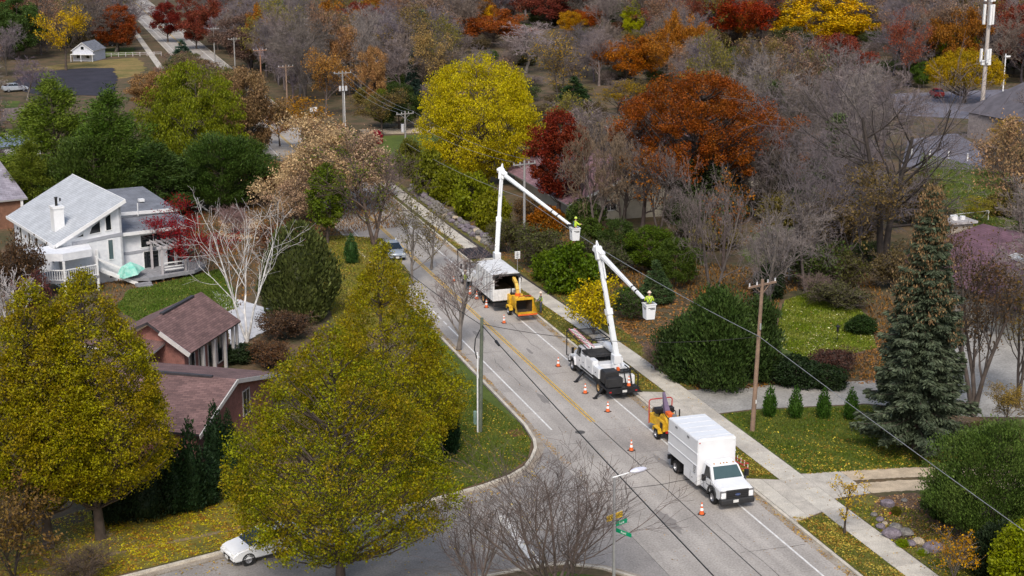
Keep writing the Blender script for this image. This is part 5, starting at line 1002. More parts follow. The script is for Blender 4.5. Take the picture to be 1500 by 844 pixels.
put(860, 50, 5, 50, 'oakfar', (.30, .07, .02), 'red-orange oak near the top edge', name='oak_tree')
put(835, 58, 14, 40, 'oakfar2', (.42, .20, .02), 'orange oak left of the red-orange one near the top edge', name='oak_tree')
put(442, 60, -10, 46, 'sparse', (.28, .24, .05), 'olive-yellow tree in the grey woods near the top edge', name='tree')
put(405, 50, -10, 50, 'oakfar', (.20, .06, .05), 'dull red tree in the grey woods near the top edge', name='oak_tree')
put(1025, 75, 22, 40, 'oakfar', (.27, .11, .03), 'orange-brown oak left of the big dark red one', name='oak_tree')
put(1035, 110, 52, 46, 'sparse', (.30, .26, .03), 'yellow-olive tree under the orange-brown oak', name='tree')
put(1080, 128, 66, 70, 'round2', (.08, .11, .02), 'olive green tree at the white lamp post', name='tree')
put(1160, 92, 36, 80, 'round2', (.075, .08, .025), 'dark olive tree below the golden one', name='tree')
put(1330, 78, 10, 60, 'sparse', (.22, .17, .05), 'dull olive tree right of the golden one', name='tree')
put(1412, 60, -5, 50, 'sparse', (.30, .22, .05), 'thin yellowish tree left of the mast top', name='tree')
put(1485, 110, 30, 60, 'round', (.05, .08, .025), 'dark green tree behind the slim lamp post', name='tree')
put(1478, 250, 188, 60, 'sparse', (.44, .30, .10), 'tawny tree hiding the wall of the grey-roofed hall', name='tree')
put(1502, 285, 190, 80, 'sparse2', (.36, .26, .14), 'dull tan tree at the picture edge below the grey-roofed hall', name='tree')
put(1455, 262, 205, 44, FARB[1], None, 'small leafless tree between the lower parking lot and the hall', name='bare_tree', tw=(.2, .17, .17), bark=GREYB)
# trees cut by the left edge and low left corner
put(10, 112, 28, 60, FARB[0], None, 'grey leafless tree before the black asphalt court', name='bare_tree', tw=(.22, .18, .19), bark=GREYB)
put(40, 148, 80, 70, FARB[1], None, 'purplish leafless tree at the edge of the black asphalt court', name='bare_tree', tw=(.20, .15, .19), bark=GREYB)
put(30, 450, 345, 75, 'thicket', (.10, .06, .03), 'brownish dark shrub left of the white house, behind the birch', name='shrub', cat='shrub')
put(45, 470, 400, 60, 'thicket', (.15, .06, .05), 'reddish-brown low shrub below the white balcony', name='shrub', cat='shrub')
put(20, 850, 690, 180, None, (.20, .12, .04), 'loose brown-leaved bush in the bottom left corner', name='bush', cat='bush', own=lambda h, w_: leafy_on(106, h, w_, [(8, 36, .6, 5, .1, .1, .14), (7, 38, .55, 4, .2, .08, .18), (5, 38, .6, 3, .2, .05, .2)], LEAFY, 6, .17, .2, stems=4, keep=.8, rmin=.01, split=1, r0=.1), bark=(.06, .045, .04))
put(120, 860, 800, 120, 'brush', None, 'leafless twiggy bush at the bottom edge left of the parked car', name='bush', cat='bush', tw=(.10, .07, .05))
put(215, 320, 298, 60, 'shrub', (.05, .09, .02), 'low green shrub behind the grey stepped roof', name='shrub', cat='shrub') if 0 else None
put(350, 530, 505, 70, 'shrub', (.03, .05, .018), 'dark low juniper in front of the glazed brick wall', name='shrub', cat='shrub')
put(420, 500, 452, 80, 'thicket', (.13, .08, .045), 'red-brown shrub at the foot of the dark juniper', name='shrub', cat='shrub')
put(398, 540, 500, 70, 'thicket', (.15, .085, .04), 'rusty leafless shrub between the brick house and the street trees', name='shrub', cat='shrub')
put(395, 300, 240, 90, 'sparse', (.30, .12, .05), 'rusty shrub-like tree at the end of the pine belt', name='tree')
put(345, 345, 300, 60, 'brush', None, 'leafless pinkish shrub between the red tree and the gravel yard', name='shrub', cat='shrub', tw=(.28, .18, .17))
put(420, 380, 330, 110, 'thicket', (.20, .10, .05), 'brown thicket behind the birch and the dark juniper', name='shrub', cat='shrub')
put(560, 290, 218, 60, 'brush', None, 'grey leafless shrub at the left road edge before the bend', name='shrub', cat='shrub', tw=(.26, .19, .19))
put(552, 212, 190, 20, 'shrub', (.42, .03, .05), 'small vivid red shrub beside the far lawn', name='shrub', cat='shrub')
# roadside shrubs on the right, one by one
ROAD_SHRUBS = [
 (630, 290, 215, 60, 'shrub2', (.16, .17, .02), 'olive hedge bush nearest the leaning far pole'), (660, 300, 240, 60, 'shrub', (.17, .19, .02), 'second olive hedge bush along the stone wall'),
 (695, 322, 250, 70, 'shrub2', (.20, .22, .02), 'bright olive hedge bush along the stone wall'), (722, 340, 278, 60, 'shrub', (.19, .20, .02), 'olive hedge bush where the stone wall ends'),
 (600, 262, 200, 40, 'shrub2', (.15, .15, .03), 'olive-brown bush at the foot of the leaning far pole'),
 (745, 372, 318, 60, 'thicket', (.10, .10, .03), 'grey-green brush behind the far truck'), (790, 392, 330, 80, 'thicket', (.09, .10, .03), 'grey-green brush behind the white sign'),
 (835, 428, 352, 92, 'shrub', (.09, .15, .015), 'leafy green bush between the two trucks'), (805, 412, 366, 60, 'shrub2', (.12, .17, .015), 'light green bush right of the white sign'),
 (880, 415, 345, 80, 'thicket', (.07, .08, .03), 'dim brush under the elbow of the nearer boom'), (905, 395, 318, 70, 'round2', (.055, .09, .02), 'dark green small tree behind the nearer boom'),
 (950, 400, 330, 90, 'round', (.08, .13, .015), 'fresh green leafy tree right of the nearer boom'), (990, 420, 345, 80, 'round2', (.07, .11, .018), 'mid green tree behind the worker in the nearer bucket'),
 (925, 470, 425, 60, 'thicket', (.05, .09, .02), 'low green brush under the nearer bucket'), (915, 455, 420, 40, 'shrub', (.06, .11, .02), 'small green bush left of the nearer bucket'), (960, 545, 500, 50, 'brush', None, 'leafless tangle at the edge of the mulch slope'),
 (960, 445, 382, 60, 'conifer', (.05, .085, .03), 'soft green young pine behind the nearer bucket'), (1220, 548, 510, 80, 'thicket', (.10, .05, .035), 'low maroon-brown shrub on the far side of the driveway'),
 (1165, 565, 520, 80, 'shrub', (.022, .042, .014), 'dark low juniper on the far side of the driveway'), (1210, 568, 535, 70, 'shrub', (.025, .045, .014), 'second dark low juniper on the far side of the driveway'),
 (1262, 490, 462, 50, 'shrub', (.030, .060, .014), 'dark mounded shrub on the leaf-specked lawn'), (1125, 440, 385, 50, 'shrub', (.02, .035, .012), 'black-green shrub left of the leaf-specked lawn'),
 (1000, 560, 530, 50, 'shrub2', (.05, .08, .02), 'low shrub by the driveway entrance'), (1235, 425, 360, 70, 'thicket', (.10, .10, .03), 'olive brush between the two lawns'),
 (1200, 445, 400, 60, 'brush', None, 'leafless brush left of the olive one between the lawns'), (1330, 640, 600, 70, 'brush', None, 'leafless brown twigs under the spruce'),
 (1395, 650, 615, 70, 'brush', None, 'leafless brown twigs right of the spruce foot'), (1470, 640, 560, 80, 'sparse', (.30, .22, .06), 'small yellow-leaved tree on the broad driveway edge'),
 (1440, 655, 620, 90, 'thicket', (.10, .09, .03), 'olive-brown low brush above the large yew'), (1312, 757, 744, 16, 'shrub', (.12, .12, .02), 'tiny green plant among the boulders'), (1322, 803, 792, 20, 'shrub', (.2, .28, .02), 'bright green tuft plant by the boulders'),
 (1350, 816, 806, 15, 'shrub', (.22, .30, .02), 'second bright green tuft plant by the boulders'), (1420, 330, 290, 70, 'sparse2', (.34, .28, .03), 'yellow-olive shrub behind the stone chimney'),
 (1330, 330, 250, 90, 'thicket', (.12, .10, .04), 'brown thicket behind the huge forked tree'), (1240, 370, 290, 90, 'thicket', (.14, .10, .04), 'tan brush left of the huge forked trunk'),
 (1150, 400, 330, 70, 'brush', None, 'leafless brush right of the small green lawn'), (880, 300, 240, 60, 'sparse', (.22, .11, .04), 'small brown-leaved tree before the off-white wall'),
 (800, 345, 300, 60, 'shrub2', (.28, .10, .02), 'rusty orange bush under the crimson oak'), (770, 330, 285, 40, 'thicket', (.16, .10, .04), 'brown brush left of the crimson oak'),
 (860, 352, 318, 50, 'shrub', (.07, .11, .02), 'green bush beside the far bucket'), (1010, 352, 290, 60, 'round', (.05, .08, .02), 'dark green small tree beside the mauve roof'),
]
for x, by, ty, wp, kd, c_, lb_ in ROAD_SHRUBS:
    tr = kd in ('round', 'round2', 'sparse', 'sparse2', 'conifer')
    put(x, by, ty, wp, kd, c_, lb_, name='tree' if tr else 'shrub', cat='tree' if tr else 'shrub', tw=(.20, .14, .12) if c_ is None else None, bark=(.12, .09, .075))
KEEP += [(0, 205, 45, 330, 170), (25, 260, 270, 430, 140), (600, 275, 730, 430, 150), (555, 300, 640, 430, 140), (840, 395, 1000, 600, 95), (730, 240, 860, 350, 110), (860, 350, 970, 520, 92), (1055, 560, 1300, 700, 90), (1140, 425, 1270, 530, 100), (930, 560, 1300, 620, 95),
         (180, 420, 400, 640, 100), (640, 360, 800, 470, 118), (760, 380, 900, 480, 110), (1385, 305, 1425, 345, 118), (1440, 0, 1455, 175, 205), (1440, 330, 1500, 400, 112), (1300, 120, 1500, 235, 190), (1060, 82, 1068, 118, 300),
         (0, 85, 205, 240, 250), (205, 30, 260, 105, 380), (100, 50, 150, 92, 330), (412, 92, 428, 200, 235), (490, 100, 515, 182, 225), (375, 68, 390, 140, 270), (575, 160, 610, 255, 180), (535, 186, 640, 230, 215), (455, 160, 475, 175, 240), (750, 236, 785, 350, 140),
         (1110, 320, 1175, 390, 125), (1340, 230, 1470, 330, 150), (385, 180, 420, 215, 215), (1400, 0, 1500, 140, 200)]

for i, (x, y, h, w_, c_, lb_) in enumerate([(21, 186, 10, 8, (.30, .22, .20), 'pinkish leafless tree at the kerb behind the two-stemmed tree'), (24, 206, 9.5, 8, (.26, .21, .22), 'grey leafless tree hiding the far road, nearest the small orange tree'), (23.5, 224, 9, 9, (.25, .20, .20), 'grey-brown leafless tree between the willow and the far road'), (24, 243, 7, 9, (.22, .18, .19), 'dark leafless tree behind the willow crown at the far road'),
        (23.5, 262, 5.2, 9, (.25, .21, .22), 'mauve leafless tree beside the far road above the willow'), (24.5, 284, 3, 6, (.28, .22, .20), 'tan leafless tree beside the far road, below the small blue-green pine'), (41, 250, 12, 10, (.25, .20, .22), 'leafless tree across the far road from the orange-brown pole'), (43, 278, 13, 10, (.22, .18, .2), 'leafless tree across the far road behind the orange-brown pole'),
        (25.6, 300, 2, 4, (.24, .19, .2), 'leafless tree at the near kerb of the far road, just below its bend'), (41.5, 305, 13, 10, (.24, .19, .2), 'leafless tree across the far road near the distant crossarm poles'), (42, 335, 13, 11, (.26, .22, .22), 'leafless tree right at the far road below the second crimson tree')]):
    m, dm = FARB[(i * 2 + 1) % 6]; plant('bare_tree', m, (x, y, .1), lb_, 'tree', 'leafless trees lining the far road', scale=sc(dm, h, w_), tw=c_, bark=tuple(v * .7 for v in c_))
for x, by, ty, wp, tw_, lb_ in ((912, 340, 195, 95, (.25, .20, .19), 'leafless forked tree in front of the gable peak'), (965, 352, 205, 95, (.22, .18, .17), 'leafless dark tree in front of the off-white wall'), (860, 335, 205, 80, (.26, .21, .2), 'leafless tree before the low mauve side roof'), (1120, 330, 165, 110, (.24, .19, .2), 'leafless tree rising behind the small green lawn'), (1010, 395, 260, 80, (.2, .16, .15), 'leafless tree among green shrubs behind the nearer bucket')):
    put(x, by, ty, wp, None, None, lb_, name='bare_tree', own=lambda h, w_, x=x: bare_meshes(x, h, w_, SP_THIN, stems=2, rmin=.012, r0=.24), bark=(.065, .05, .043), tw=tuple(v * .72 for v in tw_))
for x, y, h, w_, kd, c_, lb_ in [(22.5, 196, 9.5, 8, 'sparse', (.44, .24, .08), 'orange-tan tree at the kerb below the small orange tree'), (20, 214, 9.5, 9, 'round2', (.16, .18, .03), 'olive tree at the foot of the willow by the far road'), (22, 233, 8, 9, 'sparse2', (.34, .22, .12), 'dull tan tree behind the willow near the far road'), (21.5, 252, 6.2, 9, 'sparse', (.32, .18, .13), 'russet-grey tree behind the willow top'),
        (22, 272, 4.2, 8, 'sparse2', (.24, .20, .08), 'olive-brown tree above the willow beside the far road'), (23, 291, 2.4, 5, 'sparse', (.30, .17, .14), 'reddish-brown tree beside the far road above the willow'), (18, 240, 7.5, 9, 'oakfar2', (.30, .17, .08), 'brown-leaved tree standing right behind the willow'), (43, 232, 11, 9, 'sparse', (.44, .25, .08), 'orange-leaved tree across the road from the far bend')]:
    m, dm = kind(kd); plant('tree', m, (x, y, .1), lb_, 'tree', 'leafed trees lining the far road', scale=sc(dm, h, w_), leaf=c_, bark=(.12, .09, .08))
_hc = [('brown', (.24, .15, .08), 'oakfar2'), ('olive-grey', (.17, .16, .06), 'round2'), ('tan', (.34, .22, .13), 'oakfar2'), ('grey-brown', (.22, .17, .13), 'round'), ('russet', (.26, .12, .06), 'oakfar2')]
for i in range(12):
    s_ = 186 + i * 7.0; nm, c_, kd = _hc[i % 5]; m, dm = kind(kd); plant('tree', m, (24.6 - (i % 2) * 2.2, s_, .1), '%s kerbside tree %s' % (nm, lm(*proj((24.6, s_, 8))[:2]) if 'lm' in globals() else 'place %d' % i), 'tree', 'leafed trees lining the far road', scale=sc(dm, 34.0 * (1 - s_ / 311) + .3, 9.0), leaf=c_, bark=(.12, .09, .08))
for x, y, h, w_, kd, c_, lb_ in ((26.3, 258, 7.5, 9, 'oakfar2', (.20, .13, .08), 'dull brown tree at the near kerb left of the orange-brown pole'), (26.5, 268, 7.0, 9, 'sparse2', (.24, .17, .10), 'thin brown tree at the near kerb above the willow'), (26.6, 279, 6.4, 9, 'round2', (.12, .13, .05), 'olive tree at the near kerb beside the small blue-green pine'), (26.8, 290, 5.6, 8, 'sparse', (.26, .16, .12), 'russet-grey tree at the near kerb just above the small pine'),
        (40.5, 300, 12, 12, 'oakfar2', (.16, .10, .08), 'dark brown tree over the far kerb beyond the blue-green pine'), (40, 345, 13, 12, 'oakfar', (.20, .05, .035), 'dark red tree overhanging the far kerb near the top edge')):
    m, dm = kind(kd); plant('tree', m, (x, y, .1), lb_, 'tree', 'leafed trees lining the far road', scale=sc(dm, h, w_), leaf=c_, bark=(.12, .09, .08))
# ---- the woods: every leafless tree its own object
def woods():
    rs = random.Random(11); pts = []; n_b = n_c = 0
    shades = [(.19, .155, .16), (.155, .13, .132), (.235, .185, .175), (.14, .115, .10), (.21, .16, .13), (.17, .138, .155), (.26, .22, .20)]
    tints = [((.30, .19, .12), 'sparse'), ((.22, .15, .06), 'sparse2'), ((.26, .09, .05), 'sparse'), ((.24, .20, .05), 'sparse2'), ((.32, .22, .15), 'sparse'), ((.06, .085, .03), 'conifer'), ((.22, .05, .035), 'oakfar2'), ((.30, .12, .03), 'oakfar')]
    cand = []
    for _ in range(42000):
        d = 118 + (640 - 118) * rs.random() ** 1.15; a = YAW + R(rs.uniform(-20.5, 20.5)); cand.append((d * math.sin(a), d * math.cos(a), d))
    cand.sort(key=lambda c: c[2]); rest = []
    for x, y, d in cand:
        if (25.2 if d > 195 else 20) < x < (41.5 if d > 230 else 46.5): continue
        if x < 27 and y < 175: continue
        if 6 < x < 27 and y < 318: continue
        if d < 190 and x < 46: continue
        if d < 150 and x < 60: continue
        if 40 < x < 60 and 150 < y < 225: continue
        if -12 < x < 24 and 255 < y < 345: continue
        if x > 100 and 150 < y < 235 and x - 95 > (y - 235) * -.2 and d < 290 and x > 105: continue
        mn = (2.6 if d > 190 else 5.2) + d * .0118 + max(0, d - 360) * .016
        if any((x - p[0]) ** 2 + (y - p[1]) ** 2 < (mn * (.8 if p[2] else 1)) ** 2 for p in pts): continue
        h = rs.uniform(10.5, 16.5) * (1 if d > 170 else .8); w_ = rs.uniform(7.5, 12) * (1 + max(0, d - 260) * .0014)
        qx, qy, dd = proj((x, y, 0)); tx, ty, _ = proj((x, y, h)); hw = w_ / 2 * FPX / dd
        if not (-90 < qx < 1590) or ty < -75 and qy < -22: continue
        if any(qx + hw * .75 > k[0] and qx - hw * .75 < k[2] and qy > k[1] + (k[3] - k[1]) * .25 and ty < k[3] and dd < k[4] - 2 for k in KEEP): continue
        pts.append((x, y, 0)); r = rs.random(); where = lm(qx, (qy + ty) / 2); size = 'tall' if h > 14.5 else ('low' if h < 12 else '')
        if (r < .60 and n_b < 296) or (r < .80 and 150 < d < 190 and n_b < 290):
            n_b += 1; m, dm = FARB[rs.randrange(6)]; c_ = rs.choice(shades); sn = ['mauve-grey', 'dark grey', 'pinkish grey', 'dusky brown', 'tan-grey', 'purplish', 'pale grey'][shades.index(c_)]; o = plant('bare_tree', m, (x, y, .1), ' '.join(('%s %s leafless tree %s' % (size, sn, where)).split()), 'tree', 'leafless trees of the woods', scale=sc(dm, h, w_), tw=c_, bark=tuple(v * .8 for v in c_))
        elif n_c >= 270 or (r < .62):
            rest.append((x, y, h, w_))
        else:
            n_c += 1; c_, kd = rs.choice(tints if d > 250 else [tints[1], tints[3], tints[4], tints[5]]); m, dm = kind(kd); v = rs.uniform(.8, 1.2); hue = {0: 'tan', 1: 'olive-brown', 2: 'dull red', 3: 'olive-yellow', 4: 'pale tan', 5: 'dark green', 6: 'dark red', 7: 'orange-brown'}[tints.index((c_, kd))]
            nm = 'pine_tree' if kd == 'conifer' else ('oak_tree' if 'oak' in kd else 'tree')
            plant(nm, m, (x, y, .1), ' '.join(('%s %s %s %s' % (size, hue, 'conifer' if kd == 'conifer' else 'leafed woods tree', where)).split()), 'tree', 'leafed trees of the woods', scale=sc(dm, h * (.85 if kd == 'conifer' else 1), w_), leaf=tuple(q * v for q in c_), bark=(.12, .095, .085))
    tp = []; q = np.random.RandomState(9)
    for v in range(5):
        lv = fit(skeleton(q, 14, [(6, 38, .6, 3, .25, .12, .12), (5, 40, .55, 2, .2, .1, .16), (5, 40, .75, 2, .2, .08, .2)], 1, rmin=.03, k0=4), 14, 10); tp.append(join([tubes(P, Rr, 3) for P, Rr in lv]))
    parts = []
    for (x, y, h, w_) in rest:
        V, F = tp[q.randint(5)]; a = q.uniform(0, 6.28); c, s_ = math.cos(a), math.sin(a); V = V * np.array([w_ / 10, w_ / 10, h / 14]); V = V @ np.array([[c, s_, 0], [-s_, c, 0], [0, 0, 1]]) + np.array([x, y, .1]); parts.append((V, F))
    if parts: o = link('distant_leafless_woods', np_mesh('distant_leafless_woods', *join(parts), [BARK]), None, (.18, .145, .145)); o['kind'] = 'stuff'
    return n_b, n_c, len(rest)
print('woods', woods())
def brush_belt():
    rs = random.Random(5); n = 0; pts = []
    for _ in range(8000):
        d = rs.uniform(120, 420); a = YAW + R(rs.uniform(-19.5, 20)); x, y = d * math.sin(a), d * math.cos(a)
        if 24 < x < 47 or (x < 27 and y < 175) or (d < 150 and x < 62) or (x > 100 and 145 < y < 240) or (-12 < x < 26 and 255 < y < 345) or (40 < x < 60 and 150 < y < 225): continue
        if any((x - p[0]) ** 2 + (y - p[1]) ** 2 < (5 + d * .012) ** 2 for p in pts): continue
        h = rs.uniform(2, 4.5); w_ = rs.uniform(4, 7); qx, qy, dd = proj((x, y, 0)); ty = proj((x, y, h))[1]; hw = w_ / 2 * FPX / dd
        if any(qx + hw > k[0] and qx - hw < k[2] and qy > k[1] + (k[3] - k[1]) * .3 and ty < k[3] - .2 * (k[3] - k[1]) * (k[4] > 125) and dd < k[4] - 2 for k in KEEP): continue
        pts.append((x, y)); n += 1
        if n > 285: break
        kd = rs.choice(['brush', 'brush', 'thicket', 'thicket', 'shrub']); m, dm = kind(kd); c_ = rs.choice([(.14, .11, .05), (.10, .10, .04), (.18, .10, .06), (.08, .12, .03), (.08, .12, .03), (.20, .17, .05)])
        w1 = {'brush': 'leafless twiggy', 'thicket': 'thin-leaved', 'shrub': 'rounded leafy'}[kd]; c1_ = {.14: 'brown', .10: 'olive', .18: 'reddish', .08: 'greenish', .20: 'tan'}[c_[0]] if kd != 'brush' else ('tall' if h > 3.2 else 'low')
        plant('shrub', m, (x, y, .1), '%s %s undergrowth shrub %s' % (c1_, w1, lm(qx, qy)), 'shrub', 'undergrowth shrubs of the woods', scale=sc(dm, h, w_), leaf=c_ if kd != 'brush' else (.2, .155, .14), bark=(.15, .12, .10))
    return n
print('brush', brush_belt())
# ================================================================ VEHICLES AND EQUIPMENT
P_W = mat('white_vehicle_paint', (.80, .81, .83), .28, 0, .03, .9, spec=.5, coat=.4)
P_WD = mat('white_dusty_paint', (.70, .70, .70), .5, 0, .08, 1.6, fine=6)
P_BOOM = mat('boom_fibreglass_white', (.72, .74, .76), .35, 0, .04, 1)
P_BK = mat('black_steel', (.022, .022, .025), .5, .2, .2, 3); P_PL = mat('black_plastic', (.03, .03, .032), .6, 0, .1, 3)
P_RB = mat('tyre_rubber', (.018, .018, .018), .85, 0, .15, 5); P_RIM = mat('steel_rim', (.40, .40, .42), .35, .7, .1, 5); P_RIMY = mat('rusty_rim', (.42, .27, .12), .6, .2, .15, 5)
P_YE = mat('chipper_yellow', (.70, .42, .03), .45, 0, .12, 2, fine=7); P_OR = mat('safety_orange', (.75, .14, .03), .5, 0, .06, 3); P_RED = mat('red_paint', (.50, .04, .035), .45, 0, .08, 3)
P_GL = glass('vehicle_glass', (.012, .018, .022)); P_WS = glass('windscreen', (.05, .09, .095), .08)
P_CH = mat('chrome', (.6, .6, .62), .2, .9, .05, 4); P_LT = mat('lamp_lens', (.75, .75, .72), .15, 0, .03, 4); P_TAIL = mat('tail_lens', (.45, .02, .02), .25, 0, .05, 4)
P_PLATE = mat('licence_plate', (.70, .70, .68), .5, 0, .1, 40); P_INSIDE = mat('dark_chip_box_inside', (.07, .05, .035), .95, 0, .2, 2); P_GREY = mat('grey_steel', (.25, .25, .26), .5, .3, .1, 3)
P_REFL = mat('reflective_white', (.85, .85, .85), .4, 0, .03, 8)
def wheel(par, x, y, r=.4, wdt=.26, rim=None, out=1, dual=False):
    """axle along y, out = side the rim faces"""
    w_ = wdt * (2 if dual else 1); mb = MB(); h = w_ / 2
    mb.lathe([(r * .58, -h), (r * .92, -h), (r, -h + .05), (r, h - .05), (r * .92, h), (r * .58, h), (r * .55, h - .06)], (0, 0, 0), 'y', 22)
    t = mb.obj('wheel', P_RB, par, smooth=True); t.location = (x, y, r)
    m2 = MB().lathe([(0.001, out * h * .5), (r * .2, out * h * .62), (r * .22, out * h * .35), (r * .48, out * h * .35), (r * .58, out * h * .98), (r * .56, -out * h * .3)], (0, 0, 0), 'y', 18); m2.obj('rim', rim or P_RIM, t, smooth=True)
    nb = MB()
    for k in range(8): q = k * math.pi / 4; nb.cyl((r * .34 * math.cos(q), out * h * .38, r * .34 * math.sin(q)), (r * .34 * math.cos(q), out * h * .5, r * .34 * math.sin(q)), .02, .02, 5)
    nb.obj('wheel_nut', P_CH, t); return t
def hexbox(name, x0, x1, y0, y1, z0, z1, m, par, bev=.03, seg=2): return MB().box(x0, x1, y0, y1, z0, z1).obj(name, m, par, bevel=bev, seg=seg, smooth=True)
def plate(par, x, y, z, rz, name='licence_plate'):
    p = MB().box(-.01, .01, -.16, .16, -.08, .08).obj(name, P_PLATE, par); p.location = (x, y, z); p.rotation_euler = (0, 0, rz); return p

# ---------------- white chip truck facing the camera ----------------
def chip_truck():
    t = empty('chip_truck', (36.0, 71.45, 0), R(-90), 'white chip truck with tall white box body and black grille, nearest the camera', 'truck')
    hw = 1.02   # local x forward, y left; front bumper at x=0
    X = lambda d: -d
    # lower body: fender, door sill, as a profile pulled across the width
    prof_l = [(-.02, .55), (-.02, 1.0), (-.10, 1.18), (-1.05, 1.30), (-1.15, 1.32), (-2.75, 1.32), (-2.75, .5), (-1.62, .5), (-1.56, .78), (-1.32, 1.0), (-.98, 1.0), (-.72, .78), (-.66, .55)]
    MB().prism(prof_l, 'y', -hw, hw).obj('body', P_W, t, bevel=.045, seg=2, smooth=True)
    # hood crown
    MB().hexa([(-.04, -.98, 1.12), (-1.2, -1.0, 1.30), (-1.2, 1.0, 1.30), (-.04, .98, 1.12), (-.10, -.80, 1.28), (-1.2, -.86, 1.46), (-1.2, .86, 1.46), (-.10, .80, 1.28)]).obj('hood', P_W, t, bevel=.04, seg=2, smooth=True)
    # greenhouse
    MB().hexa([(-1.12, -1.0, 1.30), (-2.74, -1.01, 1.30), (-2.74, 1.01, 1.30), (-1.12, 1.0, 1.30), (-1.78, -.86, 2.02), (-2.72, -.87, 2.02), (-2.72, .87, 2.02), (-1.78, .86, 2.02)]).obj('cab', P_W, t, bevel=.06, seg=3, smooth=True)
    MB().hexa([(-1.72, -.83, 1.98), (-2.7, -.84, 1.98), (-2.7, .84, 1.98), (-1.72, .83, 1.98), (-1.86, -.72, 2.08), (-2.62, -.73, 2.08), (-2.62, .73, 2.08), (-1.86, .72, 2.08)]).obj('cab_roof', P_W, t, bevel=.03, seg=2, smooth=True)
    wsn = Vector((.72, 0, .66)).normalized() * .015
    def off(p, n): return tuple(Vector(p) + n)
    MB().add([off(p, wsn) for p in ((-1.21, -.88, 1.40), (-1.21, .88, 1.40), (-1.74, .75, 1.98), (-1.74, -.75, 1.98))], [(0, 1, 2, 3)]).obj('windscreen', P_WS, t)
    MB().beam((-1.16, -.8, 1.385), (-1.2, .05, 1.43), .03, .02).beam((-1.16, .05, 1.385), (-1.2, .8, 1.43), .03, .02).obj('wiper', P_BK, t)
    for s in (-1, 1):
        MB().add([(-1.42, s * .998, 1.36), (-2.3, s * 1.012, 1.36), (-2.3, s * .895, 1.94), (-1.86, s * .89, 1.94)], [(0, 1, 2, 3)]).obj('side_window', P_GL, t).location.y = s * .012
        d = MB().box(-1.40, -2.32, s * 1.012, s * 1.03, .62, 1.30).obj('door', P_W, t, bevel=.012); MB().box(-2.2, -2.0, s * 1.03, s * 1.06, 1.12, 1.16).obj('door_handle', P_BK, d); MB().box(-1.385, -1.405, s * 1.02, s * 1.034, .62, 1.3).box(-2.32, -2.34, s * 1.02, s * 1.034, .62, 1.3).box(-2.33, -1.39, s * 1.02, s * 1.034, .6, .62).obj('door_seam', P_BK, d); MB().box(-1.5, -1.95, s * 1.03, s * 1.036, .92, 1.0).obj('door_lettering', P_GREY, d)
        MB().box(-1.62, -1.66, s * 1.0, s * 1.42, 1.42, 1.46).box(-1.55, -1.72, s * 1.24, s * 1.46, 1.28, 1.66).obj('mirror', P_BK, t, bevel=.02)
        arch = [(-1.70, .50), (-1.66, .82), (-1.46, 1.06), (-1.14, 1.12), (-.82, 1.06), (-.62, .82), (-.60, .50), (-.70, .50), (-.74, .76), (-.88, .94), (-1.14, 1.0), (-1.40, .94), (-1.54, .76), (-1.58, .50)]
        MB().prism(arch, 'y', s * .96, s * 1.1).obj('fender_flare', P_PL, t, bevel=.01)
        MB().box(-.10, -.04, s * .70, s * 1.03, .74, 1.16).obj('headlight_surround', P_GREY, t); hl = MB().hexa([(-.12, s * .72, .78), (-.02, s * .72, .78), (-.02, s * 1.0, .78), (-.3, s * 1.035, .78), (-.12, s * .72, 1.12), (-.05, s * .72, 1.12), (-.1, s * .98, 1.12), (-.34, s * 1.035, 1.14)]).obj('headlight', P_LT, t, bevel=.015)
        MB().box(-2.75, -1.7, s * .86, s * 1.08, .38, .46).obj('running_board', P_BK, t)
        wheel(t, -1.14, s * .90, .405, .25, P_RIM, s)
        wheel(t, -6.15, s * .86, .405, .25, P_RIM, s, dual=True)
    gr = MB().box(-.06, .04, -.70, .70, .66, 1.20).obj('grille', P_PL, t, bevel=.03)
    for k in range(4): MB().box(.0, .055, -.66, .66, .74 + k * .12, .77 + k * .12).obj('grille_bar', P_BK, gr)
    em = MB().lathe([(.001, .03), (.12, .03), (.14, .0)], (.03, 0, .93), 'x', 20); e = em.obj('emblem', mat('emblem_blue', (.05, .09, .25), .3, .2), gr); e.scale = (1, 1.25, .55); e.location = (0, 0, .42)
    tx = link('lettering', text_mesh('Ford', .15, P_CH), e); tx.rotation_euler = (R(90), 0, R(90)); tx.location = (.066, 0, .93)
    MB().prism([(-.25, .36), (.10, .36), (.13, .46), (.13, .66), (.02, .72), (-.25, .72)], 'y', -1.03, 1.03).obj('bumper', P_PL, t, bevel=.03)
    plate(t, .15, -.15, .58, 0)
    for k in range(5): MB().box(-1.86, -1.95, (-.6, -.2, 0, .2, .6)[k] - .035, (-.6, -.2, 0, .2, .6)[k] + .035, 2.08, 2.12).obj('roof_light', mat('amber_lens', (.55, .25, .03), .3), t)
    # chip box
    bx0, bx1, hb_ = -2.85, -7.1, 1.2
    box_ = MB().box(bx1, bx0, -hb_, hb_, 1.05, 3.2).obj('chip_box', P_W, t, bevel=.03, seg=2, smooth=True)
    for k in range(2): MB().box(bx1 + .02, bx0 - .02, hb_ + .0, hb_ + .03, 1.62 + k * .72, 1.68 + k * .72).box(bx1 + .02, bx0 - .02, -hb_ - .03, -hb_, 1.62 + k * .72, 1.68 + k * .72).obj('side_rib', P_W, box_)
    MB().box(bx1 + .03, bx0 - .03, -hb_ + .06, hb_ - .06, 3.2, 3.215).obj('roof_panel', P_W, box_)
    for k in range(5): MB().box(bx1 + .4 + k * .8, bx1 + .44 + k * .8, -hb_ + .06, hb_ - .06, 3.215, 3.23).obj('roof_bow', P_WD, box_)
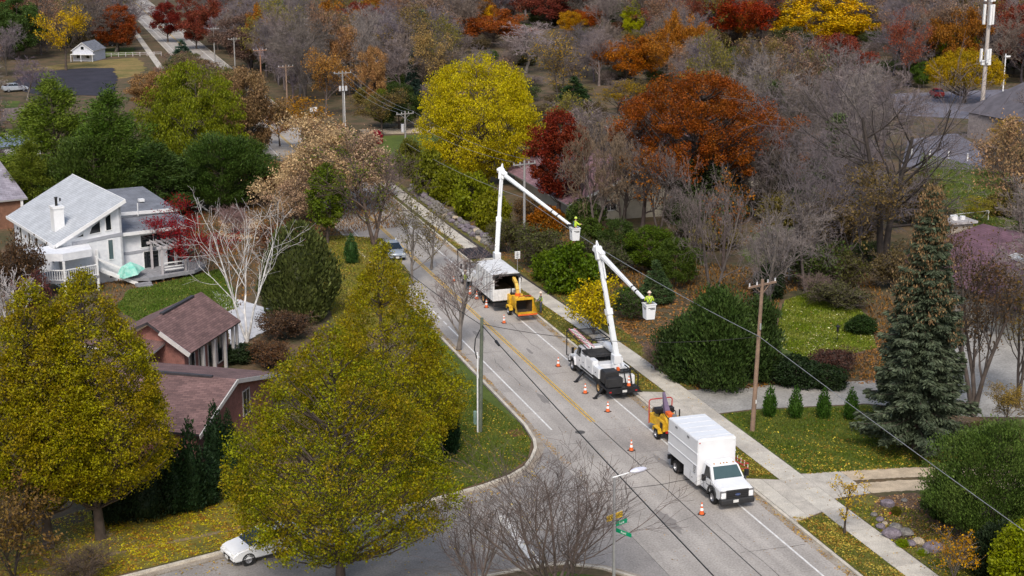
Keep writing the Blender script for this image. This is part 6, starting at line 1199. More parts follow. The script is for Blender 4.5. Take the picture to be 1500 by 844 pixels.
    hd = MB().prism([(-hb_, 3.2), (hb_, 3.2), (hb_ - .12, 3.32), (-hb_ + .12, 3.32)], 'x', bx0 - .04, bx0 - .16).obj('roof_edge', P_W, box_)
    for x in (-4.2, -5.9): MB().box(x - .13, x + .13, -hb_ - .03, -hb_, 2.95, 3.05).obj('side_marker', P_GREY, box_)
    for s in (-1, 1): MB().box(bx0 - .0, bx0 + .02, s * 1.05, s * 1.12, 3.02, 3.09).obj('marker_light', P_TAIL if s < 0 else P_LT, box_)
    # tool cabinets under the box
    for s in (-1, 1):
        c = MB().box(-4.75, -2.9, s * .78, s * 1.19, .45, 1.06).obj('tool_cabinet', P_W, t, bevel=.02); MB().box(-2.93, -2.9, s * 1.19, s * 1.2, .5, 1.0).box(-3.84, -3.81, s * 1.19, s * 1.2, .5, 1.0).box(-3.6, -3.5, s * 1.19, s * 1.21, .72, .78).obj('cabinet_seam', P_GREY, c)
        MB().box(-5.55, -5.5, s * .62, s * 1.15, .3, 1.05).box(-6.75, -6.7, s * .62, s * 1.15, .3, 1.05).obj('mudflap', P_BK, t)
    dc = MB().box(-3.35, -3.1, -1.225, -1.2, 1.15, 1.62).obj('door_sign', mat('sign_dark', (.12, .13, .16), .5), t)
    for k in range(4): MB().box(-3.31, -3.14, -1.232, -1.226, 1.2 + k * .1, 1.25 + k * .1).obj('sign_line', P_PLATE, dc)
    MB().box(-7.0, -2.5, -.42, -.30, .55, 1.05).box(-7.0, -2.5, .30, .42, .55, 1.05).cyl((-6.15, -.8, .4), (-6.15, .8, .4), .09, .09, 8).cyl((-1.14, -.8, .4), (-1.14, .8, .4), .08, .08, 8).obj('chassis', P_BK, t)
    MB().box(-7.25, -7.1, -1.15, 1.15, .55, .8).obj('rear_bumper', P_BK, t)
    return t
ct = chip_truck()
# red hand cart hung on the far side of the truck
hc = empty('hand_cart', (37.42, 74.2, 0), R(90), 'red-framed equipment rack with grey posts standing beside the chip truck by the kerb', 'rack')
MB().box(-.75, -.65, -.1, 0, .1, 1.5).box(.65, .75, -.1, 0, .1, 1.5).obj('post', P_GREY, hc); MB().box(-.8, .8, -.25, .15, .45, .6).obj('tray', P_BK, hc)
MB().tube([(-.8, -.2, 1.55), (.8, -.2, 1.35), (.8, .2, 1.35), (-.8, .2, 1.55), (-.8, -.2, 1.55)], .025).tube([(-.8, -.2, 1.85), (.8, -.2, 1.6), (.8, .2, 1.6), (-.8, .2, 1.85), (-.8, -.2, 1.85)], .025).obj('rail', P_RED, hc)
for k in range(4): MB().cyl((-.7 + k * .45, -.2, 1.5), (-.7 + k * .45, -.2, 1.82), .02).obj('bar', P_REFL, hc)
wheel(hc, -.8, 0, .22, .1); wheel(hc, .8, 0, .22, .1)

# ---------------- bucket trucks ----------------
def boom(par_name, label, T, E, Bk, label2, root=(0, 0, 0)):
    pass
def truck_cab(t, x_front, z_roof=2.35, hood=True):
    """conventional cab pointing +x; front at x_front"""
    X = x_front
    MB().prism([(X - 1.25, .75), (X - 1.25, 1.55), (X - .15, 1.42), (X, 1.25), (X, .75)], 'y', -.72, .72).obj('hood', P_W, t, bevel=.08, seg=2, smooth=True)
    for s in (-1, 1):
        MB().prism([(X - 1.45, .62), (X - 1.4, 1.0), (X - 1.15, 1.22), (X - .35, 1.2), (X - .1, .98), (X - .06, .62), (X - .18, .62), (X - .28, .9), (X - .5, 1.06), (X - .95, 1.06), (X - 1.2, .92), (X - 1.3, .62)], 'y', s * .72, s * 1.15).obj('fender', P_W, t, bevel=.03, seg=2, smooth=True)
        MB().box(X - .12, X + .02, s * .55, s * .95, .85, 1.08).obj('headlight', P_LT, t, bevel=.02)
        MB().add([(X - 1.45, s * 1.065, 1.5), (X - 2.3, s * 1.075, 1.5), (X - 2.3, s * .99, 2.12), (X - 1.68, s * .99, 2.12)], [(0, 1, 2, 3)]).obj('side_window', P_GL, t)
        d = MB().box(X - 1.40, X - 2.38, s * 1.06, s * 1.085, .72, 1.46).obj('door', P_W, t, bevel=.012); MB().box(X - 2.3, X - 2.15, s * 1.09, s * 1.11, 1.22, 1.26).obj('door_handle', P_BK, d)
        MB().box(X - 1.42, X - 1.45, s * 1.05, s * 1.35, 1.9, 1.93).box(X - 1.4, X - 1.5, s * 1.25, s * 1.42, 1.55, 2.0).obj('mirror', P_BK, t, bevel=.02)
        MB().box(X - 2.4, X - 1.45, s * .85, s * 1.12, .42, .52).obj('running_board', P_BK, t)
    MB().hexa([(X - 1.25, -1.05, .6), (X - 2.5, -1.07, .6), (X - 2.5, 1.07, .6), (X - 1.25, 1.05, .6), (X - 1.25, -1.05, 1.5), (X - 2.5, -1.07, 1.5), (X - 2.5, 1.07, 1.5), (X - 1.25, 1.05, 1.5)]).hexa([(X - 1.27, -1.04, 1.49), (X - 2.5, -1.06, 1.49), (X - 2.5, 1.06, 1.49), (X - 1.27, 1.04, 1.49), (X - 1.62, -.96, 2.2), (X - 2.46, -.96, 2.25), (X - 2.46, .96, 2.25), (X - 1.62, .96, 2.2)]).obj('cab', P_W, t, bevel=.05, seg=2, smooth=True)
    MB().add([(X - 1.27, -.92, 1.56), (X - 1.27, .92, 1.56), (X - 1.57, .86, 2.14), (X - 1.57, -.86, 2.14)], [(0, 1, 2, 3)]).obj('windscreen', P_GL, t).location.x = .03
    MB().box(X, X + .04, -.5, .5, .8, 1.3).obj('grille', P_PL, t, bevel=.01); MB().box(X - .05, X + .2, -1.1, 1.1, .45, .72).obj('bumper', P_BK, t, bevel=.02)
def person(name, loc, rz, pose, label, vest=(.55, .75, .05), top=(.10, .10, .12), trousers=(.05, .06, .09), hat=(.80, .62, .50), hat_name='helmet', sit=False):
    """one continuous skinned body; clothes are children. pose: dict of joint positions, in metres from the feet"""
    o = empty(name, loc, rz, label, 'person')
    J = dict(pel=(0, 0, .95), wst=(0, 0, 1.08), chs=(0, 0, 1.32), nck=(0, 0, 1.48), hd0=(.01, 0, 1.56), hd1=(.02, 0, 1.70), lsh=(0, .19, 1.42), rsh=(0, -.19, 1.42), lel=(.03, .25, 1.14), rel=(.03, -.25, 1.14), lwr=(.16, .24, .92), rwr=(.16, -.24, .92),
             lhp=(0, .10, .92), rhp=(0, -.10, .92), lkn=(.04, .12, .5), rkn=(.03, -.12, .5), lan=(0, .13, .09), ran=(-.02, -.13, .09), lto=(.17, .14, .04), rto=(.15, -.14, .04))
    J.update(pose)
    def skin(nm, vs, es, rad, m, sub=1, root=0):
        me = bpy.data.meshes.new(nm); me.from_pydata(vs, es, []); ob = bpy.data.objects.new(nm, me); C.objects.link(ob)
        md = ob.modifiers.new('s', 'SKIN'); 
        for i, r in enumerate(rad): me.skin_vertices[0].data[i].radius = r if isinstance(r, tuple) else (r, r)
        me.skin_vertices[0].data[root].use_root = True; md.use_smooth_shade = True
        if sub: ob.modifiers.new('u', 'SUBSURF').levels = sub
        dg = bpy.context.evaluated_depsgraph_get(); m2 = bpy.data.meshes.new_from_object(ob.evaluated_get(dg)); bpy.data.objects.remove(ob); m2.materials.clear(); m2.materials.append(m); return link(nm, m2, o)
    SKIN = mat('skin', (.46, .27, .19), .6, 0, .05, 8)
    names = list(J); V = [J[n] for n in names]; I = {n: i for i, n in enumerate(names)}
    E = [('pel', 'wst'), ('wst', 'chs'), ('chs', 'nck'), ('nck', 'hd0'), ('hd0', 'hd1'), ('chs', 'lsh'), ('chs', 'rsh'), ('lsh', 'lel'), ('rsh', 'rel'), ('lel', 'lwr'), ('rel', 'rwr'), ('pel', 'lhp'), ('pel', 'rhp'), ('lhp', 'lkn'), ('rhp', 'rkn'), ('lkn', 'lan'), ('rkn', 'ran'), ('lan', 'lto'), ('ran', 'rto')]
    rad = dict(pel=(.13, .12), wst=(.12, .14), chs=(.13, .16), nck=.055, hd0=.075, hd1=.085, lsh=.06, rsh=.06, lel=.042, rel=.042, lwr=.03, rwr=.03, lhp=.085, rhp=.085, lkn=.06, rkn=.06, lan=.042, ran=.042, lto=.035, rto=.035)
    es = [(I[a], I[b]) for a, b in E]; rd = [rad[n] for n in names]
    for s_, w_ in (('l', 'lwr'), ('r', 'rwr')):       # palm, four fingers and a thumb
        wv = Vector(J[w_]); d = (wv - Vector(J[s_ + 'el'])).normalized(); side = d.cross(Vector((0, 0, 1))); side = side.normalized() if side.length > .1 else Vector((0, 1, 0)); nrm = side.cross(d)
        pm = wv + d * .075; V.append(tuple(pm)); rd.append((.04, .022)); es.append((I[w_], len(V) - 1)); pi = len(V) - 1
        for k in range(4):
            a = pm + d * .045 + side * (k - 1.5) * .02; V.append(tuple(a)); rd.append(.010); es.append((pi, len(V) - 1))
            b = a + d * (.03, .038, .036, .026)[k] - nrm * .006; V.append(tuple(b)); rd.append(.009); es.append((len(V) - 2, len(V) - 1))
            c = b + d * .018 - nrm * .022; V.append(tuple(c)); rd.append(.008); es.append((len(V) - 2, len(V) - 1))
        a = wv + d * .045 + side * .045 * (1 if s_ == 'l' else -1); V.append(tuple(a)); rd.append(.011); es.append((pi, len(V) - 1)); b = a + d * .035 + side * .012; V.append(tuple(b)); rd.append(.009); es.append((len(V) - 2, len(V) - 1))
    skin('body', V, es, rd, SKIN, 1, I['pel'])
    hd = Vector(J['hd1']); hn = (hd - Vector(J['hd0'])).normalized()
    f = MB().ell(hd + Vector((.095, 0, -.03)), (.022, .014, .025), 6, 5).ell(hd + Vector((.0, .088, -.03)), (.02, .012, .032), 6, 5).ell(hd + Vector((.0, -.088, -.03)), (.02, .012, .032), 6, 5); f.obj('face', SKIN, o, smooth=True)
    MB().ell(hd + Vector((.085, .032, .0)), (.01, .014, .009), 6, 5).ell(hd + Vector((.085, -.032, .0)), (.01, .014, .009), 6, 5).obj('eye', P_BK, o)
    MB().ell(hd + Vector((-.025, 0, .0)), (.085, .09, .10), 10, 7).obj('hair', mat('dark_hair', (.05, .035, .025), .8), o, smooth=True)
    # clothes
    T = mat('cloth_%.2f_%.2f' % (top[0], top[2]), top, .85, 0, .12, 6); TR = mat('trousers_%.2f_%.2f' % (trousers[0], trousers[2]), trousers, .85, 0, .12, 6); VS = mat('hi_vis_yellow', vest, .6, 0, .08, 6)
    def sub(ns, e2, r2, nm, m, root=0): skin(nm, [J[n] for n in ns], [(ns.index(a), ns.index(b)) for a, b in e2], r2, m, 1, root)
    sub(['pel', 'lhp', 'rhp', 'lkn', 'rkn', 'lan', 'ran', 'wst'], [('pel', 'lhp'), ('pel', 'rhp'), ('lhp', 'lkn'), ('rhp', 'rkn'), ('lkn', 'lan'), ('rkn', 'ran'), ('pel', 'wst')], [(.15, .145), .105, .105, .082, .082, .068, .068, (.14, .155)], 'trousers', TR)
    sub(['chs', 'wst', 'lsh', 'rsh', 'lel', 'rel', 'lwr', 'rwr', 'nck'], [('chs', 'wst'), ('chs', 'lsh'), ('chs', 'rsh'), ('lsh', 'lel'), ('rsh', 'rel'), ('lel', 'lwr'), ('rel', 'rwr'), ('chs', 'nck')], [(.15, .175), (.14, .155), .08, .08, .06, .06, .045, .045, .065], 'shirt', VS if sit else T)
    sub(['wst', 'chs', 'lsh', 'rsh', 'pel'], [('wst', 'chs'), ('chs', 'lsh'), ('chs', 'rsh'), ('pel', 'wst')], [(.155, .17), (.165, .19), .092, .092, (.16, .165)], 'vest', VS, 1)
    if sit:
        MB().beam(Vector(J['chs']) + Vector((-.15, .13, .12)), Vector(J['wst']) + Vector((-.17, -.08, -.02)), .05, .02).beam(Vector(J['chs']) + Vector((-.15, -.13, .12)), Vector(J['wst']) + Vector((-.17, .08, -.02)), .05, .02).obj('harness', mat('harness_blue', (.06, .12, .18), .7), o)
    for a in ('l', 'r'):
        an, to = Vector(J[a + 'an']), Vector(J[a + 'to']); d = (to - an); d.z = 0; d.normalize(); MB().ell(an + d * .07 + Vector((0, 0, -.03)), (.15, .055, .06), 10, 6, T=Matrix.Rotation(math.atan2(d.y, d.x), 3, 'Z')).cyl(an + Vector((0, 0, -.02)), an + Vector((0, 0, .14)), .062, .06, 10).obj('boot', mat('boot_leather', (.06, .04, .03), .7), o, smooth=True)
    Hm = mat('helmet_%.2f' % hat[0], hat, .35, 0, .03, 3)
    MB().lathe([(.001, .125), (.05, .118), (.095, .08), (.115, .02), (.12, .0), (.15, -.008), (.15, -.018), (.1, -.016)], hd + Vector((0, 0, .035)), 'z', 18).obj(hat_name, Hm, o, smooth=True)
    return o
def bucket_boom(t, Tw, Ew, Bw, fl):
    """turret at Tw, elbow Ew, bucket top centre Bw in the truck's own space; parts of the truck"""
    Tw, Ew, Bw = Vector(Tw), Vector(Ew), Vector(Bw)
    MB().cyl((Tw.x, Tw.y, Tw.z - 1.1), (Tw.x, Tw.y, Tw.z - .5), .38, .34, 16).box(Tw.x - .35, Tw.x + .35, Tw.y - .28, Tw.y + .28, Tw.z - .55, Tw.z + .1).obj('turret', P_W, t, bevel=.04)
    d = (Ew - Tw).normalized(); side = Vector((0, 0, 1)).cross(d).normalized(); up = d.cross(side)
    m1 = Tw.lerp(Ew, .42)
    lb_ = MB().beam(Tw, m1, .32, .38, up=side).beam(m1, Ew, .25, .31, up=side).obj('lower_boom', P_BOOM, t, bevel=.05, seg=2, smooth=True)
    MB().beam(m1 - d * .2, m1 + d * .25, .40, .46, up=side).obj('boom_collar', P_W, lb_, bevel=.02)
    for q in (.12, .3, .62, .8): c = Tw.lerp(Ew, q); MB().beam(c - d * .09 - up * .0 + side * .2, c + d * .09 + side * .2, .1, .03, up=side).obj('boom_slot', P_BK, lb_)
    rod = MB().cyl(Tw + d * .1 - up * .35, Tw.lerp(Ew, .3) - up * .2, .07, .07, 8).cyl(Tw.lerp(Ew, .3) - up * .2, Tw.lerp(Ew, .36) - up * .18, .045, .045, 8); rod.obj('lift_cylinder', P_CH if fl else P_W, lb_)
    # elbow housing: a raised box and link arms
    e2 = (Bw - Ew).normalized()
    MB().beam(Ew - d * .55, Ew + d * .45, .42, .5, up=side).beam(Ew + d * .1 - e2 * .5, Ew + d * .1 + e2 * .6, .46, .42, up=side).obj('elbow', P_W, lb_, bevel=.06, seg=2, smooth=True)
    MB().tube([Ew - d * 1.9 + up * .38, Ew - d * .2 + up * .4, Ew + d * .55 + up * .1], .06, 6).tube([Ew + d * .45 + side * .12, Ew + d * .85, Ew + d * .3 - side * .12], .05, 6).obj('link_arm', P_W, lb_)
    jb = Bw + Vector((0, 0, -.1)) - e2 * .5
    ub = MB().beam(Ew + e2 * .4, jb, .30, .34, up=side, w1=.2, h1=.22).obj('upper_boom', P_BOOM, t, bevel=.05, seg=2, smooth=True)
    for q in (.74, .82): c = Ew.lerp(jb, q); MB().beam(c - e2 * .03, c + e2 * .03, .30, .32, up=side).obj('boom_band', P_BK, ub)
    MB().cyl(jb - side * .25, jb + side * .25, .12, .12, 10).obj('bucket_pivot', P_BK, ub)
    # open bucket of four walls and a lip
    bk = MB(); a = .36; b0 = .30; zt, zb = Bw.z, Bw.z - 1.08
    def ring(h, z): return [(Bw.x - h, Bw.y - h, z), (Bw.x + h, Bw.y - h, z), (Bw.x + h, Bw.y + h, z), (Bw.x - h, Bw.y + h, z)]
    o_, i_ = ring(a, zt), ring(a - .035, zt); ob, ib = ring(b0, zb), ring(b0 - .035, zb + .04); lp, l2 = ring(a + .035, zt), ring(a + .035, zt - .07)
    vs = lp + i_ + l2 + ring(a, zt - .07) + ob + ib; F = []
    for k in range(4):
        j = (k + 1) % 4; F += [(k, j, 4 + j, 4 + k), (8 + k, 8 + j, j, k), (12 + k, 12 + j, 8 + j, 8 + k), (16 + k, 16 + j, 12 + j, 12 + k), (4 + k, 4 + j, 20 + j, 20 + k)]
    F += [(16, 19, 18, 17), (20, 21, 22, 23)]; bk.add(vs, F); bo = bk.obj('bucket', P_W, t)
    for k in range(2): MB().box(Bw.x - .25, Bw.x + .2 - k * .2, Bw.y + a * .93, Bw.y + a * 1.0, zt - .3 - k * .07, zt - .27 - k * .07).box(Bw.x - a * 1.0, Bw.x - a * .95, Bw.y - .28, Bw.y + .2 - k * .15, zt - .3 - k * .08, zt - .26 - k * .08).obj('marking', P_BK, bo)
    return bo
def base_frame(t, x0, x1, hw=1.15):
    MB().box(x0, x1, -.45, -.32, .5, .85).box(x0, x1, .32, .45, .5, .85).obj('chassis', P_BK, t)

# nearer bucket truck: rear towards the camera
TB = (36.95, 91.6)
tb = empty('bucket_truck', (*TB, 0), R(90), 'white bucket truck with black rear deck and pink ladder, middle of the convoy', 'truck')
def L(t0, wx_, wy, wz): return (wy - t0[1], -(wx_ - t0[0]), wz)   # world -> truck space (x forward = +Y, y left = -X)
truck_cab(tb, 7.6); base_frame(tb, .2, 7.2)
for s in (-1, 1): wheel(tb, 6.85, s * .98, .46, .27, P_RIM, s); wheel(tb, 1.35, s * .92, .46, .25, P_RIMY, s, dual=True)
MB().box(1.2, 5.0, -1.15, 1.15, .85, 1.02).obj('deck', P_BK, tb)
for s in (-1, 1):
    for k, (a, b, z1) in enumerate(((3.9, 4.9, 1.9), (2.55, 3.86, 2.0), (1.35, 2.5, 1.75))):
        c = hexbox('tool_box', a, b, s * .72, s * 1.15, .78 if k != 2 else 1.05, z1, P_W, tb, .02); MB().box(a + .06, b - .06, s * 1.15, s * 1.165, 1.0 if k != 2 else 1.12, z1 - .08).obj('box_door', P_W, c, bevel=.008); MB().box((a + b) / 2 - .06, (a + b) / 2 + .06, s * 1.165, s * 1.19, 1.35, 1.4).obj('latch', P_BK, c)
        MB().box(a + .02, b - .02, s * .74, s * 1.13, z1 + .001, z1 + .012).obj('box_lid', P_W if k else P_GREY, c)
hexbox('cab_platform', 3.35, 5.05, -.95, 1.05, 1.98, 2.12, P_PL, tb, .02)
MB().box(3.4, 5.0, -.9, 1.0, 2.12, 2.135).obj('rubber_mat', mat('rubber_mat', (.04, .038, .036), .8, 0, .3, 4), tb)
# black pipe rack over the cab, with ladder, mesh and front drop posts
rk = MB(); r_ = .045
rk.tube([(7.95, 1.15, .9), (7.95, 1.15, 2.75), (3.6, 1.15, 2.55)], r_).tube([(7.95, -1.1, 2.75), (4.9, -1.1, 2.75), (4.9, -1.1, 1.5)], r_).tube([(7.95, 1.15, 2.75), (7.95, -1.1, 2.75)], r_).tube([(5.4, 1.15, 2.65), (5.4, -1.1, 2.75)], r_).tube([(7.95, 1.15, .9), (7.6, .7, .75)], r_).tube([(4.9, -1.1, 2.75), (4.9, .35, 2.75), (4.9, .35, 1.9)], r_).tube([(6.6, 1.15, 2.7), (6.6, -1.1, 2.75)], r_)
rk.obj('cab_guard', P_BK, tb)
for k in range(9): MB().beam((5.45 + k * .28, .55, 2.72), (5.45 + k * .28, -1.05, 2.76), .05, .03).obj('guard_slat', P_BK, tb)
P_LAD = mat('ladder_pink', (.68, .30, .34), .6, 0, .1, 4); ld = empty('ladder', (0, 0, 0), 0, 'pink-red fibreglass ladder lying along the roof rack of the middle bucket truck', 'ladder', None)
ld.location = (TB[0], TB[1], 0); ld.rotation_euler = (0, 0, R(90))
for yy in (.62, 1.0): MB().beam((7.9, yy, 2.86), (3.7, yy, 2.66), .05, .09).obj('rail', P_LAD, ld)
for k in range(14): x = 7.75 - k * .3; MB().beam((x, .62, 2.86 - (7.9 - x) * .0476), (x, 1.0, 2.86 - (7.9 - x) * .0476), .05, .04).obj('rung', P_REFL, ld)
# white boom stow tube on the right
MB().lathe([(.001, 0), (.27, 0), (.29, .04), (.29, 3.3), (.2, 3.45), (.001, 3.5)], (3.3, -.85, 2.35), 'x', 18).obj('storage_tube', P_W, tb, smooth=True)
MB().lathe([(.001, -.012), (.24, -.012)], (3.3, -.85, 2.35), 'x', 18).obj('tube_cap', P_GREY, tb)
for x in (3.7, 5.9): MB().box(x - .05, x + .05, -1.1, -.6, 1.6, 2.1).obj('tube_bracket', P_BK, tb)
hexbox('centre_box', 2.5, 3.3, -.6, .6, 1.02, 1.7, P_W, tb, .03); hexbox('centre_box', 3.35, 4.9, -.6, .6, 1.02, 1.6, P_GREY, tb, .03)
# rear: black tanks, posts, hoop, tail board, lights
hexbox('rear_tank', .25, 1.2, .05, 1.12, .95, 1.85, P_PL, tb, .06, 3); hexbox('rear_tank', -.25, .22, -.05, 1.12, .85, 1.55, P_PL, tb, .06, 3)
MB().box(-.35, 1.4, -1.18, 1.18, .68, .82).obj('rear_deck', P_BK, tb, bevel=.02); MB().box(-.42, -.35, -1.2, 1.2, .45, .85).obj('tail_board', P_BK, tb, bevel=.01)
MB().tube([(-.3, -1.12, .8), (-.3, -1.12, 1.75), (1.1, -1.12, 1.75), (1.1, -1.12, .8)], .045).tube([(-.3, -.72, .8), (.35, -.72, 1.95), (1.2, -.72, 1.95)], .05).tube([(-.28, -.3, .8), (.35, -.3, 1.95), (.35, -.72, 1.95)], .05).obj('rear_rack', P_BK, tb)
hexbox('water_cooler', .1, .5, -1.05, -.78, .85, 1.55, P_W, tb, .05); hexbox('rear_box', .6, 1.25, -.95, -.1, .85, 1.6, P_W, tb, .03); MB().box(.5, 1.2, -.9, -.1, 1.6, 1.7).obj('box_lid', P_PL, tb); hexbox('fuel_can', .75, 1.0, -.2, .0, 1.7, 1.95, P_OR, tb, .03)
for s in (-1, 1): MB().box(-.45, -.42, s * .95 - .08, s * .95 + .08, .58, .66).obj('tail_light', P_TAIL, tb)
plate(tb, -.44, -.1, .62, 0); MB().box(-.6, -.42, -.12, .12, .38, .5).obj('hitch', P_BK, tb)
for (x, s) in ((.55, 1), (.55, -1), (4.4, 1), (4.4, -1)): MB().beam((x + .1, s * .9, .8), (x - .15, s * 1.75, .06), .12, .14).box(x - .3, x + .0, s * 1.62, s * 1.9, .0, .06).obj('outrigger', P_BK, tb, bevel=.01)
MB().box(1.9, 2.6, -.7, .1, 1.02, 1.35).obj('turret_base', P_W, tb, bevel=.03)
Tt = Vector(L(TB, 37.35, 93.6, 2.45)); Ee = Vector(L(TB, *at(877, 370, 9.3).xy, 9.3)); Bb = Vector(L(TB, *at(951, 444, 6.9).xy, 6.9))
bucket_boom(tb, Tt, Ee, Bb, 0)
pw = person('person', (*at(951, 444, 6.9).xy, 5.9), R(72), dict(lel=(.12, .30, 1.16), lwr=(.32, .22, 1.12), rel=(.12, -.30, 1.16), rwr=(.32, -.24, 1.10)), 'worker in yellow-green shirt and pale helmet standing in the nearer raised bucket', sit=True, trousers=(.06, .06, .08))
# far bucket truck with chip box
TA = (36.15, 115.5)
ta = empty('bucket_truck', (*TA, 0), R(90), 'far bucket truck with open white chip box and tall bent boom', 'truck')
truck_cab(ta, 10.6); base_frame(ta, .2, 10.2)
for s in (-1, 1): wheel(ta, 9.8, s * .98, .46, .27, P_RIM, s); wheel(ta, 2.9, s * .92, .46, .25, P_RIMY, s, dual=True)
# hollow chip box, open to the rear
cbx = MB(); h = 1.17
for s in (-1, 1): cbx.box(0, 4.9, s * h - .04, s * h + .04, .95, 3.15)
cbx.box(4.8, 4.9, -h + .04, h - .04, .95, 3.15).box(0, 4.8, -h + .04, h - .04, .9, 1.0).hexa([(-.1, -h - .04, 3.14), (4.95, -h - .04, 3.14), (4.95, h + .04, 3.14), (-.1, h + .04, 3.14), (-.1, -h + .15, 3.26), (4.85, -h + .15, 3.26), (4.85, h - .15, 3.26), (-.1, h - .15, 3.26)])
bo = cbx.obj('chip_box', P_WD, ta)
for k in range(6): MB().box(.3 + k * .85, .36 + k * .85, h + .04, h + .07, .95, 3.1).obj('side_rib', P_WD, bo)
MB().box(.0, 4.78, -h + .05, h - .05, 1.01, 1.45).obj('wood_chips', mat('wood_chips', (.22, .15, .09), .95, 0, .2, 4, .5), bo)
MB().box(4.74, 4.79, -h + .05, h - .05, 1.45, 3.12).box(.02, 4.74, -h + .045, -h + .06, 1.45, 3.12).box(.02, 4.74, h - .06, h - .045, 1.45, 3.12).obj('lining', P_INSIDE, bo)
MB().box(-.06, .0, -h, h, .95, 1.9).obj('tailgate', P_WD, bo, bevel=.01); MB().prism([(-h - .03, 2.75), (-.8, 3.05), (.8, 3.05), (h + .03, 2.75), (h + .03, 3.2), (-h - .03, 3.2)], 'x', -.12, -.02).obj('rear_hood', P_PL, bo)
MB().box(-.1, .0, h - .1, h + .06, .95, 2.8).box(-.1, .0, -h - .06, -h + .1, .95, 2.8).obj('rear_post', P_WD, bo); MB().beam((-.05, -h, 2.0), (-.05, -h - .12, 2.8), .06, .1).obj('latch_arm', P_BK, bo)
MB().box(-.25, .3, -1.1, 1.1, .5, .75).obj('rear_bumper', P_BK, ta); MB().box(1.6, 2.2, 1.0, 1.1, .4, .9).box(1.6, 2.2, -1.1, -1.0, .4, .9).box(3.8, 4.6, .95, 1.1, .3, .9).box(3.8, 4.6, -1.1, -.95, .3, .9).obj('mudflap', P_BK, ta)
hexbox('tool_box', 5.05, 6.3, .5, 1.15, .8, 2.1, P_W, ta); hexbox('tool_box', 5.05, 6.3, -1.15, -.5, .8, 2.0, P_W, ta)
g = MB().tube([(10.9, 1.15, .9), (10.9, 1.15, 2.95), (7.0, 1.15, 2.95), (7.0, 1.15, 1.2)], .05).tube([(10.9, -1.15, 2.95), (7.0, -1.15, 2.95), (7.0, -1.15, 1.2)], .05).tube([(10.9, 1.15, 2.95), (10.9, -1.15, 2.95)], .05).tube([(7.0, 1.15, 2.95), (7.0, -1.15, 2.95)], .05); g.obj('cab_guard', P_BK, ta)
for k in range(7): MB().beam((10.9, -1.0 + k * .33, 3.0), (7.0, -1.0 + k * .33, 3.0), .09, .05).obj('guard_slat', mat('dark_slat', (.07, .045, .05), .7), ta)
MB().box(7.0, 10.9, -1.12, 1.12, 2.93, 2.96).obj('guard_sheet', P_PL, ta)
for (x, s) in ((4.95, 1), (4.95, -1)): MB().beam((x, s * .9, .8), (x - .1, s * 1.65, .06), .12, .14).box(x - .25, x + .05, s * 1.5, s * 1.8, .0, .06).obj('outrigger', P_BK, ta)
Ta = Vector(L(TA, 37.2, 121.6, 3.5)); Ea = Vector(L(TA, *at(735, 254, 10.2).xy, 10.2)); Ba = Vector(L(TA, *at(842, 333, 6.8).xy, 6.8))
MB().box(5.4, 6.8, -1.05, -.2, 1.0, 2.6).obj('turret_base', P_BK, ta, bevel=.03)
bucket_boom(ta, Ta, Ea, Ba, 0)
MB().box(5.6, 6.0, -.6, -.4, 2.6, 3.0).obj('hose_box', P_BK, ta)
person('person', (*at(843, 333, 6.8).xy, 5.85), R(0), dict(lel=(.2, .30, 1.2), lwr=(.42, .2, 1.2), rel=(.2, -.30, 1.2), rwr=(.42, -.2, 1.2)), 'worker in yellow-green vest and helmet standing in the far raised bucket', hat=(.6, .72, .1), sit=True)
person('person', (34.75, 123.1, .0), R(20), dict(lel=(.1, .26, 1.14), lwr=(.3, .2, 1.05), rel=(.06, -.28, 1.14), rwr=(.26, -.2, 1.0), lkn=(.1, .14, .5), lan=(.06, .16, .09), lto=(.24, .17, .04)), 'worker in yellow-green vest and dark trousers standing beside the far truck', hat=(.75, .6, .5), trousers=(.09, .10, .13))
person('person', (38.55, 113.6, .12), R(170), dict(lel=(.1, .26, 1.14), lwr=(.34, .16, 1.08), rel=(.1, -.26, 1.14), rwr=(.34, -.16, 1.06)), 'worker in yellow helmet and yellow-green vest behind the yellow chipper hopper', hat=(.75, .55, .05), top=(.08, .09, .10))

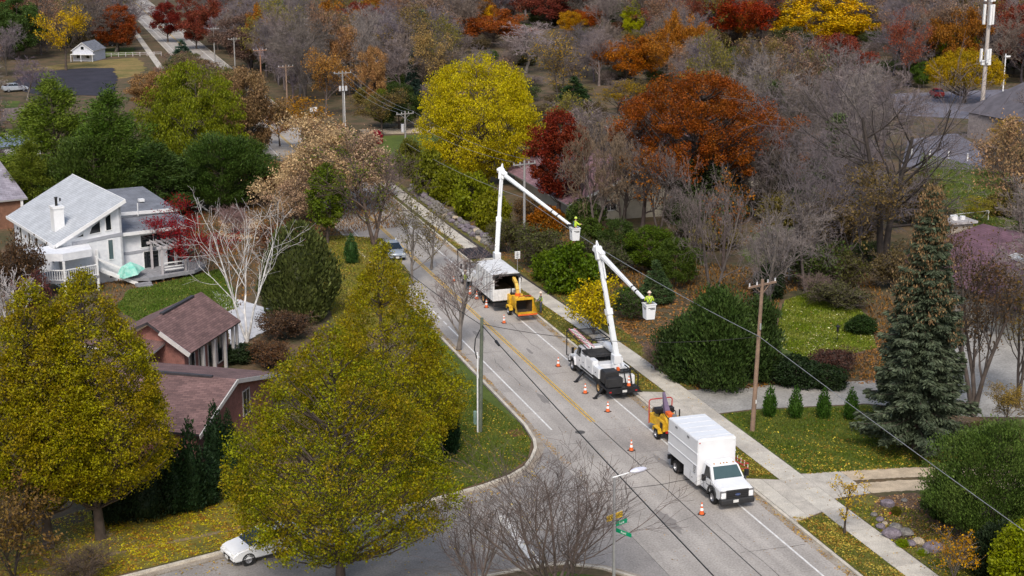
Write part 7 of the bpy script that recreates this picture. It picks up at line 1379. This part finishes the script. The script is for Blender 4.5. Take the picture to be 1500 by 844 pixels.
# ---------------- wood chippers ----------------
def chipper(loc, rz, label, front=True):
    """x = towards the infeed table, y left"""
    t = empty('wood_chipper', loc, rz, label, 'chipper')
    for s in (-1, 1): wheel(t, 0, s * .78, .36, .24, P_RIM, s); MB().prism([(-.5, .5), (-.42, .82), (.42, .82), (.5, .5), (.42, .5), (.34, .74), (-.34, .74), (-.42, .5)], 'y', s * .62, s * .94).obj('mudguard', P_YE, t, bevel=.015)
    MB().box(-1.3, .9, -.42, -.3, .42, .58).box(-1.3, .9, .3, .42, .42, .58).beam((-1.3, -.36, .5), (-2.9, 0, .5), .12, .12).beam((-1.3, .36, .5), (-2.9, 0, .5), .12, .12).cyl((0, -.7, .36), (0, .7, .36), .06).obj('chassis', P_BK, t)
    MB().prism([(-.7, .58), (-.7, 1.25), (-.35, 1.55), (.35, 1.55), (.7, 1.2), (.7, .58)], 'y', -.45, .45).obj('drum_housing', P_YE, t, bevel=.04, seg=2)
    hexbox('engine_cover', -1.25, -.6, -.6 if front else -.35, .62 if front else .4, .65, 1.5 if front else 1.2, P_YE, t, .04); MB().box(-1.27, -1.25, -.5, .5, .75, 1.35).obj('radiator', P_BK, t); hexbox('belt_guard', -.6, .5, .46, .68, .62, 1.3, P_YE, t, .04)
    MB().box(-1.1, -.65, -.4, .4, 1.5, 1.62).obj('air_filter', P_BK, t, bevel=.03); MB().cyl((-.85, 0, 1.6), (-.85, 0, 1.82), .15, .15, 12).obj('pre_cleaner', P_GREY, t); MB().cyl((-.7, -.4, 1.5), (-.7, -.4, 2.1), .05, .05, 8).obj('exhaust', P_BK, t)
    # infeed hopper: flared mouth of plates with folding table
    _h = 1.0 if front else .78
    V = [(.7, -.42, .62), (.7, .42, .62), (.7, .42, 1.45 * _h), (.7, -.42, 1.45 * _h), (1.55, -.72, .60), (1.55, .72, .60), (1.55, .72, 1.62 * _h), (1.55, -.72, 1.62 * _h)]
    mb = MB(); mb.add(V, [(0, 1, 5, 4), (1, 2, 6, 5), (2, 3, 7, 6), (3, 0, 4, 7)]); k = [(v[0], v[1] * .94, .62 + (v[2] - .62) * .96 + .01) for v in V]; hp = mb.obj('infeed_hopper', P_YE, t); MB().add(k, [(4, 5, 1, 0), (5, 6, 2, 1), (6, 7, 3, 2), (7, 4, 0, 3)]).obj('hopper_inside', P_INSIDE, t)
    MB().box(.72, .74, -.4, .4, .62, 1.43).obj('rubber_curtain', P_BK, t)
    if front: MB().box(1.55, 1.62, -.78, -.70, .58, 1.68).box(1.55, 1.62, .70, .78, .58, 1.68).box(1.54, 1.63, -.78, .78, 1.62, 1.82).obj('hopper_rim', P_YE, t, bevel=.01)
    if front:
        MB().hexa([(1.58, -.72, .56), (2.45, -.80, .60), (2.45, .80, .60), (1.58, .72, .56), (1.58, -.72, .60), (2.45, -.80, .64), (2.45, .80, .64), (1.58, .72, .60)]).obj('infeed_table', P_YE, t, bevel=.01); MB().box(2.45, 2.5, -.82, .82, .56, .68).obj('table_edge', P_OR, t)
        for s in (-1, 1): MB().add([(1.6, s * .74, .60), (2.45, s * .82, .64), (2.4, s * .82, .8), (1.6, s * .76, 1.5)], [(0, 1, 2, 3)]).add([(1.6, s * .76, .60), (2.45, s * .84, .64), (2.4, s * .84, .8), (1.6, s * .78, 1.5)], [(3, 2, 1, 0)]).obj('table_wing', P_YE, t)
        MB().tube([(1.6, -.5, 1.85), (1.7, -.5, 1.98), (1.7, .5, 1.98), (1.6, .5, 1.85)], .03).obj('control_bar', P_RED, t)
    else:
        MB().hexa([(1.6, -.5, .6), (1.6, .5, .6), (1.72, .4, 1.5), (1.72, -.4, 1.5), (1.66, -.5, .6), (1.66, .5, .6), (1.78, .4, 1.5), (1.78, -.4, 1.5)]).obj('infeed_table', P_INSIDE, t)
        MB().tube([(1.4, -.78, .6), (1.4, -.80, 2.1), (1.4, -.68, 2.2), (1.4, .68, 2.2), (1.4, .80, 2.1), (1.4, .78, .6)], .04).obj('control_bar', P_RED, t)
    # discharge chute
    if front:
        pts = [(-.2, .0, 1.5), (-.25, 0, 2.0), (-.6, 0, 2.5), (-1.3, 0, 2.75)]
        mb = MB()
        for a, b in zip(pts, pts[1:]): mb.beam(a, b, .28, .26, up=(0, 1, 0))
        mb.obj('discharge_chute', mat('chute_orange_yellow', (.72, .46, .10), .5, 0, .1, 3), t, bevel=.02); MB().beam((-1.3, 0, 2.75), (-1.62, 0, 2.62), .32, .06, up=(0, 1, 0)).obj('deflector', P_YE, t); MB().cyl((-.2, 0, 1.45), (-.2, 0, 1.75), .24, .22, 14).obj('chute_collar', P_OR, t)
    else:
        MB().hexa([(.1, -.2, 1.5), (.5, -.2, 1.5), (.5, .2, 1.5), (.1, .2, 1.5), (.9, -.08, 2.75), (1.0, -.08, 2.75), (1.0, .08, 2.75), (.9, .08, 2.75)]).obj('discharge_chute', mat('chute_violet_grey', (.15, .11, .18), .5), t)
        MB().box(.55, 1.0, -.62, .66, 1.45, 1.82).obj('engine_top', P_BK, t, bevel=.05); MB().cyl((.75, .05, 1.8), (.75, .05, 1.95), .16, .16, 12).obj('pre_cleaner', P_GREY, t); MB().box(-1.28, -1.2, -.3, .35, .7, 1.4).box(-.6, -.2, .69, .71, .7, 1.2).obj('grille_panel', P_BK, t)
        hexbox('fuel_tank', -.6, .1, -.75, -.46, .9, 1.4, P_YE, t); hexbox('tool_box', -1.1, -.65, -.95, -.62, 1.1, 1.35, mat('pale_green', (.35, .5, .42), .5), t, .02); MB().box(-.4, .2, -.15, .2, 1.5, 1.75).obj('valve_block', P_OR, t, bevel=.03); MB().tube([(-.5, .3, 1.5), (-.2, .45, 1.8), (.3, .35, 1.55)], .03).tube([(-.5, -.3, 1.5), (-.1, -.35, 1.85), (.4, -.2, 1.5)], .03).obj('hose', P_BK, t)
        for s in (-1, 1): MB().box(-1.32, -1.28, s * .7 - .08, s * .7 + .08, .8, .95).obj('tail_light', P_TAIL, t)
    MB().cyl((-2.6, 0, 0), (-2.6, 0, .5), .05, .05, 8).obj('jack_leg', P_BK, t)
    return t
chipper((36.8, 114.25, 0), R(-90), 'yellow wood chipper with its infeed table open towards the camera, behind the far truck', True)
chipper((36.95, 83.35, 0), R(90), 'yellow wood chipper with red hoop bar towed behind the white chip truck', False)

# ---------------- cars ----------------
def car(loc, rz, paint, label, suv=False):
    t = empty('parked_car' if not suv else 'car', loc, rz, label, 'car'); hw = .86
    MB().prism([(2.1, .3), (2.2, .5), (2.14, .72), (1.85, .86), (1.05, 1.0), (-1.6, 1.08), (-2.05, 1.06), (-2.18, .8), (-2.15, .42), (-2.05, .3)], 'y', -hw, hw).obj('body', paint, t, bevel=.09, seg=3, smooth=True)
    zr = 1.46 if not suv else 1.6
    MB().hexa([(1.2, -.80, .96), (-1.85, -.80, 1.04), (-1.85, .80, 1.04), (1.2, .80, .96), (.3, -.6, zr), (-.95, -.62, zr), (-.95, .62, zr), (.3, .6, zr)]).obj('cabin', P_GL, t, bevel=.05, seg=2, smooth=True)
    MB().hexa([(.34, -.56, zr - .04), (-1.15, -.58, zr - .04), (-1.15, .58, zr - .04), (.34, .56, zr - .04), (.2, -.5, zr + .03), (-1.0, -.52, zr + .03), (-1.0, .52, zr + .03), (.2, .5, zr + .03)]).obj('roof', paint, t, bevel=.02, seg=2, smooth=True)
    for s in (-1, 1):
        MB().beam((1.12, s * .78, .92), (.24, s * .59, zr), .06, .05).beam((-.35, s * .77, .95), (-.35, s * .60, zr), .07, .05).beam((-1.72, s * .77, .96), (-1.05, s * .6, zr), .09, .06).obj('pillar', paint, t)
        MB().box(.85, .95, s * .86, s * 1.02, .92, 1.04).obj('mirror', paint, t, bevel=.02)
        MB().box(2.0, 2.13, s * .62 - .16, s * .62 + .16, .58, .72).obj('headlight', P_LT, t, bevel=.02); MB().box(-2.15, -2.05, s * .65 - .12, s * .65 + .12, .65, .82).obj('tail_light', P_TAIL, t)
        for x in (1.32, -1.3): wheel(t, x, s * .76, .32, .2, P_RIM, s); MB().lathe([(.37, -.01), (.37, .02), (.30, .02)], (x, s * .845, .32), 'y', 18).obj('wheel_arch', P_PL, t)
    MB().box(2.12, 2.17, -.4, .4, .42, .6).obj('grille', P_PL, t); plate(t, 2.18, 0, .4, 0); return t
sdv = Vector((13.9, 4.0)).normalized()
car((9.7, 73.55, 0), math.atan2(-4.1, -13.9), P_W, 'white saloon car parked at the kerb, half hidden under the broad street tree')
car((31.55, 137.5, 0), R(-90), mat('silver_blue_paint', (.38, .42, .47), .3, .4, .03, 1, coat=.4), 'silver-grey car driving towards the camera past the two-stemmed tree')
car(at(155, 68, .15), R(10), mat('black_paint', (.02, .02, .025), .3, 0, .03, 1), 'dark car parked under the round russet tree by the small house')
car(at(22, 134, .15), R(15), mat('pale_blue_paint', (.5, .54, .6), .3, .2, .03, 1), 'pale car parked on the black asphalt court')
car(at(1372, 142, .15), R(70), mat('red_car_paint', (.5, .03, .03), .35, 0, .03, 1), 'red car parked behind the mustard multi-stemmed tree')

# ---------------- cones ----------------
def cone_mesh_obj(loc, label, rz=0, dark=False):
    t = empty('traffic_cone', loc, rz, label, 'traffic cone', 'orange traffic cones round the work vehicles')
    return t
def cone_parts():
    a = MB().box(-.19, .19, -.19, .19, 0, .035).mesh('base', [mat('cone_base', (.05, .035, .03), .8)], bevel=.01)
    b = MB().lathe([(.15, .03), (.135, .06), (.106, .24)], (0, 0, 0), 'z', 16).lathe([(.082, .40), (.066, .50)], (0, 0, 0), 'z', 16).lathe([(.045, .62), (.03, .71), (.02, .72), (.001, .72)], (0, 0, 0), 'z', 16).mesh('body', [P_OR], smooth=True)
    c = MB().lathe([(.106, .24), (.082, .40)], (0, 0, 0), 'z', 16).lathe([(.066, .50), (.045, .62)], (0, 0, 0), 'z', 16).mesh('reflective_band', [P_REFL], smooth=True); return a, b, c
CN = cone_parts()
for (x, y, z, lb_) in ((34.6, 126.4, 0, 'orange traffic cone farthest up the road, left of the far truck cab'), (34.75, 121.6, 0, 'orange traffic cone at the feet of the standing worker'), (34.85, 119.9, 0, 'orange traffic cone beside the rear wheel of the far truck'),
    (34.85, 117.0, 0, 'orange traffic cone level with the far chip box tail'), (34.85, 112.0, 0, 'orange traffic cone beside the yellow chipper, near the yellow line'), (35.2, 99.7, 0, 'orange traffic cone beside the front wheel of the middle truck'),
    (34.95, 93.3, 0, 'orange traffic cone beside the rear wheel of the middle truck'), (35.05, 89.2, 0, 'orange traffic cone just behind the middle truck'), (33.8, 81.9, 0, 'orange traffic cone between the towed chipper and the white chip truck'),
    (33.8, 71.4, 0, 'orange traffic cone nearest the camera, beside the chip truck bumper'), (37.5, 91.55, .83, 'orange traffic cone riding on the rear deck of the middle truck')):
    t = cone_mesh_obj((x, y, z + .004), lb_, rnd.uniform(0, 1)); [link(n, m, t) for n, m in zip(('base', 'body', 'reflective_band'), CN)]

# ================================================================ POLES, SIGNS, WIRES
M_POLE = mat('pole_wood', (.30, .20, .14), .9, 0, .15, .8, .3, col2=(.19, .13, .095)); M_POLE_G = mat('pole_wood_grey', (.30, .29, .28), .9, 0, .12, .8, .3); M_POLE_T = mat('pole_treated_green', (.13, .15, .11), .9, 0, .15, .8, .3)
M_INS = mat('insulator', (.6, .6, .62), .3); M_GALV = mat('galvanised', (.46, .46, .48), .45, .5, .08, 3); M_WIRE = mat('wire_black', (.02, .02, .02), .6); M_WIRE2 = mat('wire_alu', (.35, .35, .36), .5, .4)
def pole(base, h, m, label, arm=None, arm_dir=(1, 0), lean=(0, 0), r=.15, extra=None, name='utility_pole', arms=1):
    t = empty(name, base, 0, label, 'utility pole'); top = Vector((lean[0], lean[1], h)); MB().cyl((0, 0, -.1), top, r * 1.1, r * .72, 12).obj('pole', m, t, smooth=True)
    if arm:
        a = Vector((*arm_dir, 0)).normalized()
        for q in range(arms):
            c = top + Vector((0, 0, -.35 - q * .9)); MB().beam(c - a * arm / 2, c + a * arm / 2, .12, .12).beam(c - a * arm * .3, c - Vector((0, 0, .6)), .04, .04).beam(c + a * arm * .3, c - Vector((0, 0, .6)), .04, .04).obj('crossarm', m, t)
            for k in (-.47, -.2, .2, .47) if arm > 1.5 else (-.45, .45): MB().cyl(c + a * arm * k + Vector((0, 0, .05)), c + a * arm * k + Vector((0, 0, .26)), .05, .04, 8).obj('insulator', M_INS, t)
    return t
pb = at(1102, 632, .12); ph = 10.0; ptop = at(1117, 412, ph); rp = pole(pb, ph, M_POLE, 'brown wooden utility pole on the lawn beside the sidewalk and the small arborvitae', 2.5, (.94, .35), (ptop - pb).xy)
MB().box(.1, .18, -.08, .08, 1.9, 2.15).obj('tag', P_PLATE, rp); MB().cyl((.28, .04, 6.8), (.28, .04, 7.2), .06).obj('bracket', M_GALV, rp)
pl_ = at(703, 633, .12); lp = pole(pl_, 7.5, M_POLE_T, 'greenish wooden pole with a white conduit on the corner lawn', None, lean=(at(706, 468, 7.5) - pl_).xy, r=.14)
lt = at(706, 468, 7.5)
MB().cyl((-.18, -.1, 0), (-.16 + .0, -.1, 5.4), .05, .05, 8).obj('conduit', P_REFL, lp)
MB().tube([(.02, -.1, 6.9), (-.3, -.12, 6.3), (-.36, -.12, 5.6), (-.2, -.12, 5.0)], .035).obj('cable_loop', M_WIRE, lp)
g1 = tag(MB().cyl((0, 0, 0), (0, 0, .9), .12, .12, 10).ell((0, 0, .9), (.12, .12, .05), 10, 4).obj('cable_pedestal', mat('pedestal_green', (.22, .33, .28), .6), None, loc=at(696, 622, .12)), 'pale green cable pedestal standing by the greenish pole', 'utility box')
def far_pole(px_, by, ty, m, label, arm=2.4, arms=1, r=.14):
    b = at(px_, by, .1); return pole(b, height(px_, by, ty), m, label, arm, (.97, .26), (0, 0), r=r, arms=arms), b, height(px_, by, ty)
fp1, b1, h1 = far_pole(595, 256, 163, M_POLE_G, 'grey pole with a transformer can beside the green lawn'); MB().cyl((-.35, -.1, h1 - 2.6), (-.35, -.1, h1 - 1.6), .2, .2, 12).obj('transformer', M_INS, fp1)
fp2, b2, h2 = far_pole(504, 192, 104, M_POLE_G, 'grey pole with two transformers and a heavy crossarm at the road bend', 2.8, 1, .15)
for k in (-1, 0, 1): MB().cyl((k * .45, -.2, h2 - 2.9), (k * .45, -.2, h2 - 2.2), .17, .17, 10).obj('transformer', M_INS, fp2)
MB().cyl((.2, -.05, 0), (.2, -.05, h2 - 3), .05, .05, 6).obj('conduit', P_REFL, fp2)
fp3, b3, h3 = far_pole(422, 186, 95, M_POLE, 'slim pole with one crossarm left of the transformer pole'); fp4, b4, h4 = far_pole(384, 150, 71, mat('pole_orange', (.38, .20, .12), .9, 0, .1, 1), 'orange-brown pole behind the slim pole')
fp5, b5, h5 = far_pole(315, 92, 40, M_POLE_G, 'distant pole with a crossarm beside the far road', 2.4); fp6, b6, h6 = far_pole(345, 110, 55, M_POLE_G, 'distant pole in the woods between the far road and the orange-brown pole', 2.4)
bl = at(768, 356, .12); lpq = pole(bl, height(768, 356, 236), M_POLE_G, 'grey pole beside the crimson oak, right of the tall boom', 2.6, (.97, .26), r=.14)
def wire(a, b, sag, r, m, label, name='power_line', n=24):
    a, b = Vector(a), Vector(b); pts = [a.lerp(b, i / n) - Vector((0, 0, sag * 4 * (i / n) * (1 - i / n))) for i in range(n + 1)]
    P = np.array([[tuple(p) for p in pts]]); me = np_mesh(name, *tubes(P, np.full((1, n + 1), r), 5), [m]); return tag(link(name, me), label, 'wire')
hit = at(1112, 493, 6.5); e1 = at(1500, 775, 6.0); w_end = hit + (e1 - hit) * 1.3
wire(hit, w_end, .12, .021, M_WIRE2, 'pale overhead cable running from the brown pole out over the large yew')
wire(hit, at(768, 290, 6.2), .5, .024, M_WIRE2, 'overhead cable from the brown pole past the nearer bucket to the grey pole')
wire(at(768, 290, 6.2), at(595, 210, 4.6), .5, .022, M_WIRE2, 'overhead cable along the hedge between the two grey poles')
wire(Vector((lt.x, lt.y, 7.2)), hit, .75, .018, M_WIRE, 'thin service wire crossing the road between the two wooden poles')
c0 = Vector((lt.x, lt.y, 7.1)); c1 = at(1049, 844, 6.6); cw = wire(c0, c0 + (c1 - c0) * 1.25, .18, .032, M_WIRE, 'thick black cable sweeping over the road from the greenish pole towards the camera')
wire(c0, at(560, 368, 7.0), .2, .022, M_WIRE, 'wire running from the greenish pole along the road behind the slender street tree')
spl = c0 + (c1 - c0) * .10; tag(MB().cyl(spl - (c1 - c0).normalized() * .35 + Vector((0, 0, -.05)), spl + (c1 - c0).normalized() * .35 + Vector((0, 0, -.1)), .10, .07, 10).obj('splice_case', M_WIRE), 'black splice case hanging on the thick cable near the greenish pole', 'splice case')
for k in (-.45, 0, .45): wire(b1 + Vector((k * 2.4, 0, h1 - .1)), b2 + Vector((k * 2.6, 0, h2 - .1)), .8, .016, M_WIRE2, ('left', 'middle', 'right')[int(k * 2 + 1.5)].replace('left', 'roadside').replace('right', 'woodside') + ' conductor between the two grey poles at the far bend')
for k in (-.45, .45): wire(b1 + Vector((k * 2.4, 0, h1 - .1)), bl + Vector((k * 2.4, 0, height(768, 356, 236) - .1)), .8, .016, M_WIRE2, ('roadside' if k < 0 else 'woodside') + ' conductor above the hedge towards the crimson oak')
# street lamp in the corner island with the three name blades
lb0 = Vector((*at(899, 895, .12).xy, .12)); lh = 7.3; hd_ = at(930, 692, lh); tp = at(900, 699, lh)
sl_ = empty('street_lamp', lb0, 0, 'grey street lamp arm and post among the leafless corner tree, carrying street-name signs', 'street lamp')
tl = Vector((tp.x - lb0.x, tp.y - lb0.y, lh - .12)); hl = Vector((hd_.x - lb0.x, hd_.y - lb0.y, lh - .05)); dl = (hl - tl).normalized()
MB().cyl((0, 0, 0), tl, .085, .055, 10).obj('post', M_GALV, sl_, smooth=True); MB().cyl(tl - dl * .1, hl - dl * .35, .035, .03, 8).obj('arm', P_REFL, sl_)
MB().ell(hl + dl * .2, (.48, .19, .12), 14, 8, T=Matrix.Rotation(math.atan2(dl.y, dl.x), 3, 'Z')).obj('lamp_head', mat('lamp_head_white', (.66, .66, .76), .35), sl_, smooth=True)
def blade(par, c, ang, ln, hgt, mb_, text, mt, name='sign_blade'):
    b = MB().box(0, ln, -.012, .012, -hgt / 2, hgt / 2).obj(name, mb_, par, bevel=.004); b.location = c; b.rotation_euler = (0, 0, ang)
    if text:
        for s in (1, -1):
            x = link('lettering', text_mesh(text, hgt * .78, mt), b); x.rotation_euler = (R(90), 0, 0 if s > 0 else R(180)); x.location = (ln / 2, -.016 * s, 0); x.scale = (min(1, ln * .9 / (len(text) * hgt * .5)), 1, 1)
    return b
zs = 4.9; pc = at(900, 758, zs) - lb0; pc.z = zs
SG = mat('sign_green', (.0, .30, .14), .5, 0, .05, 4); SY = mat('sign_yellow', (.80, .50, .03), .5, 0, .05, 4)
blade(sl_, pc + Vector((-.45, -.16, -.1)), R(24), 1.05, .30, SY, 'WOODLAND', P_BK); blade(sl_, pc + Vector((.05, -.1, -.45)), R(24), .75, .22, SG, 'Lane', P_REFL); blade(sl_, pc + Vector((.05, -.12, -.72)), R(-62), .95, .2, SG, 'Road', P_REFL)
# other signs and small furniture
sg = empty('road_sign', at(758, 400, .12), R(0), 'small white rectangular sign behind the chipper at the roadside brush', 'sign')
MB().cyl((0, 0, 0), (0, 0, 2.0), .03).obj('post', M_GALV, sg); pn = MB().box(-.25, .25, -.015, .015, 1.35, 2.05).obj('panel', P_REFL, sg)
for k in range(4): MB().box(-.17, .17 - .08 * (k % 2), -.022, -.016, 1.48 + k * .13, 1.52 + k * .13).obj('text_line', P_BK, pn)
s2 = empty('road_sign', at(460, 182, .12), R(0), 'pair of white signs on one post in front of the far road bend', 'sign')
MB().cyl((0, 0, 0), (0, 0, 2.6), .04).obj('post', M_GALV, s2); MB().box(-.55, -.05, -.02, .02, 1.9, 2.6).obj('panel', P_REFL, s2); MB().box(.05, .55, -.02, .02, 1.9, 2.6).obj('panel', P_REFL, s2)
for x, by, ty, lb_ in ((1061, 122, 84, 'white lamp post with a small head in the woods above the great oak'), (1469, 134, 79, 'slim white lamp post behind the parking lot beside the mast')):
    b = at(x, by, .1); h = height(x, by, ty); o = empty('lamp_post', b, 0, lb_, 'lamp post'); MB().cyl((0, 0, 0), (0, 0, h), .12, .09, 8).obj('post', P_REFL, o); MB().box(-.1, .9, -.15, .15, h - .6, h - .35).obj('lamp_head', P_REFL, o)
for x, by, ty in ((1084, 112, 88), (1102, 112, 94)):
    b = at(x, by, .1); tag(MB().cyl((0, 0, 0), (0, 0, height(x, by, ty)), .1, .08, 6).obj('bare_post', M_POLE_G, None, loc=b), 'thin grey post standing alone in the woods right of the white lamp post' if x < 1090 else 'shorter thin grey post farthest right of the white lamp post', 'post')
# the mast
mb0 = at(1437, 178, .1); mh = 27.0; ms_ = empty('antenna_mast', mb0, 0, 'tall pale mast with white panel antennas above the parking lot', 'mast')
MB().cyl((0, 0, 0), (0, 0, mh), .34, .24, 14).obj('pole', mat('mast_pale', (.50, .44, .40), .6, 0, .05, 1), ms_, smooth=True)
zt = height(1450, 178, 20); 
for k, (zz, hh) in enumerate(((height(1443, 178, 82), 2.0), (height(1447, 178, 22), 3.0), (height(1449, 178, -10), 2.6))):
    for q in range(3):
        a = 2 * math.pi * q / 3 + R(10); x, y_ = .75 * math.cos(a), .75 * math.sin(a); MB().box(x - .17, x + .17, y_ - .17, y_ + .17, zz - hh / 2, zz + hh / 2).obj('antenna', P_REFL, ms_, bevel=.03); MB().beam((0, 0, zz), (x, y_, zz), .08, .08).obj('bracket', M_GALV, ms_)
for q in range(3):
    a = 2 * math.pi * q / 3 + R(60); z0 = height(1443, 178, 92); MB().box(.5 * math.cos(a) - .28, .5 * math.cos(a) + .28, .5 * math.sin(a) - .2, .5 * math.sin(a) + .2, z0 - .35, z0 + .35).obj('radio_box', P_REFL, ms_, bevel=.03)
# bollards round the lower parking lot
for i, (x, y_) in enumerate(((1335, 229), (1362, 230), (1389, 232), (1417, 236))): tag(MB().cyl((0, 0, 0), (0, 0, 1.0), .1, .1, 8).obj('bollard', P_REFL, None, loc=at(x, y_, .12)), ('first', 'second', 'third', 'fourth')[i] + ' white bollard counted from the huge leafless tree along the lower parking lot edge', 'bollard', 'white bollards at the parking lot edge')
# goal, feeder, swing post, fences
go = empty('football_goal', at(1424, 325, .12), R(8), 'white goal frame on the lawn behind the stone chimney', 'goal')
MB().tube([(-3.2, 0, 0), (-3.2, 0, 1.0), (2.2, 0, 1.0), (2.2, 0, 0)], .06).tube([(-3.2, 0, 1.0), (-3.2, 1, 0)], .04).tube([(2.2, 0, 1.0), (2.2, 1, 0)], .04).obj('frame', P_REFL, go)
fd = empty('bird_feeder', at(1226, 503, .12), 0, 'dark bird feeder on a thin pole on the leaf-specked lawn', 'bird feeder')
MB().cyl((0, 0, 0), (0, 0, 1.6), .02).obj('pole', P_BK, fd); MB().cyl((0, 0, .95), (0, 0, 1.35), .1, .1, 8).cyl((0, 0, 1.35), (0, 0, 1.5), .2, .02, 8).obj('feeder', P_BK, fd)
fe = empty('rail_fence', at(1105, 418, .12), R(5), 'short white-topped wooden fence behind the utility pole top', 'fence')
for k in range(4): MB().box(k * 1.8 - .08, k * 1.8 + .08, -.08, .08, 0, 1.2).obj('post', M_POLE_G, fe)
for z in (.5, 1.0): MB().box(0, 5.4, -.03, .03, z - .06, z + .06).obj('rail', M_POLE_G, fe)
f2 = empty('board_fence', at(-4, 178, .12), R(8), 'grey board fence curving below the black asphalt court', 'fence')
M_FB = mat('fence_board', (.24, .20, .20), .85, 0, .12, 2)
q = [(-6, 0), (0, 0), (4.5, .6), (7.2, 2.6), (8.6, 6), (9.2, 11)]
for a, b in zip(q, q[1:]):
    a, b = Vector(a), Vector(b); n = max(2, int((b - a).length / .55))
    for k in range(n):
        c, d = a.lerp(b, k / n), a.lerp(b, (k + .92) / n); MB().beam((*c, .95), (*d, .95), .05, 1.9).obj('board', M_FB, f2)
f3 = empty('rail_fence', at(142, 84, .14), R(-4), 'white rail fence in front of the small grey house', 'fence')
for k in range(10): MB().box(k * 1.5 - .06, k * 1.5 + .06, -.06, .06, 0, .9).obj('post', M_RAIL, f3)
for z in (.45, .8): MB().box(0, 13.5, -.03, .03, z - .04, z + .04).obj('rail', M_RAIL, f3)

# ================================================================ STONES
M_ST = [mat('stone_mauve_grey', (.20, .17, .20), .85, 0, .2, 1.6, .6, fine=6), mat('stone_grey', (.21, .195, .18), .85, 0, .2, 1.6, .6, fine=6), mat('stone_tan', (.42, .35, .26), .85, 0, .15, 1.6, .6, fine=6)]
def stone_mesh(seed, m, name='stone'):
    rs = random.Random(seed); bm = bmesh.new(); bmesh.ops.create_icosphere(bm, subdivisions=2, radius=1); k = [Vector((rs.uniform(-1, 1), rs.uniform(-1, 1), rs.uniform(-1, 1))).normalized() for _ in range(9)]
    for v in bm.verts:
        n = v.co.normalized(); r = 1.0
        for q in k: r = min(r, .72 + .1 * rs.random() * 0 + .0 + .28 * 1) if n.dot(q) < .8 else min(r, .80 / max(n.dot(q), .1))
        v.co = n * (r + rs.uniform(-.035, .035))
    me = bpy.data.meshes.new(name); bm.to_mesh(me); bm.free(); me.materials.append(m); return me
SM = [[stone_mesh(s * 7 + i, m) for s in range(4)] for i, m in enumerate(M_ST)]
for i, (x, y_, w_, c_, el, lb_) in enumerate([(1300, 742, 21, 0, 1.6, 'flat bluish stone at the top of the rock garden by the gravel driveway'), (1280, 756, 10, 1, 1, 'small grey stone at the road end of the rock garden'), (1289, 763, 11, 0, 1, 'rounded mauve-grey stone, second from the road in the rock garden'), (1290, 774, 14, 0, 1.2, 'mauve-grey boulder below the two small round ones'),
    (1296, 768, 8, 2, 1, 'pale tan stone tucked between the small boulders'), (1311, 776, 18, 1, 1.1, 'grey boulder right of the pale tan stone'), (1306, 787, 27, 0, 1.8, 'long tilted mauve stone facing the sidewalk'), (1328, 784, 20, 1, 1.2, 'big rounded brownish-grey boulder in the middle of the rock garden'), (1345, 796, 16, 2, 1.1, 'pale tan block right of the big rounded boulder'),
    (1333, 799, 15, 0, 1.1, 'dark mauve stone below the pale tan block'), (1367, 807, 28, 0, 1.5, 'largest purple-grey boulder next to the orange shrub'), (1352, 811, 16, 1, 1.2, 'brownish stone left of the largest purple-grey boulder'), (1413, 822, 14, 0, 1.2, 'mauve stone behind the orange shrub'), (1324, 735, 9, 1, 1, 'tiny stone at the driveway edge of the rock garden'), (1314, 750, 8, 1, 1, 'brown pebble-like stone alone on the mulch')]):
    b = at(x, y_, .12); r = w_ / 2 * 1.18 * proj(b)[2] / FPX; o = link('boulder', SM[c_][i % 4]); o.location = b + Vector((0, 0, r * .35)); o.scale = (r, r / el * 1.1, r * .62); o.rotation_euler = (0, 0, -R(35) + rnd.uniform(-.3, .3)); tag(o, lb_, 'boulder', 'boulders of the rock garden')
tag(link('red_stone', stone_mesh(99, P_RED, 'red_stone')), 'small red object lying on the mulch of the rock garden', 'ornament').location = at(1307, 751, .2); bpy.data.objects['red_stone'].scale = (.22, .1, .1)
wl = empty('stone_wall', at(660, 330, .12), 0, 'dry wall of heaped grey field stones along the far sidewalk', 'stone wall'); o0 = wl.location.copy()
rs = random.Random(17); y = 137.0
while y < 169:
    x = 41.3 + .9 * max(0, (146 - y) / 9) * .5 + (.0 if y < 150 else -.25)
    for lay in range(2):
        r = rs.uniform(.34, .52) * (1 - .15 * lay); o = link('stone', SM[rs.choice([0, 0, 1, 1, 1, 2])][rs.randrange(4)], wl); o.location = Vector((x + lay * .28 + rs.uniform(-.1, .1), y + rs.uniform(-.2, .2), .12 + lay * .42 + r * .3)) - o0; o.scale = (r * rs.uniform(.9, 1.2), r * rs.uniform(.9, 1.4), r * .75); o.rotation_euler = (rs.uniform(-.3, .3), rs.uniform(-.3, .3), rs.uniform(0, 6))
    y += rs.uniform(.62, .95)
